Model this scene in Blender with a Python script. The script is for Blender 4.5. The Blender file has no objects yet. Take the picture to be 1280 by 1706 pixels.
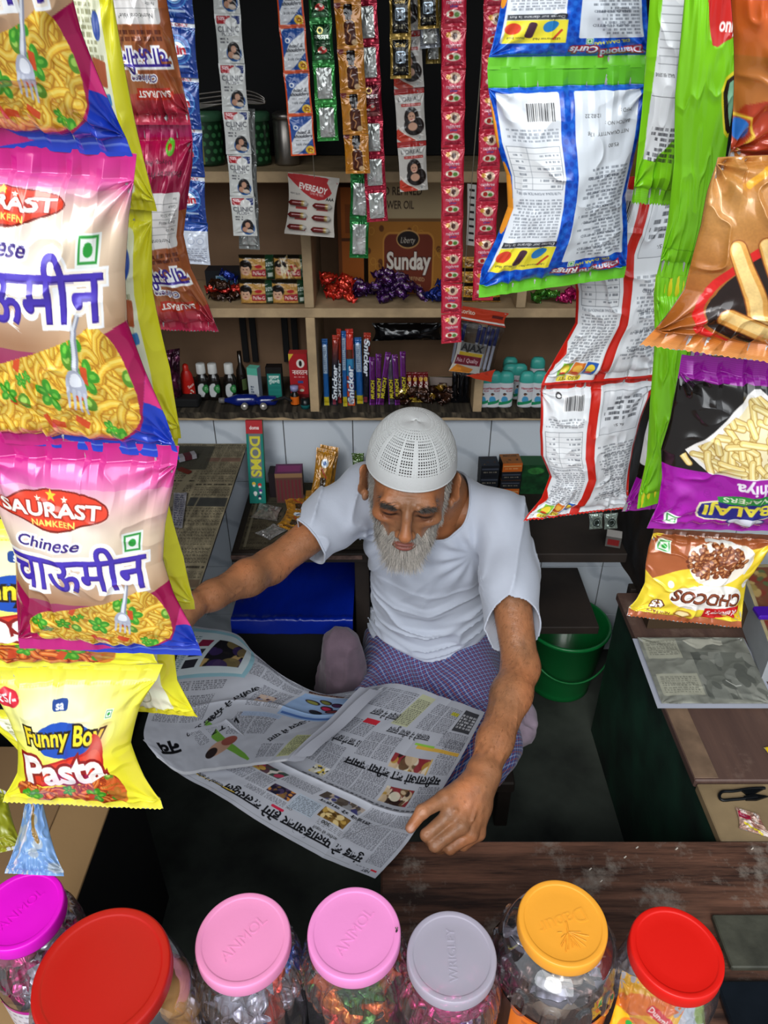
import bpy, math, random
import numpy as np
from mathutils import Vector, Matrix, Euler

scene = bpy.context.scene
COL = scene.collection
rnd = random.Random(7)

# ------------------------------------------------------------------ camera, world, light, exposure
FPX = 1241.0
TH = math.radians(32.5)
CZ = 1.6
cam_d = bpy.data.cameras.new('camera')
cam_d.sensor_fit = 'HORIZONTAL'
cam_d.sensor_width = 36.0
cam_d.lens = FPX / 1280 * 36
cam_d.clip_start = 0.02
cam = bpy.data.objects.new('camera', cam_d)
COL.objects.link(cam)
cam.location = (0, 0, CZ)
cam.rotation_euler = (math.pi / 2 - TH, 0, 0)
scene.camera = cam

world = bpy.data.worlds.new('overcast_sky')
scene.world = world
world.use_nodes = True
wn = world.node_tree
wn.nodes.clear()
wo = wn.nodes.new('ShaderNodeOutputWorld')
wb = wn.nodes.new('ShaderNodeBackground')
wg = wn.nodes.new('ShaderNodeTexGradient')
wt = wn.nodes.new('ShaderNodeTexCoord')
wm = wn.nodes.new('ShaderNodeMapping')
wr = wn.nodes.new('ShaderNodeValToRGB')
wm.inputs['Rotation'].default_value = (0, math.radians(90), 0)
wn.links.new(wt.outputs['Generated'], wm.inputs['Vector'])
wn.links.new(wm.outputs['Vector'], wg.inputs['Vector'])
wn.links.new(wg.outputs['Fac'], wr.inputs['Fac'])
wr.color_ramp.elements[0].position = 0.0
wr.color_ramp.elements[0].color = (0.25, 0.26, 0.27, 1)
wr.color_ramp.elements[1].position = 0.45
wr.color_ramp.elements[1].color = (0.86, 0.93, 1.0, 1)
wn.links.new(wr.outputs['Color'], wb.inputs['Color'])
wb.inputs['Strength'].default_value = 1.0
wn.links.new(wb.outputs['Background'], wo.inputs['Surface'])

sun_d = bpy.data.lights.new('sun', 'SUN')
sun_d.energy = 0.8
sun_d.angle = math.radians(25)
sun_d.color = (1.0, 0.97, 0.92)
sun = bpy.data.objects.new('sun', sun_d)
COL.objects.link(sun)
sun.rotation_euler = (math.radians(48), 0, math.radians(-18))
sun.location = (-1, -2, 4)
# bright open street behind the photographer: the wide soft skylight that pours into the stall
sky_d = bpy.data.lights.new('street_skylight', 'AREA')
sky_d.shape = 'RECTANGLE'
sky_d.size = 4.5
sky_d.size_y = 2.6
sky_d.energy = 95
sky_d.color = (0.93, 0.97, 1.0)
sky = bpy.data.objects.new('street_skylight', sky_d)
COL.objects.link(sky)
sky.location = (-0.6, -2.6, 3.3)
sky.rotation_euler = (Vector((0.0, 1.0, 0.6)) - Vector(sky.location)).to_track_quat('-Z', 'Y').to_euler()

vs = scene.view_settings
vs.view_transform = 'Standard'
vs.look = 'None'
vs.gamma = 1.0
vs.use_curve_mapping = False
vs.exposure = 0.40
scene.cycles.use_denoising = True
scene.cycles.max_bounces = 10
scene.cycles.transparent_max_bounces = 24
scene.cycles.sample_clamp_indirect = 6.0


# ------------------------------------------------------------------ pixel -> place helpers
def _ray(py):
    c = (853 - py) / FPX
    return math.cos(TH) + c * math.sin(TH), -math.sin(TH) + c * math.cos(TH)


def ptY(px, py, Y):
    dy, dz = _ray(py)
    t = Y / dy
    return np.array(((px - 640) / FPX * t, Y, CZ + dz * t))


def ptZ(px, py, Z):
    dy, dz = _ray(py)
    t = (Z - CZ) / dz
    return np.array(((px - 640) / FPX * t, dy * t, Z))


def ptD(px, py, t):
    dy, dz = _ray(py)
    return np.array(((px - 640) / FPX * t, dy * t, CZ + dz * t))


# ------------------------------------------------------------------ object helpers
def lin(c):
    if isinstance(c, str):
        c = c.lstrip('#')
        if len(c) == 3: c = ''.join(x + x for x in c)
        c = [int(c[i:i + 2], 16) / 255 for i in (0, 2, 4)]
    return tuple((x / 12.92 if x <= 0.04045 else ((x + 0.055) / 1.055) ** 2.4) for x in c)


def srgb(c):
    if isinstance(c, str):
        c = c.lstrip('#')
        if len(c) == 3: c = ''.join(x + x for x in c)
        return np.array([int(c[i:i + 2], 16) / 255 for i in (0, 2, 4)], np.float32)
    return np.array(c, np.float32)


def tag(o, label=None, cat=None, group=None, kind=None):
    if label: o['label'] = label
    if cat: o['category'] = cat
    if group: o['group'] = group
    if kind: o['kind'] = kind
    return o


def thing(name, loc, label, cat, group=None):
    o = bpy.data.objects.new(name, None)
    o.empty_display_size = 0.03
    COL.objects.link(o)
    o.location = Vector([float(x) for x in loc])
    return tag(o, label, cat, group)


def attach(o, parent):
    if parent is not None:
        o.parent = parent
        o.matrix_parent_inverse = world_mat(parent).inverted()
    return o


def world_mat(o):
    m = o.matrix_basis.copy()
    if o.parent is not None:
        m = world_mat(o.parent) @ o.matrix_parent_inverse @ m
    return m


def mesh_data(name, V, F, mat, col=None, smooth=True):
    V = np.asarray(V, np.float32)
    me = bpy.data.meshes.new(name)
    if isinstance(F, np.ndarray):
        n, k = F.shape
        me.vertices.add(len(V))
        me.vertices.foreach_set('co', V.ravel())
        me.loops.add(n * k)
        me.loops.foreach_set('vertex_index', F.astype(np.int32).ravel())
        me.polygons.add(n)
        me.polygons.foreach_set('loop_start', np.arange(0, n * k, k, dtype=np.int32))
        try:
            me.polygons.foreach_set('loop_total', np.full(n, k, np.int32))
        except Exception:
            pass
        me.update(calc_edges=True)
        me.validate()
    else:
        me.from_pydata([tuple(map(float, v)) for v in V], [], F)
    me.polygons.foreach_set('use_smooth', np.full(len(me.polygons), smooth))
    if col is not None:
        ca = me.color_attributes.new('Col', 'BYTE_COLOR', 'POINT')
        c4 = np.ones((len(V), 4), np.float32)
        c4[:, :3] = np.clip(col, 0, 1)
        ca.data.foreach_set('color_srgb', c4.ravel())
    if mat is not None:
        for m in (mat if isinstance(mat, (list, tuple)) else [mat]):
            me.materials.append(m)
    me.update()
    return me


def mesh(name, V, F, mat, parent=None, col=None, smooth=True):
    V = np.array(V, np.float32)
    lo, hi = V.min(0), V.max(0)
    c = (lo + hi) / 2
    c[2] = lo[2]
    me = mesh_data(name, V - c, F, mat, col, smooth)
    o = bpy.data.objects.new(name, me)
    COL.objects.link(o)
    o.location = Vector([float(x) for x in c])
    attach(o, parent)
    return o


def gridF(nu, nv, wrap=False, flip=False, off=0):
    i = np.arange(nu if wrap else nu - 1)
    j = np.arange(nv - 1)
    I, J = np.meshgrid(i, j)
    I2 = (I + 1) % nu
    a, b, c, d = J * nu + I, J * nu + I2, (J + 1) * nu + I2, (J + 1) * nu + I
    F = np.stack([a, d, c, b] if flip else [a, b, c, d], -1).reshape(-1, 4) + off
    return F


def cat_mesh(parts):
    """parts: list of (V, F, col|None) with F int arrays (quads)"""
    Vs, Fs, Cs, n = [], [], [], 0
    for p in parts:
        V, F = np.asarray(p[0], np.float32), np.asarray(p[1])
        Vs.append(V)
        Fs.append(F + n)
        n += len(V)
        c = p[2] if len(p) > 2 and p[2] is not None else np.ones((len(V), 3))
        c = np.asarray(c, np.float32)
        if c.ndim == 1: c = np.repeat(c[None], len(V), 0)
        Cs.append(c)
    return np.concatenate(Vs), np.concatenate(Fs), np.concatenate(Cs)


def box_part(lo, hi, M=None, bev=0.0, col=None):
    x0, y0, z0 = lo
    x1, y1, z1 = hi
    if bev <= 0:
        V = np.array([(x, y, z) for z in (z0, z1) for y in (y0, y1) for x in (x0, x1)], float)
        F = np.array([(0, 2, 3, 1), (4, 5, 7, 6), (0, 1, 5, 4), (2, 6, 7, 3), (0, 4, 6, 2), (1, 3, 7, 5)])
    else:
        # bevelled box: 24 verts, quads incl. bevel strips and degenerate corner quads
        c = np.array([(x, y, z) for z in (z0, z1) for y in (y0, y1) for x in (x0, x1)], float)
        ctr = c.mean(0)
        V = []
        for i in range(8):
            s = np.sign(c[i] - ctr)
            for ax in range(3):
                p = c[i] - s * bev
                p[ax] = c[i][ax]
                V.append(p)
        V = np.array(V)
        F = []
        for f, ax in (((0, 2, 3, 1), 2), ((4, 5, 7, 6), 2), ((0, 1, 5, 4), 1), ((2, 6, 7, 3), 1), ((0, 4, 6, 2), 0), ((1, 3, 7, 5), 0)):
            F.append([k * 3 + ax for k in f])
        for i in range(8):
            for ax in range(3):
                j = i ^ (1 << ax)
                if j > i:
                    b, cc = [a for a in range(3) if a != ax]
                    F.append([i * 3 + b, i * 3 + cc, j * 3 + cc, j * 3 + b])
        for i in range(8):
            F.append([i * 3, i * 3 + 1, i * 3 + 2, i * 3 + 2])
        F = np.array(F)
    if M is not None:
        V = V @ np.array(M.to_3x3()).T + np.array(M.to_translation())
    return V, F, col


def fixF(F):
    """turn degenerate quads into triangles (returns python list)"""
    out = []
    for f in F.tolist():
        g = []
        for k in f:
            if k not in g: g.append(k)
        if len(g) > 2: out.append(g)
    return out


def boxes(name, parts, mat, parent=None, col=None, smooth=False):
    V, F, C = cat_mesh(parts)
    return mesh(name, V, fixF(F), mat, parent, C if col else None, smooth)


def box(name, lo, hi, mat, parent=None, bev=0.002, M=None):
    return boxes(name, [box_part(lo, hi, M, bev)], mat, parent)


def lathe_part(prof, n=48, M=None, col=None, rib=None):
    """prof: list of (r, z[, rgb]); rib(a, i, r)->r"""
    a = np.linspace(0, 2 * math.pi, n, endpoint=False)
    V, C = [], []
    for i, p in enumerate(prof):
        r = np.full(n, p[0], float)
        if rib is not None: r = rib(a, i, r)
        V.append(np.stack([r * np.cos(a), r * np.sin(a), np.full(n, p[1])], -1))
        C.append(np.repeat([srgb(p[2]) if len(p) > 2 else (np.ones(3) if col is None else srgb(col))], n, 0))
    V = np.concatenate(V)
    C = np.concatenate(C)
    F = gridF(n, len(prof), True)
    if M is not None:
        V = V @ np.array(M.to_3x3()).T + np.array(M.to_translation())
    return V, F, C


def tube_part(pts, r, n=8, col=None):
    pts = np.asarray(pts, float)
    r = np.broadcast_to(r, (len(pts),))
    T = np.gradient(pts, axis=0)
    T /= np.linalg.norm(T, axis=1, keepdims=True) + 1e-9
    up = np.array((0, 0, 1.0)) if abs(T[0][2]) < 0.9 else np.array((1.0, 0, 0))
    V = []
    a = np.linspace(0, 2 * math.pi, n, endpoint=False)
    for p, t, rr in zip(pts, T, r):
        u = np.cross(up, t)
        u /= np.linalg.norm(u) + 1e-9
        w = np.cross(t, u)
        up = np.cross(t, u) if abs(np.dot(up, t)) > 0.95 else up
        V.append(p + rr * (np.cos(a)[:, None] * u + np.sin(a)[:, None] * w))
    V = np.concatenate(V)
    return V, gridF(n, len(pts), True), (srgb(col) if col is not None else None)


def Mx(loc=(0, 0, 0), rot=(0, 0, 0), s=1.0):
    return Matrix.Translation(Vector([float(x) for x in loc])) @ Euler(rot).to_matrix().to_4x4() @ Matrix.Scale(s, 4)


def new_obj(name, me, M, parent=None):
    o = bpy.data.objects.new(name, me)
    COL.objects.link(o)
    o.matrix_basis = M
    attach(o, parent)
    return o


def copy_tree(o, loc=None, M=None, label=None, group=None, parent=None):
    c = o.copy()
    COL.objects.link(c)
    if parent is not None:
        c.parent = parent
        c.matrix_parent_inverse = o.matrix_parent_inverse.copy()
    if M is not None: c.matrix_basis = M
    if loc is not None: c.location = Vector([float(x) for x in loc])
    if label: c['label'] = label
    if group: c['group'] = group
    for ch in list(o.children):
        copy_tree(ch, parent=c)
    return c


# ------------------------------------------------------------------ noise
def vnoise(shape, cells, seed, octs=1, per=0.5):
    """smooth value noise on a (h, w) grid, range about -1..1"""
    h, w = shape
    out = np.zeros((h, w), np.float32)
    amp, tot = 1.0, 0.0
    cy, cx = cells
    rs = np.random.RandomState(seed)
    for _ in range(octs):
        g = rs.rand(int(cy) + 3, int(cx) + 3).astype(np.float32) * 2 - 1
        y = np.linspace(0, cy, h)
        x = np.linspace(0, cx, w)
        yi, xi = y.astype(int), x.astype(int)
        fy, fx = y - yi, x - xi
        fy = (fy * fy * (3 - 2 * fy))[:, None]
        fx = (fx * fx * (3 - 2 * fx))[None]
        A = g[yi][:, xi]
        B = g[yi][:, xi + 1]
        C = g[yi + 1][:, xi]
        D = g[yi + 1][:, xi + 1]
        out += amp * ((A * (1 - fx) + B * fx) * (1 - fy) + (C * (1 - fx) + D * fx) * fy)
        tot += amp
        amp *= per
        cy, cx = cy * 2, cx * 2
    return out / tot


# ------------------------------------------------------------------ canvas: printed artwork as a colour grid
_txt = {}


def text_tris(s, bold=0.0, shear=0.0):
    k = (s, bold, shear)
    if k in _txt: return _txt[k]
    cu = bpy.data.curves.new('t', 'FONT')
    cu.body = s
    cu.offset = bold
    cu.shear = shear
    cu.resolution_u = 3
    o = bpy.data.objects.new('t', cu)
    COL.objects.link(o)
    dg = bpy.context.evaluated_depsgraph_get()
    me = bpy.data.meshes.new_from_object(o.evaluated_get(dg))
    me.calc_loop_triangles()
    n = len(me.vertices)
    v = np.zeros(n * 3)
    me.vertices.foreach_get('co', v)
    v = v.reshape(-1, 3)[:, :2]
    t = np.zeros(len(me.loop_triangles) * 3, int)
    me.loop_triangles.foreach_get('vertices', t)
    T = v[t.reshape(-1, 3)]
    bpy.data.meshes.remove(me)
    bpy.data.objects.remove(o)
    bpy.data.curves.remove(cu)
    if len(T) == 0: T = np.zeros((1, 3, 2))
    _txt[k] = T
    return T


class Cv:
    def __init__(s, W, H, S=1.0, bg='#ffffff'):
        s.W, s.H, s.S = W, H, S
        s.w, s.h = int(round(W * S)), int(round(H * S))
        s.a = np.empty((s.h, s.w, 3), np.float32)
        s.a[:] = srgb(bg)
        s.X, s.Y = np.meshgrid((np.arange(s.w) + 0.5) / S, (np.arange(s.h) + 0.5) / S)
        s.clip = None

    def put(s, m, c, al=1.0, sl=None):
        if sl is None: sl = (slice(None), slice(None))
        m = np.clip(m, 0, 1)[..., None] * al
        if s.clip is not None: m = m * s.clip[sl][..., None]
        c = srgb(c) if not isinstance(c, np.ndarray) else c
        s.a[sl] = s.a[sl] * (1 - m) + c * m

    def _sl(s, x0, y0, x1, y1):
        S = s.S
        a, b = max(0, int(x0 * S) - 2), min(s.w, int(x1 * S) + 3)
        c, d = max(0, int(y0 * S) - 2), min(s.h, int(y1 * S) + 3)
        if b <= a or d <= c: return None
        return (slice(c, d), slice(a, b))

    def rect(s, x0, y0, x1, y1, c, al=1, r=0, rot=0):
        cx, cy, hw, hh = (x0 + x1) / 2, (y0 + y1) / 2, (x1 - x0) / 2, (y1 - y0) / 2
        R = math.hypot(hw, hh) if rot else 0
        sl = s._sl(cx - max(hw, R), cy - max(hh, R), cx + max(hw, R), cy + max(hh, R))
        if sl is None: return
        X, Y = s.X[sl] - cx, s.Y[sl] - cy
        if rot:
            ca, sa = math.cos(rot), math.sin(rot)
            X, Y = X * ca + Y * sa, -X * sa + Y * ca
        qx, qy = np.abs(X) - hw + r, np.abs(Y) - hh + r
        d = np.hypot(np.maximum(qx, 0), np.maximum(qy, 0)) + np.minimum(np.maximum(qx, qy), 0) - r
        s.put(0.5 - d * s.S, c, al, sl)

    def ell(s, cx, cy, rx, ry, c, al=1, rot=0, soft=0):
        R = max(rx, ry) * (1 + soft)
        sl = s._sl(cx - R, cy - R, cx + R, cy + R)
        if sl is None: return
        X, Y = s.X[sl] - cx, s.Y[sl] - cy
        if rot:
            ca, sa = math.cos(rot), math.sin(rot)
            X, Y = X * ca + Y * sa, -X * sa + Y * ca
        q = np.hypot(X / rx, Y / ry)
        if soft: s.put((1 + soft - q) / (2 * soft), c, al, sl)
        else: s.put(0.5 - (q - 1) * min(rx, ry) * s.S, c, al, sl)

    def ring(s, cx, cy, r, w, c, al=1, ry=None):
        ry = ry or r
        sl = s._sl(cx - r - w, cy - ry - w, cx + r + w, cy + ry + w)
        if sl is None: return
        q = np.hypot((s.X[sl] - cx) / r, (s.Y[sl] - cy) / ry)
        s.put(0.5 - (np.abs(q - 1) * min(r, ry) - w / 2) * s.S, c, al, sl)

    def polymask(s, P, sl, ss=2):
        S = s.S
        P = np.asarray(P, float)
        h, w = sl[0].stop - sl[0].start, sl[1].stop - sl[1].start
        xs = (sl[1].start + (np.arange(w * ss) + 0.5) / ss) / S
        ys = (sl[0].start + (np.arange(h * ss) + 0.5) / ss) / S
        X, Y = np.meshgrid(xs, ys)
        ins = np.zeros(X.shape, bool)
        n = len(P)
        for i in range(n):
            x0, y0 = P[i]
            x1, y1 = P[(i + 1) % n]
            if y0 == y1: continue
            m = ((Y >= min(y0, y1)) & (Y < max(y0, y1)))
            ins ^= m & (X < x0 + (Y - y0) * (x1 - x0) / (y1 - y0))
        return ins.reshape(h, ss, w, ss).mean((1, 3))

    def poly(s, P, c, al=1, smooth=0):
        P = np.asarray(P, float)
        if smooth: P = chaikin(P, smooth)
        sl = s._sl(P[:, 0].min(), P[:, 1].min(), P[:, 0].max(), P[:, 1].max())
        if sl is None: return
        s.put(s.polymask(P, sl), c, al, sl)

    def line(s, P, w, c, al=1, w1=None):
        P = np.asarray(P, float)
        w1 = w if w1 is None else w1
        sl = s._sl(P[:, 0].min() - w, P[:, 1].min() - w, P[:, 0].max() + w, P[:, 1].max() + w)
        if sl is None: return
        X, Y = s.X[sl], s.Y[sl]
        D = np.full(X.shape, 1e9)
        n = len(P) - 1
        for i in range(n):
            a, b = P[i], P[i + 1]
            ab = b - a
            t = np.clip(((X - a[0]) * ab[0] + (Y - a[1]) * ab[1]) / (ab @ ab + 1e-9), 0, 1)
            d = np.hypot(X - a[0] - t * ab[0], Y - a[1] - t * ab[1])
            ww = w + (w1 - w) * (i + t) / n
            D = np.minimum(D, d - ww / 2)
        s.put(0.5 - D * s.S, c, al, sl)

    def text(s, t, x, y, size, c, al='c', bold=0.0, shear=0.0, rot=0.0, sx=1.0, out=None, fit=None, arc=0.0, a=1.0):
        """x, y: anchor of the middle of the line; fit: wanted width"""
        if out is not None:
            for (ow, oc) in (out if isinstance(out, list) else [out]):
                s.text(t, x, y, size, oc, al, bold + ow / size, shear, rot, sx, None, fit, arc, a)
        T0 = text_tris(t, 0.0, shear)
        x0, x1 = T0[..., 0].min(), T0[..., 0].max()
        T = text_tris(t, round(bold, 4), shear).copy()
        if fit: sx = fit / max(1e-6, (x1 - x0) * size)
        ox = {'c': (x0 + x1) / 2, 'l': x0, 'r': x1}[al]
        X = (T[..., 0] - ox) * size * sx
        Y = -(T[..., 1] - 0.34) * size
        if arc: Y = Y + arc * (X / ((x1 - x0) * size * sx / 2 + 1e-6)) ** 2
        ca, sa = math.cos(rot), math.sin(rot)
        PX, PY = x + X * ca - Y * sa, y + X * sa + Y * ca
        s.tris(np.stack([PX, PY], -1), c, a)

    def tris(s, T, c, a=1.0):
        sl = s._sl(T[..., 0].min(), T[..., 1].min(), T[..., 0].max(), T[..., 1].max())
        if sl is None: return
        ss = 3
        K = s.S * ss
        h, w = (sl[0].stop - sl[0].start) * ss, (sl[1].stop - sl[1].start) * ss
        B = np.zeros((h, w), bool)
        Q = T * K - np.array([sl[1].start * ss, sl[0].start * ss])
        for q in Q:
            mn, mx = q.min(0), q.max(0)
            xa, xb = max(0, int(mn[0])), min(w, int(mx[0]) + 2)
            ya, yb = max(0, int(mn[1])), min(h, int(mx[1]) + 2)
            if xb <= xa or yb <= ya: continue
            xs = np.arange(xa, xb) + 0.5
            ys = (np.arange(ya, yb) + 0.5)[:, None]
            (ax, ay), (bx, by), (cx, cy) = q
            e0 = (bx - ax) * (ys - ay) - (by - ay) * (xs - ax)
            e1 = (cx - bx) * (ys - by) - (cy - by) * (xs - bx)
            e2 = (ax - cx) * (ys - cy) - (ay - cy) * (xs - cx)
            B[ya:yb, xa:xb] |= ((e0 >= 0) & (e1 >= 0) & (e2 >= 0)) | ((e0 <= 0) & (e1 <= 0) & (e2 <= 0))
        s.put(B.reshape(h // ss, ss, w // ss, ss).mean((1, 3)), c, a, sl)

    def grad(s, y0, y1, c0, c1, x0=0, x1=None, al=1):
        x1 = s.W if x1 is None else x1
        sl = s._sl(x0, y0, x1, y1)
        t = np.clip((s.Y[sl] - y0) / (y1 - y0), 0, 1)[..., None]
        cc = srgb(c0) * (1 - t) + srgb(c1) * t
        m = ((s.X[sl] >= x0) & (s.X[sl] < x1) & (s.Y[sl] >= y0) & (s.Y[sl] < y1)).astype(np.float32)
        if s.clip is not None: m = m * s.clip[sl]
        m = m[..., None] * al
        s.a[sl] = s.a[sl] * (1 - m) + cc * m

    def micro(s, x0, y0, x1, y1, lh, c='#202020', dens=0.75, seed=1, al=0.8, ragged=0.0, wmin=0.6, wmax=2.4):
        """greeked small print: rows of word-length marks with letter-like breaks"""
        sl = s._sl(x0, y0, x1, y1)
        if sl is None: return
        rs = np.random.RandomState(seed)
        X, Y = s.X[sl], s.Y[sl]
        rows = int((y1 - y0) / lh)
        m = np.zeros(X.shape, np.float32)
        for r in range(rows):
            yy = y0 + (r + 0.5) * lh
            sel = np.abs(Y[:, 0] - yy) < lh * 0.33
            if not sel.any(): continue
            end = x1 - ragged * (x1 - x0) * rs.rand()
            x = x0
            row = np.zeros(X.shape[1], np.float32)
            while x < end:
                w = lh * rs.uniform(wmin, wmax)
                k = (X[0] >= x) & (X[0] < min(x + w, end))
                row[k] = rs.uniform(0.35, 1.0, k.sum())
                x += w + lh * 0.45 / dens
            m[sel] = np.maximum(m[sel], row[None])
        s.put(m, c, al, sl)

    def barcode(s, x0, y0, x1, y1, seed=3):
        s.rect(x0, y0, x1, y1, '#ffffff')
        rs = np.random.RandomState(seed)
        x = x0 + 1
        while x < x1 - 2:
            w = rs.choice([0.8, 1.3, 2.0])
            s.rect(x, y0 + 1, min(x + w, x1 - 1), y1 - 1, '#16161a')
            x += w + rs.choice([0.9, 1.4, 2.0])

    def vegmark(s, x, y, r, bg='#f4f7f0'):
        s.rect(x - r, y - r, x + r, y + r, bg)
        s.rect(x - r * 0.8, y - r * 0.8, x + r * 0.8, y + r * 0.8, '#2f9a3c')
        s.rect(x - r * 0.62, y - r * 0.62, x + r * 0.62, y + r * 0.62, bg)
        s.ell(x, y, r * 0.38, r * 0.38, '#2aa13a')

    def noise(s, cells, seed, amt, octs=2):
        n = vnoise((s.h, s.w), cells, seed, octs)[..., None]
        s.a = np.clip(s.a * (1 + amt * n), 0, 1)

    def rot180(s):
        s.a = s.a[::-1, ::-1].copy()
        return s


def chaikin(P, it=2, closed=True):
    P = np.asarray(P, float)
    for _ in range(it):
        if closed:
            Q = np.roll(P, -1, 0)
            P = np.stack([P * 0.75 + Q * 0.25, P * 0.25 + Q * 0.75], 1).reshape(-1, 2)
        else:
            Q = P[1:]
            A = P[:-1]
            M = np.stack([A * 0.75 + Q * 0.25, A * 0.25 + Q * 0.75], 1).reshape(-1, 2)
            P = np.concatenate([P[:1], M, P[-1:]])
    return P


def spl(P, n=24, closed=False):
    """Catmull-Rom through points"""
    P = np.asarray(P, float)
    m = len(P)
    t = np.linspace(0, m if closed else m - 1, n, endpoint=not closed)
    out = []
    for x in t:
        i = int(min(x, (m if closed else m - 1) - 1e-9))
        f = x - i
        if closed:
            a, b, c, d = P[(i - 1) % m], P[i % m], P[(i + 1) % m], P[(i + 2) % m]
        else:
            a, b, c, d = P[max(i - 1, 0)], P[i], P[min(i + 1, m - 1)], P[min(i + 2, m - 1)]
        out.append(0.5 * (2 * b + (c - a) * f + (2 * a - 5 * b + 4 * c - d) * f * f + (3 * b - a - 3 * c + d) * f ** 3))
    return np.array(out)


# ------------------------------------------------------------------ materials
_mats = {}


def mat(name, color=None, rough=0.5, metal=0.0, spec=0.5, coat=0.0, coat_rough=0.1, noise=None, bump=None, bump2=None,
        sheen=0.0, sss=0.0, trans=0.0, ior=1.45, vcol=False, alpha=None, noise_rgb=None, crough=0.0):
    """procedural principled material. noise=(scale, amount), bump=(scale, strength, detail)"""
    if name in _mats: return _mats[name]
    m = bpy.data.materials.new(name)
    m.use_nodes = True
    nt = m.node_tree
    b = nt.nodes['Principled BSDF']
    b.inputs['Roughness'].default_value = rough
    b.inputs['Metallic'].default_value = metal
    b.inputs['Specular IOR Level'].default_value = spec
    b.inputs['Coat Weight'].default_value = coat
    b.inputs['Coat Roughness'].default_value = coat_rough
    b.inputs['Sheen Weight'].default_value = sheen
    b.inputs['Subsurface Weight'].default_value = sss
    b.inputs['Subsurface Radius'].default_value = (0.012, 0.005, 0.003)
    b.inputs['Subsurface Scale'].default_value = 0.6
    b.inputs['Transmission Weight'].default_value = trans
    b.inputs['IOR'].default_value = ior
    if alpha is not None: b.inputs['Alpha'].default_value = alpha
    tc = nt.nodes.new('ShaderNodeTexCoord')
    src = None
    if vcol:
        at = nt.nodes.new('ShaderNodeAttribute')
        at.attribute_name = 'Col'
        src = at.outputs['Color']
    else:
        b.inputs['Base Color'].default_value = (*lin(color), 1)
    if noise is not None:
        nz = nt.nodes.new('ShaderNodeTexNoise')
        nz.inputs['Scale'].default_value = noise[0]
        nz.inputs['Detail'].default_value = 6
        nt.links.new(tc.outputs['Object'], nz.inputs['Vector'])
        mp = nt.nodes.new('ShaderNodeMapRange')
        mp.inputs['From Min'].default_value = 0.3
        mp.inputs['From Max'].default_value = 0.7
        if noise_rgb is not None:
            mp.inputs['To Min'].default_value = 0
            mp.inputs['To Max'].default_value = 1
        else:
            mp.inputs['To Min'].default_value = 1 - noise[1]
            mp.inputs['To Max'].default_value = 1 + noise[1] * 0.5
        nt.links.new(nz.outputs['Fac'], mp.inputs['Value'])
        mx = nt.nodes.new('ShaderNodeMix')
        mx.data_type = 'RGBA'
        if noise_rgb is not None:
            nt.links.new(mp.outputs['Result'], mx.inputs['Factor'])
            mx.inputs['B'].default_value = (*lin(noise_rgb), 1)
        else:
            mx.blend_type = 'MULTIPLY'
            mx.inputs['Factor'].default_value = 1
            nt.links.new(mp.outputs['Result'], mx.inputs['B'])
        if src is not None: nt.links.new(src, mx.inputs['A'])
        else: mx.inputs['A'].default_value = (*lin(color), 1)
        src = mx.outputs['Result']
    if src is not None: nt.links.new(src, b.inputs['Base Color'])
    nrm = None
    for bb in (bump, bump2):
        if bb is None: continue
        nz = nt.nodes.new('ShaderNodeTexNoise')
        nz.inputs['Scale'].default_value = bb[0]
        nz.inputs['Detail'].default_value = bb[2] if len(bb) > 2 else 3
        nt.links.new(tc.outputs['Object'], nz.inputs['Vector'])
        bp = nt.nodes.new('ShaderNodeBump')
        bp.inputs['Strength'].default_value = bb[1]
        bp.inputs['Distance'].default_value = bb[3] if len(bb) > 3 else 0.002
        nt.links.new(nz.outputs['Fac'], bp.inputs['Height'])
        if nrm is not None: nt.links.new(nrm, bp.inputs['Normal'])
        nrm = bp.outputs['Normal']
    if nrm is not None:
        nt.links.new(nrm, b.inputs['Normal'])
    _mats[name] = m
    return m


def clear_mat(name, tint, gloss=0.25, rough=0.04, frost=0.0):
    """thin clear plastic: mostly see-through, glossy at grazing angles; frost adds a milky scatter"""
    if name in _mats: return _mats[name]
    m = bpy.data.materials.new(name)
    m.use_nodes = True
    nt = m.node_tree
    nt.nodes.clear()
    out = nt.nodes.new('ShaderNodeOutputMaterial')
    tr = nt.nodes.new('ShaderNodeBsdfTransparent')
    tr.inputs['Color'].default_value = (*lin(tint), 1)
    gl = nt.nodes.new('ShaderNodeBsdfGlossy')
    gl.inputs['Roughness'].default_value = rough
    fr = nt.nodes.new('ShaderNodeLayerWeight')
    fr.inputs['Blend'].default_value = 0.35
    mr = nt.nodes.new('ShaderNodeMapRange')
    mr.inputs['To Min'].default_value = gloss * 0.25
    mr.inputs['To Max'].default_value = min(1, gloss * 2.2)
    mx = nt.nodes.new('ShaderNodeMixShader')
    nt.links.new(fr.outputs['Facing'], mr.inputs['Value'])
    nt.links.new(mr.outputs['Result'], mx.inputs['Fac'])
    nt.links.new(tr.outputs['BSDF'], mx.inputs[1])
    nt.links.new(gl.outputs['BSDF'], mx.inputs[2])
    last = mx
    if frost > 0:
        df = nt.nodes.new('ShaderNodeBsdfDiffuse')
        df.inputs['Color'].default_value = (*lin(tint), 1)
        m2 = nt.nodes.new('ShaderNodeMixShader')
        m2.inputs['Fac'].default_value = frost
        nt.links.new(mx.outputs['Shader'], m2.inputs[1])
        nt.links.new(df.outputs['BSDF'], m2.inputs[2])
        last = m2
    nt.links.new(last.outputs['Shader'], out.inputs['Surface'])
    _mats[name] = m
    return m


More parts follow.
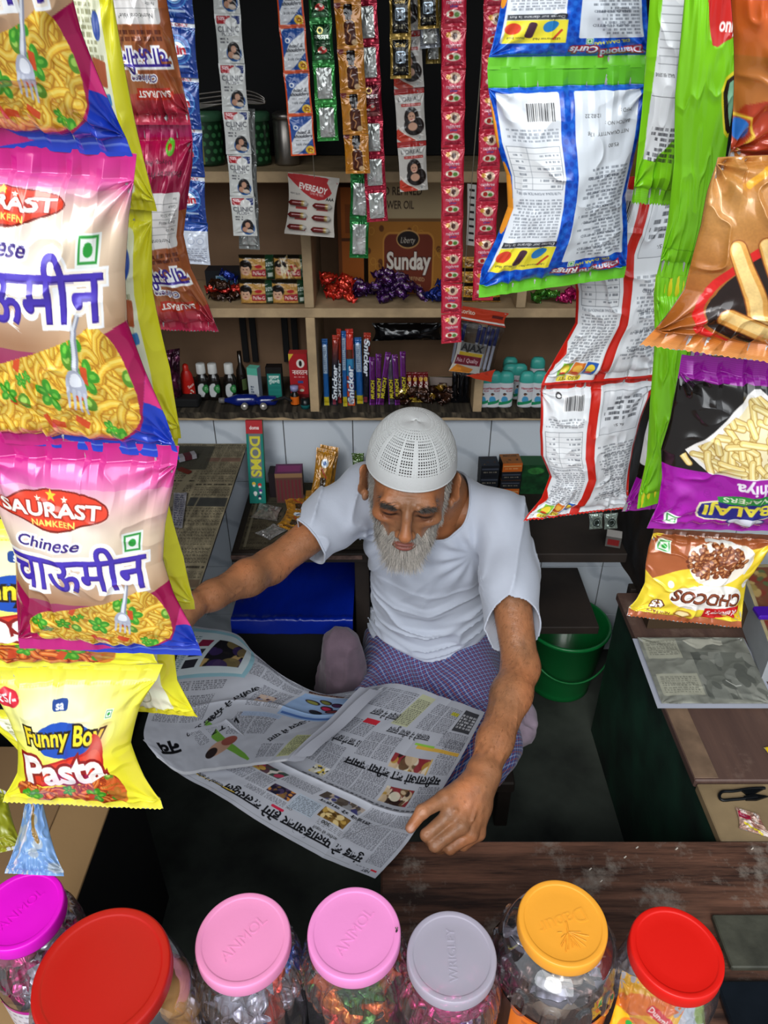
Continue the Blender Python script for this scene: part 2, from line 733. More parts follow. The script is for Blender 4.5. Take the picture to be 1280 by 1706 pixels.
M_foil = mat('printed_foil', rough=0.22, metal=0.12, spec=0.6, coat=0.5, coat_rough=0.08, vcol=True)
M_film = mat('printed_film', rough=0.3, spec=0.5, coat=0.35, coat_rough=0.12, vcol=True)
M_metalfoil = mat('shiny_sachet_foil', rough=0.25, metal=0.55, spec=0.6, coat=0.3, vcol=True)
M_card = mat('printed_card', rough=0.6, spec=0.3, vcol=True)
M_paper = mat('newsprint', rough=0.85, spec=0.15, vcol=True)
M_vplastic = mat('coloured_plastic', rough=0.3, spec=0.5, vcol=True)


# ------------------------------------------------------------------ printed packets
def pouch_geo(C4, cv, puff=0.018, back='#b0b0b0', seal=(0.07, 0.05), pinch=0.05, wr=0.0012, seed=1, pw=(2.2, 2.0), edge=None,
              bow=0.0, zig=0.0, ncrease=26, backcv=None, lumps=0.0, vmap=None):
    """C4: TL, TR, BR, BL world points of the flat packet seen from its front"""
    TL, TR, BR, BL = [np.asarray(c, float) for c in C4]
    nu, nv = cv.w, cv.h
    n = -np.cross(TR - TL, BL - TL)
    n = n / np.linalg.norm(n)
    parts = []
    for side, (w, h) in ((1, (nu, nv)), (-1, (max(8, nu // 6), max(8, nv // 6)))):
        if side < 0 and backcv is not None: w, h = backcv.w, backcv.h
        u = np.linspace(0, 1, w)[None]
        v = np.linspace(0, 1, h)[:, None]
        s0, s1 = seal
        vb = np.clip((v - s0) / (1 - s0 - s1), 0, 1)
        prof = np.maximum(0, 1 - np.abs(2 * u - 1) ** pw[0]) ** 0.75 * np.maximum(0, 1 - np.abs(2 * vb - 1) ** pw[1]) ** 0.6
        pin = pinch * np.sin(np.pi * vb) ** 0.8
        uu = 0.5 + (u - 0.5) * (1 - 2 * pin)
        if edge is not None:   # extra side offsets (left, right) as arrays over v
            le = np.interp(v[:, 0], np.linspace(0, 1, len(edge[0])), edge[0])[:, None]
            re = np.interp(v[:, 0], np.linspace(0, 1, len(edge[1])), edge[1])[:, None]
            uu = uu + le * (1 - u) + re * u
        vv = v + 0 * u
        vv = vv + bow * np.sin(np.pi * u) * (v - 0.0)
        if zig:
            zz = (np.abs(((u * w * 0.5 / 4) % 1) - 0.5) * 2 - 0.5) * zig
            vv = vv + zz * (np.clip((v - (1 - s1)) / max(s1, 1e-3), 0, 1)) ** 3
        P = (1 - uu)[..., None] * (1 - vv)[..., None] * TL + uu[..., None] * (1 - vv)[..., None] * TR \
            + uu[..., None] * vv[..., None] * BR + (1 - uu)[..., None] * vv[..., None] * BL
        # creases: run out of the seals and fade into the body
        c1 = np.interp(np.linspace(0, 1, w), np.linspace(0, 1, ncrease + 1), np.random.RandomState(seed).randn(ncrease + 1))
        c2 = np.interp(np.linspace(0, 1, w), np.linspace(0, 1, ncrease + 1), np.random.RandomState(seed + 5).randn(ncrease + 1))
        fall0 = np.exp(-np.clip(v - s0, 0, 1) / 0.10) * np.clip(v / (s0 + 1e-3), 0.25, 1)
        fall1 = np.exp(-np.clip((1 - s1) - v, 0, 1) / 0.10) * np.clip((1 - v) / (s1 + 1e-3), 0.25, 1)
        z = side * puff * prof
        if wr:
            a = vnoise((h, w), (5, 4), seed + 11, 2)
            r = 1 - np.abs(vnoise((h, w), (6, 5), seed + 17, 2)) * 3.2
            z = z + wr * 1.3 * (c1[None] * fall0 + c2[None] * fall1) + side * wr * (2.2 * a * prof ** 0.5 + 1.3 * np.clip(r, 0, 1) ** 1.5 * prof ** 0.4)
            # stretched diagonal folds from the corners
            for k, (cu, cvv) in enumerate(((0, s0), (1, s0), (0, 1 - s1), (1, 1 - s1))):
                du, dv = u - cu, (v - cvv) * 1.3
                ang = np.arctan2(np.abs(dv), np.abs(du) + 1e-6)
                rr = np.hypot(du, dv)
                z = z + side * wr * 1.6 * np.sin(ang * (9 + k)) * np.exp(-rr / 0.28) * np.clip(rr / 0.05, 0, 1) * (prof > 0)
        if lumps: z = z + side * lumps * vnoise((h, w), (6, 5), seed + 31, 2) * prof
        z = z + side * 0.00025
        P = P + z[..., None] * n
        F = gridF(w, h, flip=(side > 0))
        if side > 0:
            col = cv.a
            if vmap is not None:
                vt, vsrc = zip(*vmap)
                col = cv.a[np.clip((np.interp(np.linspace(0, 1, h), vt, vsrc) * h).astype(int), 0, h - 1)]
            col = col.reshape(-1, 3)
        elif backcv is not None: col = backcv.a[:, ::-1].reshape(-1, 3)
        else: col = np.repeat(srgb(back)[None], w * h, 0)
        parts.append((P.reshape(-1, 3), F, col))
    return cat_mesh(parts)


def pouch(name, C4, cv, material=None, parent=None, **k):
    V, F, C = pouch_geo(C4, cv, **k)
    return mesh(name, V, F, material or M_foil, parent, C)


def unit_c4(w, h):
    return [(-w / 2, 0, h / 2), (w / 2, 0, h / 2), (w / 2, 0, -h / 2), (-w / 2, 0, -h / 2)]


def art_box(name, size, arts, material=None, parent=None, M=None, side='#888888', bev=0.0):
    """box with base centre at origin; arts: dict face-> Cv for 'front'(-Y) 'back' 'left'(-X) 'right'(+X) 'top'"""
    w, d, h = size
    x0, x1, y0, y1, z0, z1 = -w / 2, w / 2, -d / 2, d / 2, 0, h
    fc = {'front': ((x0, y0, z1), (x1, y0, z1), (x1, y0, z0), (x0, y0, z0)),
          'back': ((x1, y1, z1), (x0, y1, z1), (x0, y1, z0), (x1, y1, z0)),
          'left': ((x0, y1, z1), (x0, y0, z1), (x0, y0, z0), (x0, y1, z0)),
          'right': ((x1, y0, z1), (x1, y1, z1), (x1, y1, z0), (x1, y0, z0)),
          'top': ((x0, y1, z1), (x1, y1, z1), (x1, y0, z1), (x0, y0, z1)),
          'bottom': ((x0, y0, z0), (x1, y0, z0), (x1, y1, z0), (x0, y1, z0))}
    parts = []
    for k, c in fc.items():
        cv = arts.get(k)
        if cv is None:
            W, H, col = 2, 2, np.repeat(srgb(arts.get('_' + k, side))[None], 4, 0)
        else:
            W, H, col = cv.w, cv.h, cv.a.reshape(-1, 3)
        TL, TR, BR, BL = [np.array(p, float) for p in c]
        u = np.linspace(0, 1, W)[None, :, None]
        v = np.linspace(0, 1, H)[:, None, None]
        P = (TL * (1 - u) + TR * u) * (1 - v) + (BL * (1 - u) + BR * u) * v
        parts.append((P.reshape(-1, 3), gridF(W, H, flip=True), col))
    V, F, C = cat_mesh(parts)
    if M is not None: V = V @ np.array(M.to_3x3()).T + np.array(M.to_translation())
    return mesh(name, V, F, material or M_card, parent, C, smooth=False)

# ================================================================== the stall: shell, shelving, counters
M_wood_pale = mat('pale_shelf_wood', '#b89d78', 0.7, noise=(18, 0.3), bump=(60, 0.3))
M_wood_dark = mat('dark_old_wood', '#2a211b', 0.7, noise=(9, 0.5), bump=(40, 0.4))
M_card_brown = mat('brown_cardboard', '#80634a', 0.85, noise=(7, 0.22), bump=(90, 0.15))
M_black = mat('black_paint_and_shade', '#0b0b0c', 0.8, noise=(5, 0.5))  # plain black surfaces; also stands in for deep shade by the front counter
M_floor = mat('grimy_floor', '#4a5048', 0.75, noise=(6, 0.6), noise_rgb='#1c1f1c', bump=(30, 0.4))
M_ceil = mat('dark_ceiling', '#2b2622', 0.9)
M_grout = mat('tile_grout', '#5b5a58', 0.9)


def marble_mat():
    m = mat('marble_tile', '#aab1ba', 0.22, spec=0.5, bump=(3, 0.05))
    nt = m.node_tree
    b = nt.nodes['Principled BSDF']
    tc = nt.nodes.new('ShaderNodeTexCoord')
    mp = nt.nodes.new('ShaderNodeMapping')
    mp.inputs['Rotation'].default_value = (0, 0.9, 0)
    nz = nt.nodes.new('ShaderNodeTexNoise')
    nz.inputs['Scale'].default_value = 7
    nz.inputs['Detail'].default_value = 8
    wv = nt.nodes.new('ShaderNodeTexWave')
    wv.inputs['Scale'].default_value = 2.2
    wv.inputs['Distortion'].default_value = 9
    wv.inputs['Detail'].default_value = 5
    cr = nt.nodes.new('ShaderNodeValToRGB')
    cr.color_ramp.elements[0].position = 0.0
    cr.color_ramp.elements[0].color = (*lin('#b4bcc6'), 1)
    cr.color_ramp.elements[1].position = 0.10
    cr.color_ramp.elements[1].color = (*lin('#cbd2da'), 1)
    nt.links.new(tc.outputs['Object'], mp.inputs['Vector'])
    nt.links.new(mp.outputs['Vector'], wv.inputs['Vector'])
    nt.links.new(wv.outputs['Color'], cr.inputs['Fac'])
    nt.links.new(cr.outputs['Color'], b.inputs['Base Color'])
    return m


def plank_mat(name, c0, c1, c2, rough=0.55, sc=1.0, axis=0):
    """worn wooden board: grain runs along the given axis, with rubbed pale patches"""
    m = mat(name, c0, rough)
    nt = m.node_tree
    b = nt.nodes['Principled BSDF']
    tc = nt.nodes.new('ShaderNodeTexCoord')
    mp = nt.nodes.new('ShaderNodeMapping')
    s = [34 * sc] * 3
    s[axis] = 2.4 * sc
    mp.inputs['Scale'].default_value = s
    nz = nt.nodes.new('ShaderNodeTexNoise')
    nz.inputs['Scale'].default_value = 1.6
    nz.inputs['Detail'].default_value = 9
    nz.inputs['Roughness'].default_value = 0.7
    cr = nt.nodes.new('ShaderNodeValToRGB')
    cr.color_ramp.elements[0].position = 0.38
    cr.color_ramp.elements[0].color = (*lin(c0), 1)
    cr.color_ramp.elements[1].position = 0.66
    cr.color_ramp.elements[1].color = (*lin(c1), 1)
    n2 = nt.nodes.new('ShaderNodeTexNoise')
    n2.inputs['Scale'].default_value = 7
    n2.inputs['Detail'].default_value = 8
    n2.inputs['Roughness'].default_value = 0.75
    r2 = nt.nodes.new('ShaderNodeMapRange')
    r2.inputs['From Min'].default_value = 0.54
    r2.inputs['From Max'].default_value = 0.68
    mx = nt.nodes.new('ShaderNodeMix')
    mx.data_type = 'RGBA'
    mx.inputs['B'].default_value = (*lin(c2), 1)
    nt.links.new(tc.outputs['Object'], mp.inputs['Vector'])
    nt.links.new(mp.outputs['Vector'], nz.inputs['Vector'])
    nt.links.new(nz.outputs['Fac'], cr.inputs['Fac'])
    nt.links.new(tc.outputs['Object'], n2.inputs['Vector'])
    nt.links.new(n2.outputs['Fac'], r2.inputs['Value'])
    nt.links.new(r2.outputs['Result'], mx.inputs['Factor'])
    nt.links.new(cr.outputs['Color'], mx.inputs['A'])
    nt.links.new(mx.outputs['Result'], b.inputs['Base Color'])
    bp = nt.nodes.new('ShaderNodeBump')
    bp.inputs['Strength'].default_value = 0.5
    bp.inputs['Distance'].default_value = 0.002
    nt.links.new(nz.outputs['Fac'], bp.inputs['Height'])
    nt.links.new(bp.outputs['Normal'], b.inputs['Normal'])
    return m


M_marble = marble_mat()
M_plank = plank_mat('worn_counter_plank', '#2a1a14', '#785240', '#8d8378')
M_boardR = plank_mat('brown_laminate_board', '#54403a', '#664e44', '#7d685c', 0.45, 0.5, 1)
M_tan = mat('tan_worn_board', '#8b7657', 0.6, noise=(11, 0.35), bump=(60, 0.2))
M_green = mat('green_painted_side', '#1d4030', 0.55, noise=(9, 0.8), noise_rgb='#111715', bump=(30, 0.4))

XL, XR, YW = -0.86, 1.12, 1.72      # side walls, tiled wall face


def struct(o):
    return tag(o, kind='structure')


struct(box('floor', (XL - 0.05, 0.1, -0.04), (XR + 0.05, 2.0, 0.0), M_floor, bev=0))
struct(box('ceiling', (XL - 0.05, 0.62, 2.12), (XR + 0.05, 2.0, 2.16), M_ceil, bev=0))
struct(box('wall_left', (XL - 0.05, 0.3, 0.0), (XL, 2.0, 2.12), M_black, bev=0))
struct(box('wall_right', (XR, 0.3, 0.0), (XR + 0.05, 2.0, 2.12), M_black, bev=0))
# back wall: grout bed plus marble tiles below, dark plaster above
parts = []
tw, jx = 0.177, -0.257
k0 = int(math.floor((XL - jx) / tw)) - 1
rows = [(-0.02, 0.14), (0.14, 0.318), (0.318, 0.60), (0.60, 0.785)]
for k in range(k0, k0 + 14):
    a, b_ = jx + k * tw, jx + (k + 1) * tw
    a, b_ = max(a, XL), min(b_, XR)
    if b_ - a < 0.01: continue
    for (z0, z1) in rows:
        parts.append(box_part((a + 0.0012, YW, z0 + 0.001), (b_ - 0.0012, YW + 0.008, z1 - 0.001), None, 0.0008))
V, F, C = cat_mesh(parts)
tiles = mesh('wall_back', V, fixF(F), M_marble, smooth=False)
struct(tiles)
bed = box('grout_bed', (XL, YW + 0.004, 0.0), (XR, YW + 0.03, 0.785), M_grout, tiles, bev=0)
struct(box('wall_back', (XL, 1.97, 0.0), (XR, 2.0, 2.12), M_black, bev=0))

# shelving unit let into the wall above the tiles
sh = thing('shelf_unit', (0.0, 1.83, 0.785), 'wooden shelving unit lined with brown cardboard above the marble tiles', 'shelf')
Y0, Y1 = 1.70, 1.96
XS0, XS1 = -0.84, 1.0
for z in (0.80, 1.062, 1.352):
    box('shelf_board', (XS0, Y0, z - 0.011), (XS1, Y1, z + 0.011), M_wood_pale, sh, 0.0015)
for (x, z0, z1) in ((-0.172, 0.812, 1.051), (0.232, 0.812, 1.051), (-0.172, 1.074, 1.34), (0.315, 1.074, 1.34), (-0.70, 0.812, 1.34)):
    box('divider', (x - 0.011, Y0 + 0.001, z0), (x + 0.011, Y1, z1), M_wood_pale, sh, 0.0012)
for i, (x0, x1, z0, z1) in enumerate(((-0.69, -0.184, 0.812, 1.05), (-0.16, 0.22, 0.812, 1.05), (0.244, 0.98, 0.812, 1.05),
                                      (-0.69, -0.184, 1.074, 1.34), (-0.16, 0.303, 1.074, 1.34), (0.327, 0.98, 1.074, 1.34))):
    # cardboard back lining with a fold and seams
    n = 24
    u, v = np.meshgrid(np.linspace(0, 1, n), np.linspace(0, 1, n))
    yy = 1.935 + 0.006 * vnoise((n, n), (3, 3), 40 + i, 2) - 0.004 * (np.abs(u - 0.46) < 0.03)
    P = np.stack([x0 + (x1 - x0) * u, yy, z1 - (z1 - z0) * v], -1).reshape(-1, 3)
    mesh('cardboard_lining', P, gridF(n, n, flip=True), M_card_brown, sh)
for x in (-0.372, -0.347, -0.262, -0.237):
    box('black_rail', (x - 0.008, 1.915, 0.86), (x + 0.008, 1.925, 1.0), M_black, sh, 0.001)
box('upper_back_panel', (XS0, 1.94, 1.365), (XS1, 1.95, 2.1), M_black, sh, 0.001)
# cobbles of newspaper liner hanging over the bottom board edge
cv = Cv(700, 40, 1.0, '#4f473b')
cv.noise((3, 60), 3, 0.35)
cv.micro(4, 3, 696, 38, 7, '#141210', 0.8, 5, 0.8, wmax=5)
P = []
n = 350
u = np.linspace(0, 1, n)
prof = [(1.93, 0.8125), (1.78, 0.8125), (1.70, 0.813), (1.6975, 0.811), (1.6972, 0.800)]
rs = np.random.RandomState(4)
dr = np.interp(u, np.linspace(0, 1, 60), rs.rand(60)) * 0.006
V = np.concatenate([np.stack([XS0 + 0.1 + 1.6 * u, np.full(n, y), np.full(n, z) - (dr if j == 4 else 0)], -1) for j, (y, z) in enumerate(prof)])
colr = np.concatenate([cv.a[int(j * 7), np.linspace(0, cv.w - 1, n).astype(int)] for j in range(5)])
mesh('newspaper_lining', V, gridF(n, 5, flip=True), M_paper, sh, colr)

# ------------------------------------------------------------------ ledges behind the shopkeeper
ZL = 0.60
led = box('wooden_ledge', (-0.352, 1.39, ZL - 0.025), (0.56, YW - 0.002, ZL), M_wood_dark, bev=0.002)
tag(led, 'dark wooden ledge running behind the seated man along the tiled wall', 'shelf')
low = box('low_shelf_board', (0.24, 1.46, 0.293), (0.556, YW - 0.002, 0.317), M_wood_dark, bev=0.002)
tag(low, 'low dark board above the green bucket under the ledge', 'shelf')
box('edge_strip', (-0.352, 1.386, ZL - 0.013), (-0.05, 1.39, ZL - 0.003), mat('chipped_pink_edge', '#6d5349', 0.7, noise=(60, 0.6)), led, 0.0005)
post = box('wooden_post', (-0.07, 1.42, 0.0), (-0.035, 1.455, ZL - 0.027), M_wood_dark, bev=0.002)
tag(post, 'dark upright post under the ledge left of the man', 'post')

# left side bench covered in newspaper
bench = thing('side_bench', (-0.61, 1.33, 0.0), 'tall dark side bench on the left under old newspapers', 'bench')
box('bench_top', (XL + 0.005, 0.95, 0.685), (-0.362, YW - 0.003, 0.715), M_wood_dark, bench, 0.002)
for y_ in (0.955, 1.67):
    box('leg', (-0.66, y_, 0.0), (-0.625, y_ + 0.035, 0.684), M_wood_dark, bench, 0.002)
    box('leg', (XL + 0.01, y_, 0.0), (XL + 0.045, y_ + 0.035, 0.684), M_wood_dark, bench, 0.002)
box('back_panel', (XL + 0.01, 1.00, 0.02), (-0.67, 1.66, 0.684), M_black, bench, 0.002)


def news_art(W, H, S, bg, ink, seed, head=None, photos=4, cols=4, dark=0.0):
    c = Cv(W, H, S, bg)
    rs = np.random.RandomState(seed)
    cw = W / cols
    for i in range(cols):
        y = 4
        while y < H - 8:
            k = rs.rand()
            h = rs.uniform(14, 46)
            x0, x1 = i * cw + 3, (i + 1) * cw - 3
            if k < 0.2:
                c.rect(x0, y, x1, y + h * 0.7, rs.choice(['#3a322b', '#5a4a3c', '#2d2f30', '#6b4f44']), 0.85)
                c.noise((30, 30), int(rs.randint(99)), 0.06)
                h = h * 0.7
            elif k < 0.42:
                c.micro(x0, y, x1, y + 7, 7, ink, 0.9, int(rs.randint(999)), 0.95, wmax=3.5)
                h = 9
            else:
                c.micro(x0, y, x1, y + h, 2.6, ink, 0.8, int(rs.randint(999)), 0.55)
            y += h + 3
    if head: c.text(head, W * 0.5, 12, 17, ink, fit=W * 0.8)
    return c


def sheet(name, P4, cv, label, cat, z_noise=0.004, seed=3, thick=0.0008, nmul=1.0, parent=None, material=None):
    """a loose sheet lying between four corner points (TL, TR, BR, BL) with gentle buckles"""
    TL, TR, BR, BL = [np.asarray(p, float) for p in P4]
    w, h = cv.w, cv.h
    u = np.linspace(0, 1, w)[None, :, None]
    v = np.linspace(0, 1, h)[:, None, None]
    P = (TL * (1 - u) + TR * u) * (1 - v) + (BL * (1 - u) + BR * u) * v
    P[..., 2] += z_noise * (0.5 + 0.5 * vnoise((h, w), (4, 4), seed, 2))
    Q = P.copy()
    Q[..., 2] -= thick
    V, F, C = cat_mesh([(P.reshape(-1, 3), gridF(w, h, flip=True), cv.a.reshape(-1, 3)),
                        (Q[::6, ::6].reshape(-1, 3), gridF(Q[::6, ::6].shape[1], Q[::6, ::6].shape[0]), '#777777' and srgb('#9a958a'))])
    o = mesh(name, V, F, material or M_paper, parent, C)
    if label: tag(o, label, cat)
    return o


a = news_art(300, 500, 0.9, '#7a715c', '#1b1814', 5, photos=5)
a.line([(225, 0), (150, 500)], 14, '#7c735e', 0.9)
a.line([(262, 0), (215, 500)], 3, '#7c735e', 0.8)
a.rect(120, 10, 235, 95, '#34332c', 0.8)
sheet('newspaper_sheet', [(-0.72, 1.712, 0.7165), (-0.352, 1.712, 0.7165), (-0.352, 0.99, 0.7165), (-0.72, 0.99, 0.7165)], a,
      'old yellowed newspaper spread over the tall left side bench', 'newspaper', 0.003, 8)
a = news_art(330, 300, 0.8, '#4d4638', '#17140f', 15, photos=3)
a.rect(20, 14, 250, 140, '#3c3b30', 0.7)
a.rect(8, 6, 14, 290, '#77705c', 0.8)
a.micro(90, 250, 320, 274, 16, '#0f0d0b', 0.9, 4, 0.95, wmax=2)
sheet('newspaper_sheet', [(-0.335, 1.712, ZL + 0.001), (0.0, 1.712, ZL + 0.001), (0.0, 1.405, ZL + 0.001), (-0.335, 1.405, ZL + 0.001)], a,
      'dark stained newspaper lining the ledge under the golden sachets', 'newspaper', 0.002, 9)
a = Cv(60, 140, 1, '#77757a')
a.noise((10, 5), 4, 0.3)
a.micro(8, 6, 52, 134, 9, '#2a2a44', 0.8, 8, 0.8)
sheet('paper_slip', [ptZ(290, 822, 0.722), ptZ(312, 822, 0.722), ptZ(304, 882, 0.722), ptZ(286, 880, 0.722)], a,
      'small folded grey paper slip lying on the left side bench', 'paper', 0.004, 3)

# blue plastic covered box under the ledge
n, m_ = 120, 60
u, v = np.meshgrid(np.linspace(0, 1, n), np.linspace(0, 1, m_))
X = -0.358 + 0.285 * u
lip = np.clip((v - 0.84) / 0.16, 0, 1)
Y = 1.60 - (0.27) * np.clip(v / 0.84, 0, 1) - 0.006 * lip
Z = 0.452 + 0.003 * vnoise((m_, n), (4, 8), 3, 3) - 0.035 * lip ** 1.4
rim = np.exp(-((v - 0.82) / 0.03) ** 2)
Z += rim * 0.004 * (1 + vnoise((m_, n), (2, 30), 9, 2))
M_blue = mat('blue_plastic_sheet', '#04208a', 0.28, spec=0.6, coat=0.3, bump=(35, 0.3, 4))
bb = thing('storage_box', (-0.26, 1.46, 0.0), 'low black box topped with a bright blue plastic sheet under the ledge', 'box')
box('box_body', (-0.353, 1.335, 0.0), (-0.078, 1.60, 0.445), M_black, bb, 0.003)
mesh('blue_plastic_sheet', np.stack([X, Y, Z], -1).reshape(-1, 3), gridF(n, m_, flip=True), M_blue, bb)
# crumpled blue bag beside it
n, m_ = 60, 40
th, ph = np.meshgrid(np.linspace(0, 2 * np.pi, n, endpoint=False), np.linspace(0.02, np.pi - 0.02, m_))
r = 1 + 0.22 * vnoise((m_, n), (7, 9), 5, 3) * np.sin(ph)
r[:, -6:] = r[:, -6:] * np.linspace(1, 0, 6) + r[:, :1] * np.linspace(0, 1, 6)
P = np.stack([-0.035 + 0.036 * r * np.cos(th) * np.sin(ph), 1.53 + 0.05 * r * np.sin(th) * np.sin(ph), 0.455 + 0.075 * r * np.cos(ph)], -1)
o = mesh('plastic_bag', P.reshape(-1, 3), gridF(n, m_, True), mat('crumpled_navy_plastic', '#06155e', 0.25, spec=0.7, coat=0.4, bump=(50, 0.5)))
tag(o, 'crumpled dark blue plastic bag against the left side of the man', 'bag')

# ------------------------------------------------------------------ right counter and front plank
ZC = 0.48
cr = thing('side_counter', (0.83, 1.0, 0.0), 'right side counter with a dark green painted side and worn brown top', 'counter')
box('counter_body', (0.566, 0.75, 0.0), (XR - 0.005, 1.40, ZC - 0.02), M_green, cr, 0.003)
box('brown_top_board', (0.557, 0.865, ZC - 0.02), (XR - 0.004, 1.40, ZC), M_boardR, cr, 0.0025)
box('tan_front_board', (0.560, 0.749, ZC - 0.024), (XR - 0.004, 0.863, ZC - 0.005), M_tan, cr, 0.002)
box('pale_edge_strip', (0.5575, 0.87, ZC), (0.60, 1.2, ZC + 0.0012), mat('rubbed_plywood_edge', '#7c6450', 0.6, noise=(20, 0.4)), cr, 0.0004)

pl = thing('front_counter', (0.3, 0.55, 0.0), 'weathered dark plank counter at the front carrying the candy jars', 'counter')
box('plank', (-0.005, 0.42, ZC - 0.028), (XR - 0.004, 0.747, ZC), M_plank, pl, 0.003)
box('plank', (-0.45, 0.18, ZC - 0.028), (XR - 0.004, 0.417, ZC), M_plank, pl, 0.003)
box('front_panel', (-0.45, 0.16, 0.0), (XR - 0.004, 0.176, ZC - 0.002), M_wood_dark, pl, 0.002)
box('black_shade_panel', (-0.45, 0.419, 0.36), (-0.008, 0.60, 0.38), M_black, pl, 0.002)  # added black sheet standing in for the deep shade behind the jars
# tray lids set into the counter on the right
o = box('slate_slab', (0.492, 0.542, ZC + 0.001), (0.68, 0.618, ZC + 0.012), mat('mossy_slate', '#45453a', 0.6, noise=(25, 0.5), bump=(80, 0.4)), bev=0.002)
tag(o, 'small dark slate slab lying on the plank at the right edge', 'slab')
o = box('steel_tray', (0.462, 0.43, ZC + 0.001), (0.64, 0.525, ZC + 0.014), mat('blue_grey_metal', '#1d242c', 0.35, metal=0.5, noise=(20, 0.4)), bev=0.003)
tag(o, 'dark bluish metal tray behind the bright red jar lid', 'tray')

# big brown carton at left under the packets
ct = thing('cardboard_carton', (-0.53, 0.72, 0.0), 'dark carton with a tan cardboard lid at the lower left under the yellow packets', 'box')
box('carton_body', (-0.80, 0.43, 0.0), (-0.474, 0.93, 0.484), M_black, ct, 0.002)
box('carton_top', (-0.80, 0.43, 0.4845), (-0.470, 0.93, 0.49), mat('plain_carton', '#9c7b52', 0.8, noise=(4, 0.12), bump=(120, 0.1)), ct, 0.001)
box('carton_flap', (-0.80, 0.43, 0.4905), (-0.555, 0.93, 0.493), mat('carton_flap', '#8a6b48', 0.8, noise=(4, 0.15)), ct, 0.001)

# ================================================================== signed distance modelling (for the man and his clothes)
def noise3(P, freq, seed):
    """smooth 3-D value noise, P (...,3), freq scalar or 3-vector"""
    Q = P * np.asarray(freq, np.float32)
    I = np.floor(Q).astype(np.int64)
    f = Q - I
    f = f * f * (3 - 2 * f)
    rs = np.random.RandomState(seed)
    tab = rs.rand(64, 64, 64).astype(np.float32) * 2 - 1
    out = 0
    for dx in (0, 1):
        wx = f[..., 0] if dx else 1 - f[..., 0]
        for dy in (0, 1):
            wy = f[..., 1] if dy else 1 - f[..., 1]
            for dz in (0, 1):
                wz = f[..., 2] if dz else 1 - f[..., 2]
                out = out + tab[(I[..., 0] + dx) % 64, (I[..., 1] + dy) % 64, (I[..., 2] + dz) % 64] * wx * wy * wz
    return out


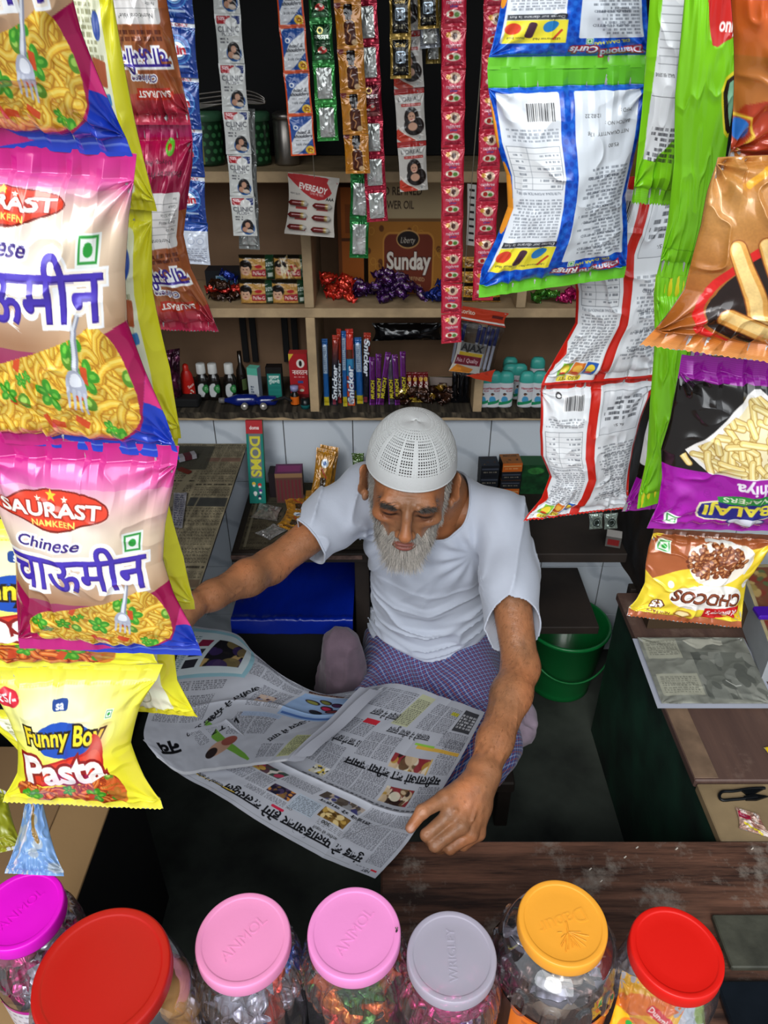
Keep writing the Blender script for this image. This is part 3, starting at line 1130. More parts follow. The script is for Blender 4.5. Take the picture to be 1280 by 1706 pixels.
class SDF:
    def __init__(s, lo, hi, h):
        s.lo = np.array(lo, np.float32)
        s.h = h
        n = np.ceil((np.array(hi) - s.lo) / h).astype(int) + 1
        s.ax = [s.lo[i] + h * np.arange(n[i], dtype=np.float32) for i in range(3)]
        s.d = np.full(n, 0.2, np.float32)

    def _reg(s, lo, hi, m):
        sl = []
        for i in range(3):
            a = max(0, int((lo[i] - m - s.lo[i]) / s.h))
            b = min(s.d.shape[i], int((hi[i] + m - s.lo[i]) / s.h) + 2)
            if b <= a: return None
            sl.append(slice(a, b))
        G = np.meshgrid(*[s.ax[i][sl[i]] for i in range(3)], indexing='ij')
        return tuple(sl), np.stack(G, -1)

    def _comb(s, sl, v, k, op):
        a = s.d[sl]
        if op == 'sub':
            v = -v
            h = np.maximum(k - np.abs(a - v), 0) / max(k, 1e-6)
            s.d[sl] = np.maximum(a, v) + h * h * k * 0.25
        else:
            h = np.maximum(k - np.abs(a - v), 0) / max(k, 1e-6)
            s.d[sl] = np.minimum(a, v) - h * h * k * 0.25

    def cone(s, p0, p1, r0, r1, k=0.01, op='add'):
        p0, p1 = np.array(p0, np.float32), np.array(p1, np.float32)
        R = max(r0, r1)
        q = s._reg(np.minimum(p0, p1) - R, np.maximum(p0, p1) + R, k * 1.5 + 0.012)
        if q is None: return
        sl, G = q
        ab = p1 - p0
        t = np.clip(((G - p0) @ ab) / (ab @ ab + 1e-12), 0, 1)
        v = np.linalg.norm(G - p0 - t[..., None] * ab, axis=-1) - (r0 + (r1 - r0) * t)
        s._comb(sl, v, k, op)

    def chain(s, pts, rs, k=0.01, op='add'):
        for i in range(len(pts) - 1): s.cone(pts[i], pts[i + 1], rs[i], rs[i + 1], k, op)

    def ell(s, c, r, k=0.01, R=None, op='add'):
        c, r = np.array(c, np.float32), np.array(r, np.float32)
        m = r.max() if R is not None else r
        q = s._reg(c - m, c + m, k * 1.5 + 0.012)
        if q is None: return
        sl, G = q
        Q = G - c
        if R is not None: Q = Q @ np.array(R, np.float32)
        k0 = np.linalg.norm(Q / r, axis=-1)
        k1 = np.linalg.norm(Q / (r * r), axis=-1)
        v = k0 * (k0 - 1) / np.maximum(k1, 1e-6)
        v = np.where(k0 < 0.05, -r.min(), v)
        s._comb(sl, v, k, op)

    def mesh(s):
        d = s.d
        S = d < 0
        nx, ny, nz = d.shape
        cnt = np.zeros((nx - 1, ny - 1, nz - 1), np.int8)
        for a in (0, 1):
            for b in (0, 1):
                for c in (0, 1):
                    cnt += S[a:nx - 1 + a, b:ny - 1 + b, c:nz - 1 + c]
        act = (cnt > 0) & (cnt < 8)
        idx = np.full(act.shape, -1, np.int64)
        ii, jj, kk = np.nonzero(act)
        idx[ii, jj, kk] = np.arange(len(ii))
        pos = np.zeros((len(ii), 3), np.float64)
        num = np.zeros(len(ii))
        base = np.stack([ii, jj, kk], -1)
        for ax in range(3):
            o1, o2 = [a for a in range(3) if a != ax]
            for b in (0, 1):
                for c in (0, 1):
                    off = np.zeros(3, int)
                    off[o1], off[o2] = b, c
                    A = base + off
                    B = A.copy()
                    B[:, ax] += 1
                    da = d[A[:, 0], A[:, 1], A[:, 2]]
                    db = d[B[:, 0], B[:, 1], B[:, 2]]
                    m = (da < 0) != (db < 0)
                    t = np.where(m, da / np.where(m, da - db, 1), 0)
                    p = A.astype(float)
                    p[:, ax] += t
                    pos[m] += p[m]
                    num[m] += 1
        V = s.lo + s.h * pos / num[:, None]
        Fs = []
        for ax in range(3):
            o1, o2 = [(1, 2), (2, 0), (0, 1)][ax]
            sl0 = [slice(None)] * 3
            sl1 = [slice(None)] * 3
            sl0[ax] = slice(0, -1)
            sl1[ax] = slice(1, None)
            a, b = S[tuple(sl0)], S[tuple(sl1)]
            E = np.nonzero(a != b)
            E = np.stack(E, -1)
            E = E[(E[:, o1] > 0) & (E[:, o2] > 0) & (E[:, o1] < d.shape[o1] - 1) & (E[:, o2] < d.shape[o2] - 1)]
            ins = S[E[:, 0], E[:, 1], E[:, 2]]
            q = []
            for (x, y) in ((-1, -1), (0, -1), (0, 0), (-1, 0)):
                C = E.copy()
                C[:, o1] += x
                C[:, o2] += y
                q.append(idx[C[:, 0], C[:, 1], C[:, 2]])
            q = np.stack(q, -1)
            q[~ins] = q[~ins][:, ::-1]
            Fs.append(q)
        F = np.concatenate(Fs)
        return V, F[(F >= 0).all(1)]


def vnormals(V, F):
    n = np.cross(V[F[:, 2]] - V[F[:, 0]], V[F[:, 3]] - V[F[:, 1]])
    N = np.zeros_like(V)
    for i in range(4): np.add.at(N, F[:, i], n)
    return N / (np.linalg.norm(N, axis=1, keepdims=True) + 1e-12)


def relax(V, F, it=2, lam=0.5):
    """light Laplacian smoothing"""
    E = np.concatenate([F[:, [0, 1]], F[:, [1, 2]], F[:, [2, 3]], F[:, [3, 0]]])
    V = V.copy()
    for _ in range(it):
        S = np.zeros_like(V)
        c = np.zeros(len(V))
        np.add.at(S, E[:, 0], V[E[:, 1]])
        np.add.at(c, E[:, 0], 1)
        np.add.at(S, E[:, 1], V[E[:, 0]])
        np.add.at(c, E[:, 1], 1)
        V = V * (1 - lam) + lam * S / np.maximum(c, 1)[:, None]
    return V


def compact(V, F, keepF, C=None):
    F = F[keepF]
    u, inv = np.unique(F, return_inverse=True)
    return (V[u], inv.reshape(F.shape)) + ((C[u],) if C is not None else ())


# ------------------------------------------------------------------ the man: joints
HC = ptD(682, 809, 1.42) + np.array((0, 0.0, 0.0))
SHL = np.array((0.245, 1.315, 0.745))      # image-right shoulder
SHR = np.array((-0.035, 1.375, 0.775))     # image-left shoulder
NECK = np.array((0.112, 1.345, 0.785))
PEL = np.array((0.125, 1.47, 0.30))
ELL_ = ptD(868, 1112, 1.44)
WRL = ptD(806, 1288, 1.272)
ELR = ptD(450, 944, 1.49)
WRR = ptD(318, 1010, 1.335)

yaw, pitch, roll = math.radians(4), math.radians(6), math.radians(-4)
ex = np.array((1.0, 0, 0)); ey = np.array((0, -1.0, 0)); ez = np.array((0, 0, 1.0))
# pitch: forward vector turns down, up vector turns towards the viewer
f1 = ey * math.cos(pitch) - ez * math.sin(pitch)
u1 = ez * math.cos(pitch) + ey * math.sin(pitch)


def rotz(v, a):
    return np.array((v[0] * math.cos(a) - v[1] * math.sin(a), v[0] * math.sin(a) + v[1] * math.cos(a), v[2]))


f1, u1, r1 = rotz(f1, -yaw), rotz(u1, -yaw), rotz(ex, -yaw)
r2 = r1 * math.cos(roll) + u1 * math.sin(roll)
u2 = u1 * math.cos(roll) - r1 * math.sin(roll)
HB = np.stack([r2, f1, u2])              # rows: local x (image right), y (face forward), z (up)


HS = 1.035


def w2h(p): return HB @ (np.asarray(p) - HC) / HS


person = thing('person', (0.12, 1.30, 0.0), 'elderly bearded man in white cap, pale shirt and checked lungi reading a newspaper', 'person')

# ---- head in its own frame
g = SDF((-0.105, -0.16, -0.25), (0.125, 0.14, 0.135), 0.0019)
nb = w2h(NECK)
g.ell((0, -0.012, 0.035), (0.073, 0.094, 0.086), 0.01)
g.ell((0, 0.032, -0.018), (0.061, 0.056, 0.074), 0.03)
g.ell((0, 0.040, -0.066), (0.047, 0.042, 0.038), 0.025)
g.ell((0, 0.072, -0.094), (0.022, 0.018, 0.018), 0.02)
g.cone((-0.034, 0.079, 0.026), (0.034, 0.079, 0.026), 0.0125, 0.0125, 0.014)
for sx in (-1, 1):
    g.ell((sx * 0.032, 0.099, 0.006), (0.0175, 0.015, 0.0135), 0.012, op='sub')
    g.ell((sx * 0.030, 0.0765, 0.004), (0.0145, 0.0135, 0.0125), 0.004)
    g.cone((sx * 0.018, 0.0955, 0.024), (sx * 0.045, 0.0845, 0.023), 0.0058, 0.0048, 0.008)     # brow
    g.ell((sx * 0.043, 0.068, -0.016), (0.019, 0.018, 0.013), 0.018)                           # cheekbone
    g.ell((sx * 0.052, 0.074, -0.046), (0.014, 0.016, 0.018), 0.016, op='sub')                 # hollow cheek
    g.chain([(sx * 0.016, 0.100, -0.028), (sx * 0.027, 0.094, -0.044), (sx * 0.030, 0.088, -0.062)], [0.0022, 0.0026, 0.002], 0.006, 'sub')
    g.chain([(sx * 0.014, 0.094, -0.004), (sx * 0.030, 0.0905, -0.0135), (sx * 0.045, 0.080, -0.007)], [0.0012, 0.002, 0.001], 0.005, 'sub')
    g.chain([(sx * 0.016, 0.0915, 0.0035), (sx * 0.030, 0.0925, -0.0005), (sx * 0.044, 0.085, 0.002)], [0.0006, 0.0011, 0.0006], 0.0022, 'sub')
g.chain([(0, 0.088, 0.024), (0, 0.101, 0.004), (0, 0.117, -0.022)], [0.0085, 0.0075, 0.0105], 0.010)   # nose
g.ell((0, 0.1175, -0.026), (0.0115, 0.0105, 0.0095), 0.006)
for sx in (-1, 1):
    g.ell((sx * 0.0125, 0.1045, -0.0305), (0.0068, 0.0095, 0.0068), 0.005)
    g.ell((sx * 0.006, 0.1105, -0.0375), (0.0032, 0.005, 0.003), 0.003, op='sub')
g.ell((0, 0.0835, -0.058), (0.027, 0.018, 0.020), 0.012)
g.ell((0, 0.1000, -0.0555), (0.018, 0.0075, 0.0048), 0.004)
g.ell((0, 0.0985, -0.0650), (0.016, 0.0080, 0.0055), 0.004)
g.chain([(-0.024, 0.094, -0.0612), (0, 0.1065, -0.0600), (0.024, 0.094, -0.0612)], [0.0008, 0.0014, 0.0008], 0.002, 'sub')
for k, z in enumerate((0.040, 0.049, 0.058)):
    g.chain([(-0.04, 0.080, z + 0.002), (-0.015, 0.089, z), (0.015, 0.089, z), (0.04, 0.080, z + 0.002)], [0.0006, 0.0013, 0.0013, 0.0006], 0.003, 'sub')
for sx in (-1, 1):
    g.chain([(sx * 0.006, 0.0985, 0.020), (sx * 0.005, 0.0975, 0.032)], [0.0012, 0.0008], 0.004, 'sub')
    Re = np.array(Euler((math.radians(-12), math.radians(0), math.radians(sx * -28))).to_matrix())
    g.ell((sx * 0.0855, -0.008, -0.002), (0.0070, 0.021, 0.037), 0.005, Re)
    g.ell((sx * 0.0930, 0.000, 0.004), (0.0055, 0.012, 0.023), 0.004, Re, op='sub')
    g.ell((sx * 0.079, 0.002, -0.030), (0.006, 0.010, 0.011), 0.006, Re)
    # neck cords
    g.cone((sx * 0.055, -0.03, -0.045), nb + np.array((sx * 0.018, 0.045, 0.0)), 0.012, 0.010, 0.018)
g.cone((0, -0.025, -0.03), nb, 0.050, 0.058, 0.03)
g.cone(nb, w2h(NECK + (0, -0.005, -0.09)), 0.056, 0.06, 0.03)
hv, hf = g.mesh()
hv = relax(hv, hf, 1, 0.35)
hn = vnormals(hv, hf)
# skin colour in head frame, painted highlights included
base = srgb('#a8704c')


def skin_col(P, seed=3):
    n1 = noise3(P, 22, seed)[..., None]
    n2 = noise3(P, 90, seed + 1)[..., None]
    n3 = noise3(P, 160, seed + 2)[..., None]
    c = base * (1 + 0.10 * n1 + 0.06 * n2)
    c = c + np.array((0.03, -0.005, -0.015), np.float32) * n1
    c = c * (1 - 0.12 * np.clip((n3 - 0.66) * 5, 0, 1))
    return c


hc = skin_col(hv)
x, y, z = hv.T


def blob(cx, cy, cz, rx, ry, rz, p=2):
    return np.exp(-(np.abs((x - cx) / rx) ** p + np.abs((y - cy) / ry) ** p + np.abs((z - cz) / rz) ** p))


def tint(m, c):
    global hc
    hc = hc * (1 - m[:, None]) + srgb(c) * m[:, None]


tint(0.85 * np.maximum(blob(0, 0.103, -0.0555, 0.021, 0.02, 0.0055, 4), blob(0, 0.103, -0.0655, 0.019, 0.02, 0.0065, 4)), '#8a4a45')
for sx in (-1, 1):
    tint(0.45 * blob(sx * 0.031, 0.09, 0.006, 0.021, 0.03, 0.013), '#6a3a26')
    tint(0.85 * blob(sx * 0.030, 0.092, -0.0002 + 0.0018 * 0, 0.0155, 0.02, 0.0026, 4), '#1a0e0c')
    tint(0.35 * blob(sx * 0.045, 0.07, -0.02, 0.02, 0.03, 0.012), '#c07a4c')  # cheek highlight painted into the skin colour
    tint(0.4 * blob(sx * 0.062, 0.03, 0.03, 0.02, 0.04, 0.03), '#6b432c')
tint(0.45 * blob(0, 0.118, -0.024, 0.012, 0.012, 0.012), '#bd7648')  # lighter nose tip: a highlight put into the colour
beard_m = np.clip((-0.056 - z + 0.36 * np.abs(x) + 0.1 * np.maximum(0, 0.06 - y)) * 90, 0, 1) * (z > -0.125) * (y > 0.0)
lipm = np.maximum(blob(0, 0.103, -0.0555, 0.024, 0.02, 0.006, 4), blob(0, 0.103, -0.0655, 0.021, 0.02, 0.0075, 4))
for sx in (-1, 1):
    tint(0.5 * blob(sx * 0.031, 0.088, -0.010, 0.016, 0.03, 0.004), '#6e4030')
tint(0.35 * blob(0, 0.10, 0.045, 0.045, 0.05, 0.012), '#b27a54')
tint(0.45 * beard_m * (1 - lipm), '#9a8678')
cap_m = np.clip((z - 0.066 - 0.1 * np.maximum(0, y)) * 200, 0, 1)
tint(0.9 * cap_m, '#231e1b')
hw = HC + HS * hv @ HB
hf_w = hf[:, ::-1] if np.linalg.det(HB) < 0 else hf

# ---- torso, arms and hands in world frame
t1 = SDF((-0.12, 1.16, 0.22), (0.34, 1.58, 0.86), 0.006)
t1.cone(SHL, SHR, 0.040, 0.040, 0.02)
t1.ell((0.105, 1.375, 0.65), (0.130, 0.078, 0.13), 0.03)
t1.ell((0.115, 1.40, 0.46), (0.125, 0.085, 0.15), 0.05)
t1.ell((0.125, 1.45, 0.32), (0.15, 0.10, 0.09), 0.04)
t1.cone(NECK + (0, 0.01, -0.06), NECK + (0, 0, 0.01), 0.060, 0.050, 0.03)
tv, tf = t1.mesh()


def arm_sdf(a0, el, wr, lo, hi, h, rads, fn=None):
    s = SDF(lo, hi, h)
    m = el + (wr - el) * 0.28
    m2 = el + (wr - el) * 0.72
    s.chain([a0, el, m, m2, wr], rads, 0.02)
    if fn: fn(s)
    return s


def cords(s, A, B, side, r, offs, seed):
    """raised veins / tendons running along a limb"""
    ab = (B - A)
    n = ab / np.linalg.norm(ab)
    sd = np.cross(n, side)
    sd /= np.linalg.norm(sd)
    up = np.cross(sd, n)
    if up @ np.array(side) < 0: up = -up
    rs = np.random.RandomState(seed)
    for o in offs:
        pts, rr = [], []
        for t in np.linspace(0.05, 0.98, 9):
            a = o + 0.25 * math.sin(3 + t * 7 + o * 5) + 0.1 * rs.randn()
            R = r[0] + (r[1] - r[0]) * t
            pts.append(A + ab * t + (up * math.cos(a) + sd * math.sin(a)) * R * 0.98)
            rr.append(0.0017)
        s.chain(pts, rr, 0.005)


def D(px, py, t): return ptD(px, py, t)


IM, MM, RM, PM = D(751, 1356, 1.213), D(768, 1376, 1.206), D(784, 1390, 1.214), D(797, 1388, 1.232)
VIEW = (np.array((0, 0, CZ)) - MM)
VIEW /= np.linalg.norm(VIEW)


def hand_left(s):
    W = WRL
    c0 = D(795, 1310, 1.25)
    for a, b, r0, r1_ in ((W, IM, 0.024, 0.0125), (W, MM, 0.025, 0.0135), (W, RM, 0.024, 0.0125), (W, PM, 0.022, 0.0115)):
        m = a * 0.45 + b * 0.55
        s.cone(a, m, r0, 0.017, 0.012)
        s.cone(m, b, 0.017, r1_, 0.012)
    for p in (IM, MM, RM, PM): s.ell(p + VIEW * 0.002, (0.0115,) * 3, 0.006)
    fg = [
        ([IM, D(711, 1391, 1.200), D(718, 1401, 1.222), D(738, 1392, 1.232)], [0.0122, 0.0105, 0.0092, 0.0082]),
        ([MM, D(725, 1408, 1.196), D(734, 1414, 1.221), D(752, 1404, 1.232)], [0.0128, 0.0108, 0.0095, 0.0085]),
        ([RM, D(750, 1413, 1.205), D(752, 1416, 1.226), D(768, 1404, 1.234)], [0.0118, 0.0100, 0.0088, 0.008]),
        ([PM, D(772, 1409, 1.222), D(772, 1412, 1.236), D(784, 1400, 1.24)], [0.0108, 0.0088, 0.008, 0.0075])]
    for P, R in fg: s.chain(P, R, 0.0035)
    T = [D(781, 1310, 1.246), D(741, 1330, 1.216), D(704, 1352, 1.196), D(684, 1379, 1.190)]
    s.chain(T[:2], [0.020, 0.0145], 0.016)
    s.chain(T[1:], [0.0132, 0.0108, 0.0085], 0.004)
    s.ell(T[2], (0.0116,) * 3, 0.003)
    for q_ in (-0.25, 0.0, 0.25):
        c_ = T[2] + (T[3] - T[2]) * q_ * 0.6 + VIEW * 0.0118
        s.cone(c_ - np.array((0.005, -0.003, 0)), c_ + np.array((0.005, -0.003, 0)), 0.0008, 0.0008, 0.0016, 'sub')
    for P in (IM, MM, RM, PM):      # tendons on the back of the hand
        s.chain([W * 0.75 + P * 0.25 + VIEW * 0.021, W * 0.4 + P * 0.6 + VIEW * 0.0162, P + VIEW * 0.010], [0.002, 0.0022, 0.0022], 0.006)
    for a, b in (((775, 1322), (772, 1362)), ((800, 1318), (788, 1368)), ((772, 1362), (760, 1350))):
        s.chain([D(*a, 1.236) + VIEW * 0.0005, D(*b, 1.204) + VIEW * 0.001], [0.0022, 0.0018], 0.005)
    for P, R in fg[:3]:             # creases over the finger joints
        for q_ in (-0.12, 0.08):
            c_ = P[1] + (P[0] - P[1]) * (0.12 + q_) + VIEW * (R[1] + 0.0004)
            s.cone(c_ - np.array((0.003, 0.005, 0)), c_ + np.array((0.003, 0.005, 0)), 0.0007, 0.0007, 0.0016, 'sub')
    s.ell(c0, (0.02, 0.02, 0.016), 0.02)


Rl = [0.043, 0.036, 0.0365, 0.0295, 0.0255]
s1 = SDF((0.0, 0.66, 0.44), (0.34, 1.20, 0.72), 0.0022)
m1 = ELL_ + (WRL - ELL_) * 0.28
m2 = ELL_ + (WRL - ELL_) * 0.72
up0 = ELL_ + (SHL - ELL_) * 0.5
s1.chain([up0, ELL_, m1, m2, WRL], [0.040, 0.034, 0.036, 0.0295, 0.0262], 0.02)
hand_left(s1)
cords(s1, ELL_, WRL, VIEW, (0.036, 0.026), (-0.7, 0.35, 0.9), 4)
av, af = s1.mesh()
s2 = SDF((-0.56, 0.96, 0.67), (0.03, 1.42, 0.85), 0.003)
m1r = ELR + (WRR - ELR) * 0.3
m2r = ELR + (WRR - ELR) * 0.75
s2.chain([SHR, ELR, m1r, m2r, WRR], [0.042, 0.033, 0.0335, 0.025, 0.022], 0.02)
cords(s2, ELR, WRR, (0.2, -0.6, 0.75), (0.033, 0.023), (-0.6, 0.5), 9)
# relaxed hand lying on the side bench
dW = np.array((-0.80, -0.58, -0.05)); dW /= np.linalg.norm(dW)
dS = np.cross(dW, (0, 0, 1.0)); dS /= np.linalg.norm(dS)
for k, (o, L) in enumerate(((-0.030, 0.066), (-0.010, 0.076), (0.011, 0.071), (0.031, 0.055))):
    kn = WRR + dW * 0.078 + dS * o + np.array((0, 0, -0.004))
    s2.cone(WRR, kn, 0.020, 0.0125, 0.012)
    s2.chain([kn, kn + dW * L * 0.45 + dS * o * 0.15 + np.array((0, 0, 0.004)), kn + dW * L * 0.8 + dS * o * 0.2 + np.array((0, 0, -0.004)),
              kn + dW * L + dS * o * 0.22 + np.array((0, 0, -0.010))], [0.0115, 0.0095, 0.0085, 0.0075], 0.003)
s2.chain([WRR + dS * -0.012, WRR + dW * 0.035 + dS * -0.042, WRR + dW * 0.062 + dS * -0.058, WRR + dW * 0.085 + dS * -0.062],
         [0.018, 0.0135, 0.0105, 0.0085], 0.006)
rv, rf = s2.mesh()
# legs (mostly under the lungi)
KL, KR = np.array((0.215, 1.10, 0.30)), np.array((-0.015, 1.17, 0.29))
s3 = SDF((-0.12, 0.94, 0.14), (0.36, 1.60, 0.44), 0.007)
s3.chain([(0.19, 1.45, 0.29), KL], [0.072, 0.052], 0.03)
s3.chain([(0.06, 1.45, 0.29), KR], [0.072, 0.052], 0.03)
s3.chain([KL, (0.05, 1.08, 0.235)], [0.048, 0.032], 0.03)
s3.chain([KR, (0.18, 1.04, 0.245)], [0.048, 0.032], 0.03)
lv, lf = s3.mesh()


def nailcol(C, V, p, r):
    m = np.clip(1.4 - np.linalg.norm((V - p) / r, axis=1), 0, 1)[:, None]
    return C * (1 - m) + srgb('#d8a28c') * m


ac = skin_col(av, 11)
ac = nailcol(ac, av, D(684.5, 1382, 1.181), 0.0066)
for p_ in (IM, MM, RM, PM, D(708, 1385, 1.19), D(725, 1408, 1.19), D(704, 1352, 1.188)):  # knuckle highlights tinted lighter into the skin
    m_ = np.exp(-(np.linalg.norm(av - p_, axis=1) / 0.011) ** 2)[:, None] * 0.35
    ac = ac * (1 - m_) + srgb('#c9997c') * m_
ac = ac * (1 - 0.10 * np.clip(noise3(av, (160, 60, 160), 8), 0, 1))[:, None]
rc = skin_col(rv, 14)
tcol = skin_col(tv, 15)
lcol = skin_col(lv, 16)
V, F, C = cat_mesh([(hw, hf_w, hc), (tv, tf, tcol), (av, af, ac), (rv, rf, rc), (lv, lf, lcol)])
M_skin = mat('weathered_skin', rough=0.40, spec=0.5, sss=0.12, vcol=True, bump=(110, 0.6, 6, 0.002), bump2=(420, 0.35, 3, 0.001))
mesh('body', V, F, M_skin, person, C)


# ---- hair strands
def strands(name, roots, dirs, lens, rads, cols, parent, material, nseg=5, curl=0.15, seed=1, grav=(0, 0, -1)):
    rs = np.random.RandomState(seed)
    n = len(roots)
    P = np.zeros((n, nseg, 3))
    p = roots.copy()
    d = dirs.copy()
    P[:, 0] = p
    side = rs.randn(n, 3) * curl
    for k in range(1, nseg):
        d = d + 0.22 * np.array(grav) + side * (0.5 + 0.5 * math.sin(k * 1.9))
        d /= np.linalg.norm(d, axis=1, keepdims=True)
        p = p + d * (lens / (nseg - 1))[:, None]
        P[:, k] = p
    T = np.gradient(P, axis=1)
    T /= np.linalg.norm(T, axis=2, keepdims=True) + 1e-9
    A = np.cross(T, np.array((0.3, 0.9, 0.2)))
    A /= np.linalg.norm(A, axis=2, keepdims=True) + 1e-9
    B = np.cross(T, A)
    tap = np.linspace(1, 0.25, nseg)[None, :, None]
    R = rads[:, None, None] * tap
    ring = [P + R * (A * math.cos(a) + B * math.sin(a)) for a in (0, 2.094, 4.189)]
    V = np.stack(ring, 2).reshape(-1, 3)          # n, nseg, 3
    F = []
    base_ = (np.arange(n) * nseg * 3)[:, None]
    for k in range(nseg - 1):
        for j in range(3):
            j2 = (j + 1) % 3
            F.append(np.concatenate([base_ + k * 3 + j, base_ + k * 3 + j2, base_ + (k + 1) * 3 + j2, base_ + (k + 1) * 3 + j], 1))
    F = np.concatenate(F)
    C = np.repeat(cols, nseg * 3, 0)
    return mesh(name, V, F, material, parent, C)


M_hair = mat('grey_hair', rough=0.55, spec=0.3, vcol=True)
rs = np.random.RandomState(3)
nw = hn @ HB
x, y, z = hv.T
# density of the beard over the face
jawline = -0.056 + 0.022 * np.clip((np.abs(x) - 0.028) / 0.03, 0, 1) + 1.6 * np.clip(np.abs(x) - 0.050, 0, 0.02)
side_burn = (np.abs(x) > 0.050) & (np.abs(x) < 0.0735) & (y > -0.005) & (y < 0.045) & (z > -0.09) & (z < 0.035)
beard = ((z < jawline) & (y > 0.02) & (z > -0.128)) | side_burn
mous = (np.abs(x) < 0.033) & (z < -0.040) & (z > -0.0535) & (y > 0.085)
nolip = (np.abs(x) < 0.021) & (z < -0.051) & (z > -0.073) & (y > 0.090)
w = np.where((beard | mous) & ~nolip, 1.0, 0.0)
w[(hn[:, 2] < -0.75) & (y < 0.05)] *= 0.3
w[side_burn] *= 0.55
w[(z > -0.05) & ~side_burn & ~mous] *= 0.6
w[mous] *= 2.4
idx = rs.choice(len(hv), 9500, p=w / w.sum())
roots = hw[idx]
fr = hn[idx]
lx, ly, lz = hv[idx].T
chin = np.clip((-lz - 0.05) / 0.05, 0, 1) * np.clip((ly - 0.02) / 0.05, 0.2, 1)
lens = 0.010 + 0.031 * chin
ism = mous[idx]
isb = side_burn[idx] & (lz > -0.05)
lens[ism] = 0.0125
lens[isb] = 0.011
lens *= rs.uniform(0.65, 1.2, len(idx)) * (1 - 0.28 * np.exp(-(lx / 0.016) ** 2))
dl = fr * 0.55 + np.stack([lx * 5.0, 0.20 + 0 * lx, -0.85 + 0 * lx], -1)
dl[ism] = fr[ism] * 0.35 + np.stack([lx[ism] * 18, 0.2 + 0 * lx[ism], -0.9 + 0 * lx[ism]], -1)
dl /= np.linalg.norm(dl, axis=1, keepdims=True)
tone = np.clip(rs.normal(0.80, 0.12, len(idx)) - 0.12 * (np.abs(lx) > 0.04) - 0.10 * ism, 0.22, 0.92)
cols = tone[:, None] * np.array((1.0, 0.965, 0.92))
strands('beard', roots, dl @ HB, lens, np.full(len(idx), 0.00048) * rs.uniform(0.7, 1.2, len(idx)), cols, person, M_hair, 6, 0.16, 5)
# eyebrows and side hair
for sx in (-1, 1):
    w = np.exp(-(((x - sx * 0.032) / 0.013) ** 4 + ((z - 0.0235 + 0.10 * np.abs(np.abs(x) - 0.03)) / 0.0036) ** 2)) * (y > 0.06)
    idx = rs.choice(len(hv), 330, p=w / w.sum())
    dl = hn[idx] * 0.5 + np.array((sx * 0.8, 0, 0.15))
    tone = rs.uniform(0.15, 0.5, len(idx))
    strands('eyebrow', hw[idx], (dl / np.linalg.norm(dl, axis=1, keepdims=True)) @ HB, rs.uniform(0.006, 0.010, len(idx)), np.full(len(idx), 0.00035),
            tone[:, None] * np.array((1, 0.95, 0.9)), person, M_hair, 4, 0.1, 6)
w = ((np.abs(x) > 0.056) & (np.abs(x) < 0.0745) & ((z > 0.012) | (y > 0.012)) & (y < 0.022) & (z > -0.005) & (z < 0.07) & (y > -0.10)).astype(float) + ((y < -0.05) & (z > -0.05) & (z < 0.06)) * 1.0
w[np.abs(x) > 0.078] = 0
idx = rs.choice(len(hv), 2200, p=w / w.sum())
dl = hn[idx] * 0.25 + np.stack([0 * idx, -0.5 + 0.0 * idx, -0.8 + 0.0 * idx], -1)
tone = rs.uniform(0.06, 0.42, len(idx))
strands('side_hair', hw[idx], (dl / np.linalg.norm(dl, axis=1, keepdims=True)) @ HB, rs.uniform(0.008, 0.016, len(idx)), np.full(len(idx), 0.0005),
        tone[:, None] * np.array((1, 0.97, 0.95)), person, M_hair, 4, 0.12, 8)
# hair on the forearms
w = ((av[:, 1] > 0.86)).astype(float)
idx = rs.choice(len(av), 650, p=w / w.sum())
an = vnormals(av, af)[idx]
ad = (WRL - ELL_) / np.linalg.norm(WRL - ELL_)
dl = an * 0.5 + ad * 0.8
idr = rs.choice(len(rv), 900)
rn = vnormals(rv, rf)[idr]
rd = (WRR - ELR) / np.linalg.norm(WRR - ELR)
dl2 = rn * 0.5 + rd * 0.6 + np.array((0, 0, -0.2))
ok = rv[idr, 0] < -0.13
R0 = np.concatenate([av[idx], rv[idr][ok]])
D0 = np.concatenate([dl, dl2[ok]])
strands('arm_hair', R0, D0 / np.linalg.norm(D0, axis=1, keepdims=True), rs.uniform(0.005, 0.011, len(R0)), np.full(len(R0), 0.00018),
        np.repeat([[0.16, 0.11, 0.09]], len(R0), 0), person, M_hair, 3, 0.1, 9)

# ---- crocheted prayer cap: real eyelet holes in a dome
na, nr = 416, 100
CR, CH = 0.0875, 0.083
cc = np.array((0.0, -0.010, 0.060))
a = np.linspace(0, 2 * math.pi, na, endpoint=False)
V = []
for j in range(nr):
    t = j / (nr - 1)                   # 0 brim .. 1 crown
    ang = t * math.pi / 2 * 0.999
    r = CR * (math.cos(ang) ** 0.70)
    zz = CH * math.sin(ang) - 0.012
    rr = r * (1 + 0.004 * np.sin(a * na / 4 * 1.0) * (t > 0.2))
    rr = rr + 0.0009 * ((j % 3) == 1) * (t > 0.22)
    V.append(np.stack([rr * 0.92 * np.cos(a), rr * 1.10 * np.sin(a), np.full(na, zz) + 0.004 * np.sin(a) ** 2], -1))
V = np.concatenate(V) + cc
F = gridF(na, nr, True)
J, I = np.divmod(np.arange(len(F)), na)
sec = (I // 32) % 2
keep = np.ones(len(F), bool)
tt = J / nr
inner = (I % 32)
ring_ok = (tt > 0.20) & (tt < 0.86)
every = np.where(tt > 0.70, 8, 4)
hole = ring_ok & (J % 4 < 2) & ((I % every) < 2)
hole &= ~((sec == 1) & ((inner < 6) | (inner > 25)) & (tt < 0.7))
keep[hole] = False
V0 = V.copy()
V = relax(V, F, 1, 0.3)
V[-6 * na:] = V0[-6 * na:]
Vc, Fc = compact(V, F, keep)
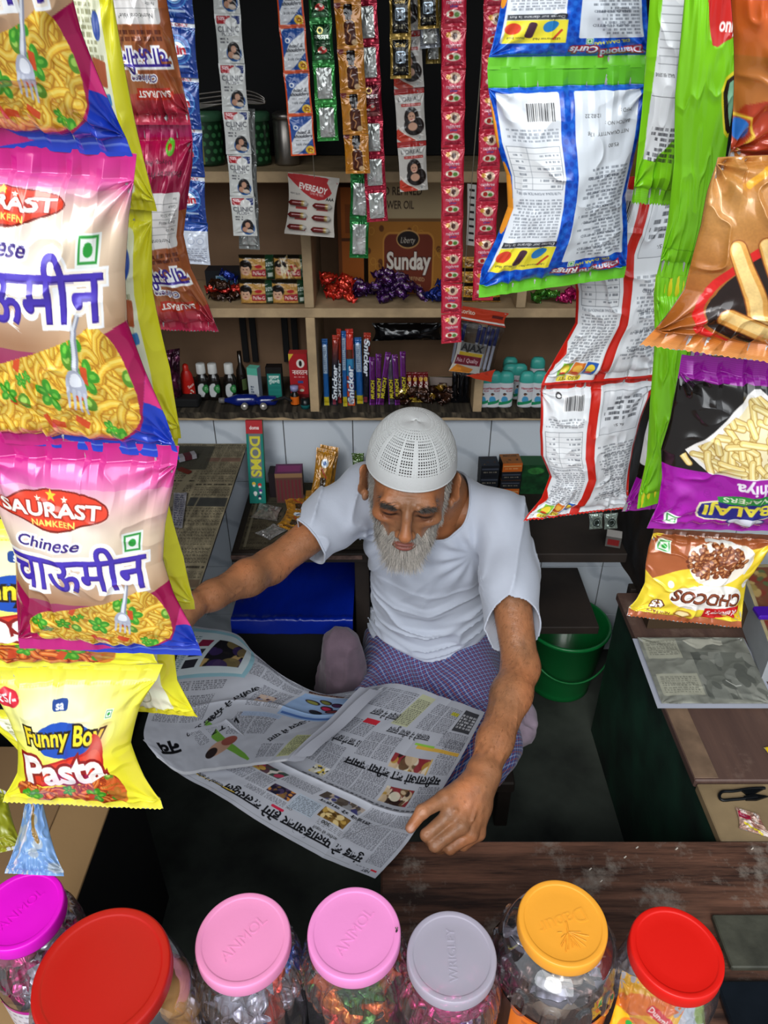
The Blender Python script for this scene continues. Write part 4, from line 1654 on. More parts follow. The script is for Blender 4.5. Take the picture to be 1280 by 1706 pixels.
o = mesh('prayer_cap', HC + HS * Vc @ HB, Fc[:, ::-1] if np.linalg.det(HB) < 0 else Fc,
         mat('white_crochet_cotton', '#dfe1e0', 0.9, spec=0.15, bump=(500, 0.5, 3, 0.001), sheen=0.2), person)
md = o.modifiers.new('thick', 'SOLIDIFY')
md.thickness = 0.0018
md.offset = 1
V, F, C = lathe_part([(1.0, 0), (1.0, 0.0)], 4)
ta = np.linspace(0, 2 * math.pi, 97)
P = np.stack([CR * 0.925 * np.cos(ta), CR * 1.105 * np.sin(ta), -0.012 + 0.004 * np.sin(ta) ** 2], -1) + cc
V, F, _ = tube_part(P, 0.0021, 8)
mesh('cap_rim', HC + HS * V @ HB, F, _mats['white_crochet_cotton'], o)

# ---- shirt
sd_ = SDF((-0.17, 1.12, 0.26), (0.36, 1.62, 0.87), 0.0031)
sd_.cone(SHL + (-0.01, 0.01, 0.0), SHR + (0.005, 0.0, 0.0), 0.056, 0.056, 0.03)
sd_.cone(NECK + (0, 0.015, -0.045), NECK + (0, 0.01, -0.01), 0.085, 0.066, 0.05)
sd_.ell((0.105, 1.365, 0.665), (0.152, 0.098, 0.135), 0.05)
sd_.ell((0.112, 1.39, 0.50), (0.135, 0.100, 0.17), 0.06)
sd_.ell((0.118, 1.43, 0.355), (0.152, 0.128, 0.115), 0.05)
SE = SHL + (ELL_ - SHL) * 0.90
sd_.chain([SHL, SHL + (ELL_ - SHL) * 0.45, SE, SE + (ELL_ - SHL) * 0.3], [0.056, 0.054, 0.052, 0.050], 0.035)
sr = (ELR - SHR)
SRE = SHR + sr * 0.66
sd_.chain([SHR, SHR + sr * 0.35, SRE, SRE + sr * 0.4], [0.056, 0.055, 0.053, 0.05], 0.035)
G = np.stack(np.meshgrid(*sd_.ax, indexing='ij'), -1)
near = np.abs(sd_.d) < 0.03
Gn = G[near]
belly = np.clip((0.60 - Gn[:, 2]) / 0.12, 0, 1) * np.clip((0.24 - np.abs(Gn[:, 0] - 0.1)) / 0.05, 0, 1) * (Gn[:, 0] < 0.27)
X_, Y_, Z_ = Gn.T
warp = noise3(Gn, 6, 31)
w1 = noise3(np.stack([X_ * 1.0 + 0.4 * Z_, Y_, Z_ * 1.0 - 0.25 * np.abs(X_ - 0.1) + 0.02 * warp], -1), (7, 4, 48), 32)
w2 = noise3(np.stack([X_ + 0.6 * Z_ + 0.03 * warp, Y_, Z_ * 0.4], -1), (26, 8, 10), 33)
w3 = noise3(Gn, (13, 13, 13), 34)
dl_ = np.linalg.norm(Gn - (SHL + np.array((-0.055, -0.03, -0.07))), axis=1)
dr_ = np.linalg.norm(Gn - (SHR + np.array((0.05, -0.03, -0.07))), axis=1)
fan = lambda c, dd, k: np.sin(np.arctan2(Gn[:, 2] - c[2], Gn[:, 0] - c[0]) * k) * np.exp(-((dd - 0.05) / 0.06) ** 2) * np.clip(dd / 0.06, 0, 1) ** 2
disp = 0.0125 * (1 - np.abs(w1)) ** 4 * belly + 0.0030 * w1 * belly + 0.0052 * w2 * (1 - 0.5 * belly) + 0.0030 * w3 + 0.0085 * (1 - np.abs(noise3(np.stack([X_ - 0.5 * Z_, Y_, 0.5 * Z_ + 0.03 * warp], -1), (14, 7, 9), 35))) ** 6 * (1 - belly)
disp += 0.0034 * fan(SHL + np.array((-0.055, -0.03, -0.07)), dl_, 11) + 0.0036 * fan(SHR + np.array((0.05, -0.03, -0.07)), dr_, 13)
sd_.d[near] -= disp.astype(np.float32)
Vs, Fs = sd_.mesh()
Vs = relax(Vs, Fs, 1, 0.4)


def hole_field(P):
    # >0 keep
    def cyl(c, d, r, r2):
        c, d = np.array(c), np.array(d) / np.linalg.norm(d)
        q = P - c
        return np.linalg.norm(q - (q @ d)[:, None] * d, axis=1) - r
    A, B = NECK + np.array((0.0, 0.035, 0.07)), NECK + np.array((-0.005, -0.085, 0.015))
    ab = B - A
    t = np.clip(((P - A) @ ab) / (ab @ ab), 0, 1)
    g1 = np.linalg.norm(P - A - t[:, None] * ab, axis=1) - (0.066 + 0.006 * t)
    # sleeve cuffs
    n1 = (ELL_ - SHL) / np.linalg.norm(ELL_ - SHL)
    g2 = np.where(P[:, 0] > 0.20, -((P - SE) @ n1), 1)
    g2 = np.where((P[:, 1] < 1.24) & (P[:, 0] > 0.18), g2, 1)
    n2 = sr / np.linalg.norm(sr)
    g3 = np.where(P[:, 0] < -0.04, -((P - SRE) @ n2), 1)
    g4 = P[:, 2] - (0.338 - 0.16 * (P[:, 0] - 0.1) - 0.10 * np.clip(1.36 - P[:, 1], -0.05, 0.2))
    g4 = np.where(P[:, 1] < 1.6, g4, 1)
    return np.minimum(np.minimum(g1, g2), np.minimum(g3, g4))


hfv = hole_field(Vs)
keep = (hfv[Fs] > 0).all(1)
Vk, Fk = compact(Vs, Fs, keep)
g0 = hole_field(Vk)
e = 0.0006
gr = np.stack([(hole_field(Vk + np.array(q) * e) - hole_field(Vk - np.array(q) * e)) / (2 * e) for q in ((1, 0, 0), (0, 1, 0), (0, 0, 1))], -1)
# boundary vertices: edges used once
E = np.sort(np.concatenate([Fk[:, [0, 1]], Fk[:, [1, 2]], Fk[:, [2, 3]], Fk[:, [3, 0]]]), axis=1)
code = E[:, 0].astype(np.int64) * len(Vk) + E[:, 1]
u_, c_ = np.unique(code, return_counts=True)
bd = u_[c_ == 1]
bv = np.unique(np.concatenate([bd // len(Vk), bd % len(Vk)]))
mv = np.zeros(len(Vk), bool)
mv[bv] = True
mv &= g0 < 0.008
Vk[mv] -= (g0[mv, None] * gr[mv])
M_shirt = mat('pale_cotton_jersey', '#c6ccda', 0.85, spec=0.2, sheen=0.25, bump=(700, 0.25, 2, 0.0006), bump2=(22, 0.35, 4, 0.004), noise=(5, 0.06))
so = mesh('shirt', Vk, Fk, M_shirt, person)
md = so.modifiers.new('thick', 'SOLIDIFY')
md.thickness = 0.003
md.offset = -1
# ribbed neck band and cuff hems from the boundary line
def rim_loop(sel_pts, name, r, closed=True):
    c = sel_pts.mean(0)
    u, s_, vt = np.linalg.svd(sel_pts - c)
    q = (sel_pts - c) @ vt[:2].T
    an_ = np.arctan2(q[:, 1], q[:, 0])
    nb_ = 64
    P = []
    for k in range(nb_):
        a0 = -math.pi + 2 * math.pi * (k + 0.5) / nb_
        dd = np.abs(np.angle(np.exp(1j * (an_ - a0))))
        wgt = np.exp(-(dd / 0.09) ** 2)
        if wgt.sum() < 0.05: continue
        P.append((sel_pts * wgt[:, None]).sum(0) / wgt.sum())
    P.append(P[0])
    V, F, _ = tube_part(np.array(P), r, 8)
    return mesh(name, V, F, M_shirt, so)


bp = Vk[mv]
for nm, msk in (('neck_band', (bp[:, 2] > 0.70) & (bp[:, 0] > 0.02) & (bp[:, 0] < 0.20)),
                ('sleeve_hem', (bp[:, 0] > 0.20) & (bp[:, 2] < 0.70) & (bp[:, 2] > 0.45) & (bp[:, 1] < 1.2)),
                ('sleeve_hem', (bp[:, 0] < -0.06) & (bp[:, 2] > 0.6)),
                ('shirt_hem', (bp[:, 2] < 0.40))):
    if msk.sum() > 30: rim_loop(bp[msk], nm, 0.0022)

# ---- checked lungi
sl_ = SDF((-0.16, 0.93, 0.10), (0.40, 1.66, 0.46), 0.0034)
sl_.ell((0.12, 1.45, 0.30), (0.165, 0.13, 0.105), 0.04)
sl_.chain([(0.19, 1.43, 0.295), KL + (0.0, 0, 0.0)], [0.092, 0.074], 0.05)
sl_.chain([(0.06, 1.43, 0.295), KR + (0.0, 0, 0.0)], [0.092, 0.074], 0.05)
sl_.chain([KL, (0.05, 1.08, 0.245)], [0.066, 0.05], 0.05)
sl_.chain([KR, (0.18, 1.06, 0.245)], [0.066, 0.05], 0.05)
sl_.ell((0.10, 1.25, 0.25), (0.13, 0.17, 0.085), 0.06)
G = np.stack(np.meshgrid(*sl_.ax, indexing='ij'), -1)
near = np.abs(sl_.d) < 0.03
Gn = G[near]
wp = noise3(Gn, 7, 41)
q = np.stack([Gn[:, 0] + 0.5 * Gn[:, 1] + 0.02 * wp, Gn[:, 1] * 0.4, Gn[:, 2]], -1)
disp = 0.006 * (1 - np.abs(noise3(q, (30, 14, 12), 42))) ** 2.5 + 0.004 * noise3(Gn, (14, 14, 14), 43)
sl_.d[near] -= disp.astype(np.float32)
Vl, Fl = sl_.mesh()
Vl = relax(Vl, Fl, 1, 0.4)


def check_mat():
    m = mat('checked_lungi_cotton', '#4a5a86', 0.85, spec=0.2, sheen=0.2, bump=(600, 0.2, 2, 0.0006))
    nt = m.node_tree
    b = nt.nodes['Principled BSDF']
    tc = nt.nodes.new('ShaderNodeTexCoord')
    last = None
    cols = [('#3d4f8a', None)]
    prev = nt.nodes.new('ShaderNodeRGB')
    prev.outputs[0].default_value = (*lin('#2b4288'), 1)
    prev = prev.outputs[0]
    for (ax, ph, wd, c) in (((0.82, 0.35, -0.42), 0.0, 0.20, '#aab6d2'), ((-0.40, 0.80, 0.30), 0.0, 0.20, '#aab6d2'),
                            ((0.82, 0.35, -0.42), 0.5, 0.17, '#a8582c'), ((-0.40, 0.80, 0.30), 0.5, 0.17, '#a8582c')):
        dt = nt.nodes.new('ShaderNodeVectorMath')
        dt.operation = 'DOT_PRODUCT'
        dt.inputs[1].default_value = ax
        nt.links.new(tc.outputs['Object'], dt.inputs[0])
        ml = nt.nodes.new('ShaderNodeMath')
        ml.operation = 'MULTIPLY_ADD'
        ml.inputs[1].default_value = 1 / 0.0096
        ml.inputs[2].default_value = ph
        nt.links.new(dt.outputs['Value'], ml.inputs[0])
        fr_ = nt.nodes.new('ShaderNodeMath')
        fr_.operation = 'FRACT'
        nt.links.new(ml.outputs[0], fr_.inputs[0])
        lt = nt.nodes.new('ShaderNodeMath')
        lt.operation = 'LESS_THAN'
        lt.inputs[1].default_value = wd
        nt.links.new(fr_.outputs[0], lt.inputs[0])
        sc_ = nt.nodes.new('ShaderNodeMath')
        sc_.operation = 'MULTIPLY'
        sc_.inputs[1].default_value = 0.55
        nt.links.new(lt.outputs[0], sc_.inputs[0])
        mx = nt.nodes.new('ShaderNodeMix')
        mx.data_type = 'RGBA'
        mx.inputs['B'].default_value = (*lin(c), 1)
        nt.links.new(sc_.outputs[0], mx.inputs['Factor'])
        nt.links.new(prev, mx.inputs['A'])
        prev = mx.outputs['Result']
    nt.links.new(prev, b.inputs['Base Color'])
    return m


mesh('lungi', Vl, Fl, check_mat(), person)

# seat and cushions around him
st = thing('low_stool', (0.12, 1.36, 0.0), 'low wooden stool hidden beneath the seated man and his lungi', 'stool')
box('stool_top', (-0.06, 1.10, 0.13), (0.30, 1.60, 0.165), M_wood_dark, st, 0.004)
for (x_, y_) in ((-0.04, 1.12), (0.28, 1.12), (-0.04, 1.58), (0.28, 1.58)):
    box('leg', (x_ - 0.015, y_ - 0.015, 0), (x_ + 0.015, y_ + 0.015, 0.13), M_wood_dark, st, 0.002)


def cushion(name, c, r, label, cat, color, seed, R=None, amp=0.12):
    s = SDF(np.array(c) - np.array(r) * 1.6 - 0.02, np.array(c) + np.array(r) * 1.6 + 0.02, 0.005)
    if name == 'cushion': s.chain([(c[0], c[1], 0.05), (c[0] - 0.006, c[1], 0.25), (c[0], c[1], 0.425)], [0.05, 0.052, 0.046], 0.02)
    else: s.ell(c, r, 0.01, R)
    G = np.stack(np.meshgrid(*s.ax, indexing='ij'), -1)
    nn = np.abs(s.d) < 0.03
    Gn = G[nn]
    s.d[nn] -= (0.010 * (1 - np.abs(noise3(Gn, (30, 25, 12), seed))) ** 3 + 0.006 * noise3(Gn, 18, seed + 1)).astype(np.float32)
    V, F = s.mesh()
    o = mesh(name, V, F, mat(name + '_cloth_%d' % seed, color, 0.9, sheen=0.2, noise=(30, 0.25), bump=(60, 0.4)))
    return tag(o, label, cat)


cushion('cushion', (-0.098, 1.262, 0.24), (0.048, 0.056, 0.24), 'greyish purple wrinkled cushion standing at the left of the man', 'cushion', '#6a5763', 51)
cushion('cloth_bundle', (0.315, 1.23, 0.225), (0.045, 0.07, 0.045), 'small pale pinkish cloth bundle at the right hip of the man', 'cloth', '#b9a3b4', 61)

# ================================================================== artwork on the hanging packets
HI_CHOW, HI_MEEN = '\u091a\u093e\u090a\u092e\u0940\u0928', '\u090a\u092e\u0940\u0928'


def noodles(c, region, n, seed, col=('#f3c33e', '#ffdf6a', '#c98a1e'), w=7, loops=True, bg='#c5851f'):
    """heap of printed noodles inside a polygon"""
    rs = np.random.RandomState(seed)
    P = chaikin(region, 2)
    sl = (slice(0, c.h), slice(0, c.w))
    old = c.clip
    c.clip = c.polymask(P, sl).astype(np.float32)
    c.rect(0, 0, c.W, c.H, bg)
    x0, y0 = P.min(0)
    x1, y1 = P.max(0)
    for i in range(n):
        x, y = rs.uniform(x0, x1), rs.uniform(y0, y1)
        R = rs.uniform(2.2, 5.5) * w * 0.6
        a0 = rs.uniform(0, 6.28)
        span = rs.uniform(1.6, 4.6)
        k = np.linspace(0, span, 9)
        ex_ = rs.uniform(0.55, 1.3)
        pts = np.stack([x + R * ex_ * np.cos(a0 + k), y + R * 0.8 * np.sin(a0 + k) + k * rs.uniform(-1, 1) * 2], -1)
        ww = w * rs.uniform(0.7, 1.1)
        b = rs.uniform(0.86, 1.06)
        c.line(pts, ww, np.clip(srgb(col[2]) * b, 0, 1))
        c.line(pts + (-0.3, -0.5), ww * 0.72, np.clip(srgb(col[0]) * b, 0, 1))
        c.line(pts + (-0.6, -1.0), ww * 0.28, np.clip(srgb(col[1]) * b, 0, 1), 0.9)
    for i in range(int(n * 0.10)):
        x, y = rs.uniform(x0, x1), rs.uniform(y0, y1)
        k = rs.rand()
        if k < 0.35:
            c.ell(x, y, w * 0.8, w * 0.8, '#5c9226')
            c.ell(x - 1, y - 1.5, w * 0.4, w * 0.35, '#a5d05a')
        elif k < 0.7:
            c.rect(x - w * 0.8, y - w * 0.4, x + w * 0.8, y + w * 0.4, '#d8491e', 0.95, 1.5, rs.uniform(0, 3))
        else:
            leaf(c, x, y, w * 1.5, rs)
    c.clip = old


def leaf(c, x, y, r, rs):
    for k in range(5):
        a = k * 1.256 + rs.uniform(-.2, .2)
        c.ell(x + math.cos(a) * r * 0.6, y + math.sin(a) * r * 0.6, r * 0.5, r * 0.36, '#3f9a24', 1, a)
    for k in range(5):
        a = k * 1.256
        c.ell(x + math.cos(a) * r * 0.55, y + math.sin(a) * r * 0.55, r * 0.26, r * 0.14, '#7fcf45', 0.8, a)


def fork(c, x, y, s, rot):
    ca, sa = math.cos(rot), math.sin(rot)
    T = lambda P: np.array([(x + (p[0] * ca - p[1] * sa) * s, y + (p[0] * sa + p[1] * ca) * s) for p in P])
    c.line(T([(0, -62), (1, -30), (0, -6)]), 6 * s, '#8f93a5', w1=9 * s)
    c.line(T([(-1, -62), (0, -30), (-1, -6)]), 3 * s, '#e9ebf2', w1=5 * s)
    c.poly(T([(-7, -10), (7, -10), (13, 4), (12, 16), (-12, 16), (-13, 4)]), '#b3b6c6', 1, 2)
    c.poly(T([(-5, -7), (5, -7), (8, 5), (-9, 10)]), '#eceef5', 1, 2)
    for k in (-9.5, -3.2, 3.2, 9.5): c.line(T([(k, 12), (k * 1.1, 34)]), 4.4 * s, '#c9ccd8', w1=2.5 * s)


def splat_seal(c, y0, y1, cols, seed):
    rs = np.random.RandomState(seed)
    c.grad(y0, y1, cols[0], cols[1])
    n = int((y1 - y0) / 1.6)
    for i in range(n): c.rect(0, y0 + i * 1.6, c.W, y0 + i * 1.6 + 0.6, cols[2], 0.35)


def art_chow(S=1.0):
    W, H = 300, 360
    c = Cv(W, H, S, '#b98a66')
    c.grad(0, 70, '#c2157a', '#d2449a')
    c.grad(58, 130, '#cf6aa0', '#c39a78')
    c.grad(130, 250, '#c39a78', '#a97a58')
    c.ell(150, 128, 150, 60, '#fff6ea', 0.85, 0, 0.75)
    c.ell(245, 190, 60, 120, '#e8cba4', 0.5, 0, 0.8)
    c.grad(238, 276, '#a03a62', '#a01455', al=0.9)
    c.poly([(-20, 208), (60, 250), (110, 262), (300, 214), (320, 400), (-20, 400)], '#a3124f')
    # blue foot and corners
    c.poly([(200, 345), (262, 318), (300, 262), (310, 370), (160, 370)], '#1d3bb2')
    c.poly([(282, 288), (300, 262), (301, 300)], '#d8327c')
    noodles(c, [(22, 292), (60, 262), (112, 248), (170, 236), (222, 226), (262, 208), (282, 250), (276, 300), (238, 330), (150, 338), (60, 336), (26, 322)],
            190, 11, w=11)
    rs = np.random.RandomState(2)
    for (x, y, r) in ((92, 282, 12), (118, 268, 8), (60, 300, 9), (222, 316, 9), (130, 262, 6)): leaf(c, x, y, r, rs)
    fork(c, 205, 262, 1.05, 0.42)
    c.grad(338, 360, '#1c38b4', '#2344c4')
    c.poly([(0, 338), (110, 338), (160, 349), (96, 360), (0, 360)], '#c3217c')
    c.rect(150, 346, 300, 348.5, '#6f86d8', 0.8)
    # logo
    c.poly([(6, 92), (40, 74), (60, 66), (110, 58), (160, 62), (204, 74), (212, 90), (196, 100), (170, 106), (112, 124), (58, 106), (20, 102)], '#7a1d12', 1, 2)
    c.poly([(9, 91), (42, 76), (62, 68), (110, 60), (158, 64), (202, 76), (209, 90), (194, 98), (168, 104), (112, 121), (60, 104), (22, 100)], '#e2432a', 1, 2)
    for (x, y, r, k) in ((112, 68, 10, '#ffd23c'), (90, 73, 6, '#fff2dc'), (134, 73, 6, '#fff2dc')):
        P = [(x + r * (1 if i % 2 == 0 else 0.42) * math.sin(i * math.pi / 5), y - r * (1 if i % 2 == 0 else 0.42) * math.cos(i * math.pi / 5)) for i in range(10)]
        c.poly(P, k)
    c.text('SAURAST', 108, 88, 27, '#fffaf0', bold=0.032, out=(1.6, '#a82a1a'), fit=172)
    c.text('NAMKEEN', 112, 107, 12.5, '#ffe06a', bold=0.02, fit=76)
    c.text('Chinese', 96, 137, 24, '#3a2477', bold=0.02, shear=0.35, out=[(3, '#ffffff')], fit=118)
    c.text(HI_CHOW, 140, 184, 78, '#3c2590', bold=0.018, out=[(6.5, '#ffffff'), (3.4, '#fff3e2')], fit=262, rot=-0.02)
    c.text(HI_CHOW, 139, 182.5, 78, '#4a35b0', bold=0.004, fit=262, rot=-0.02)
    c.vegmark(248, 136, 17)
    return c


def backprint(c, x0, y0, x1, y1, ink='#3b3f4a', seed=1, bar=True, table=True):
    """the small print panel on the back of a packet (drawn upright)"""
    w, h = x1 - x0, y1 - y0
    c.micro(x0 + 4, y0 + 4, x1 - 4, y0 + h * 0.34, 5.4, ink, 0.8, seed, 0.62, ragged=0.1)
    if table:
        ty0, ty1 = y0 + h * 0.38, y0 + h * 0.68
        c.rect(x0 + 4, ty0, x1 - 4, ty1, ink, 0.75)
        c.rect(x0 + 5, ty0 + 1, x1 - 5, ty1 - 1, '#eceef0')
        n = 7
        for i in range(1, n):
            yy = ty0 + (ty1 - ty0) * i / n
            c.rect(x0 + 5, yy, x1 - 5, yy + 0.6, ink, 0.6)
            c.micro(x0 + 8, yy - 6.5, x0 + w * 0.5, yy - 0.6, 5.6, ink, 0.8, seed + i, 0.7, ragged=0.5)
            c.micro(x0 + w * 0.72, yy - 6.5, x1 - 9, yy - 0.6, 5.6, ink, 0.8, seed + 30 + i, 0.7, ragged=0.6)
        c.rect(x0 + w * 0.62, ty0, x0 + w * 0.62 + 0.7, ty1, ink, 0.7)
        c.text('NUTRITIONAL INFORMATION PER 100 g', x0 + w / 2, ty0 - 6, 6.5, ink, fit=w * 0.85)
    c.micro(x0 + 4, y0 + h * 0.71, x1 - 4, y0 + h * 0.80, 5.2, ink, 0.8, seed + 9, 0.6, ragged=0.3)
    if bar: c.barcode(x0 + w * 0.08, y0 + h * 0.84, x0 + w * 0.56, y0 + h * 0.96, seed)


def art_chow_back(S=0.8):
    W, H = 260, 400
    c = Cv(W, H, S, '#a35a34')
    c.grad(0, 60, '#c22a50', '#b03a3c')
    c.grad(250, 400, '#8e1a3c', '#c01452')
    c.ell(190, 120, 50, 90, '#d09a66', 0.6, 0, 0.8)
    c.text('SAURAST', 96, 60, 17, '#fffaf0', bold=0.03, out=[(5, '#c23622')], fit=110)
    c.text('Chinese', 118, 88, 18, '#3a2477', shear=0.3, bold=0.01, out=(2.5, '#ffffff'), fit=88)
    c.text(HI_CHOW, 112, 124, 50, '#3c2590', bold=0.015, out=(5, '#ffffff'), fit=180)
    c.micro(30, 152, 230, 176, 11, '#3a1010', 0.8, 4, 0.7)
    c.rect(24, 182, 226, 284, '#e9e4e0', 1, 8)
    c.text('Nutritional Value*', 112, 196, 11, '#333', fit=130)
    for i in range(5):
        c.rect(30, 208 + i * 14, 220, 208.8 + i * 14, '#777')
        c.text(['Per 100g', 'Energy 448.8 Kcal', 'Protein 3.2 Gms', 'Calcium', 'Iron'][i], 36, 216 + i * 14, 8, '#444', 'l')
    c.text('Packed by Prince Gruh', 120, 316, 15, '#3a0d20', fit=180)
    c.text('Udyog, Rajkot', 120, 336, 11, '#3a0d20', fit=110)
    c.ell(70, 362, 15, 15, '#6abf2c')
    c.ell(70, 362, 7, 6, '#c8321e')
    c.grad(378, 400, '#b81860', '#e0457a')
    return c.rot180()


def art_pasta(S=1.0):
    W, H = 270, 250
    c = Cv(W, H, S, '#f0ea35')
    c.ell(120, 70, 110, 60, '#f7f5c8', 0.95, 0, 0.5)
    c.grad(0, 26, '#e9e22e', '#f6f06a')
    for i in range(60): c.rect(i * 4.6, 24, i * 4.6 + 2, 26, '#b5a61c', 0.6)
    c.poly([(60, 96), (90, 74), (140, 68), (188, 82), (212, 108), (190, 122), (120, 128), (76, 122)], '#1c4fb5', 1, 2)
    c.text('Funny Boy', 126, 92, 40, '#f8dc2e', bold=0.03, shear=0.1, out=[(3.4, '#20160a')], fit=166, rot=-0.05)
    # boy cartoon head omitted on purpose; a plain red-sleeved wave mark stands in
    c.poly([(22, 172), (60, 146), (120, 128), (170, 120), (192, 100), (186, 84), (206, 92), (216, 122), (206, 152), (176, 172), (120, 180), (60, 190), (30, 190)], '#c22018', 1, 2)
    c.poly([(26, 172), (62, 149), (122, 131), (172, 124), (196, 108), (212, 124), (202, 148), (172, 168), (118, 177), (60, 186), (32, 186)], '#e43a22', 1, 2)
    c.ell(196, 112, 14, 30, '#f0a79a', 0.6, 0.5, 0.6)
    c.text('Pasta', 118, 152, 78, '#fffaf2', bold=0.035, out=[(5, '#8e1410')], fit=176, rot=-0.10)
    noodles(c, [(16, 190), (70, 192), (120, 186), (170, 176), (214, 158), (232, 172), (228, 222), (160, 232), (80, 230), (24, 222), (12, 204)],
            70, 31, ('#e06a24', '#f7a255', '#8e2f10'), 12, bg='#a8431a')
    rs = np.random.RandomState(5)
    leaf(c, 118, 198, 13, rs)
    c.poly([(196, 178), (216, 166), (232, 176), (226, 226), (200, 230)], '#d8632c', 0.75, 2)
    c.text('Namkeen', 208, 184, 9, '#7a6a10', rot=-0.15)
    c.rect(108, 38, 136, 54, '#26478f', 1, 5)
    c.text('sa', 122, 46, 17, '#ffffff', bold=0.03)
    c.ell(22, 44, 25, 13, '#cf2438', 1, -0.1)
    c.text('\u20b95/-', 21, 44, 17, '#fff4f0', bold=0.03, rot=-0.08, fit=36)
    c.vegmark(214, 62, 6.5)
    c.grad(232, 250, '#ece432', '#f4ee58')
    return c


def art_yellow_back(S=0.7):
    W, H = 240, 280
    c = Cv(W, H, S, '#e6df2a')
    c.rect(24, 24, 196, 256, '#efefcf', 1, 12)
    c.micro(34, 34, 186, 110, 8, '#555020', 0.8, 3, 0.6, ragged=0.2)
    c.rect(34, 118, 110, 178, '#6a6a38', 0.9, 5)
    c.rect(35.5, 119.5, 108.5, 176.5, '#efefcf', 1, 5)
    for i in range(5): c.micro(38, 122 + i * 10, 104, 130 + i * 10, 8, '#555020', 0.8, 8 + i, 0.7, ragged=0.3)
    c.ell(130, 210, 24, 24, '#8d8a58')
    c.ell(130, 210, 22, 22, '#efefcf')
    c.ell(176, 60, 12, 16, '#2c4c9e')
    c.rect(150, 96, 186, 126, '#b3562a', 1, 3, 0.15)
    c.rect(150, 136, 188, 150, '#3a7fc0', 1, 4, -0.1)
    c.grad(0, 18, '#d8d022', '#eee83c')
    c.grad(264, 280, '#e2da2c', '#d2c820')
    return c


def art_rings_back(S=1.0, front_word='Rings'):
    W, H = 250, 385
    c = Cv(W, H, S, '#1558c8')
    rs = np.random.RandomState(7)
    for j in range(36):
        for i in range(24):
            if 40 < j: continue
            x, y = i * 11 + (j % 2) * 5.5, j * 11.5 + 6
            c.ell(x, y, 3.9, 4.4, '#0a3aa6' if (i + j) % 3 else '#2c77e0', 0.75)
    c.rect(0, 0, W, 30, '#63bf2a')
    c.rect(0, 28, W, 30, '#3f9a1c')
    c.rect(0, H - 26, W, H, '#6cc62e')
    # upside down print: draw upright on a separate canvas
    d = Cv(W, H, S, '#000000')
    d.a[:] = c.a[::-1, ::-1]
    d.rect(12, 60, 118, 348, '#dfe5ec', 1, 3)
    d.rect(142, 52, 240, 348, '#e6eaf0', 1, 3)
    # right hand (in the upright frame) panel
    d.rect(138, 52, 236, 96, '#f3e33a')
    d.poly([(150, 88), (160, 74), (172, 72), (178, 84), (170, 94), (156, 94)], '#2a83c8', 1, 2)
    d.rect(188, 62, 202, 92, '#4a2a3a', 1, 5, 0.2)
    d.ell(224, 80, 13, 11, '#e0462a')
    d.rect(150, 56, 154, 80, '#c8412c', 1, 2, 0.6)
    for (x, y, t) in ((168, 60, 'LED Horror Nail'), (216, 62, 'Bhoot Skull'), (164, 96, 'Car')): d.text(t, x, y, 6, '#303030')
    d.rect(140, 97, 236, 107, '#22242c', 0.85)
    d.text('Darne aur darane la fun', 188, 102, 7.5, '#ffffff', fit=88)
    d.text('Diamond', 50, 34, 17, '#e8f0ff', bold=0.03, out=(2.5, '#b82230'), rot=-0.12, fit=64)
    d.text('DIL DAAR HAI', 64, 52, 8, '#f4e23c', bold=0.03, fit=56, rot=-0.1)
    d.text(front_word, 108, 38, 17, '#ffffff', bold=0.03, shear=0.2, out=(2.2, '#a52232'), fit=42)
    d.vegmark(100, 54, 6)
    backprint(d, 142, 110, 240, 344, '#59606c', 5)
    d.micro(18, 66, 112, 236, 6.6, '#3d4450', 0.7, 6, 0.6, ragged=0.45)
    for i in range(6): d.text('SNACKS LIMITED', 66, 84 + i * 26, 7, '#3d4450', fit=62)
    d.text('\u20b95.00', 40, 264, 9, '#333', 'l')
    d.text('NET QUANTITY  13g', 24, 284, 8, '#333', 'l')
    d.text('BATCH NO :', 24, 300, 8, '#333', 'l')
    d.text('12.02.22', 76, 312, 8, '#222', 'l')
    d.text('MFD :', 24, 318, 8, '#333', 'l')
    d.poly([(240, 120), (252, 120), (252, 230), (246, 250), (240, 200)], '#f39a2e', 1, 2)
    d.poly([(244, 270), (252, 260), (252, 350), (246, 330)], '#f39a2e', 1, 2)
    return d.rot180()


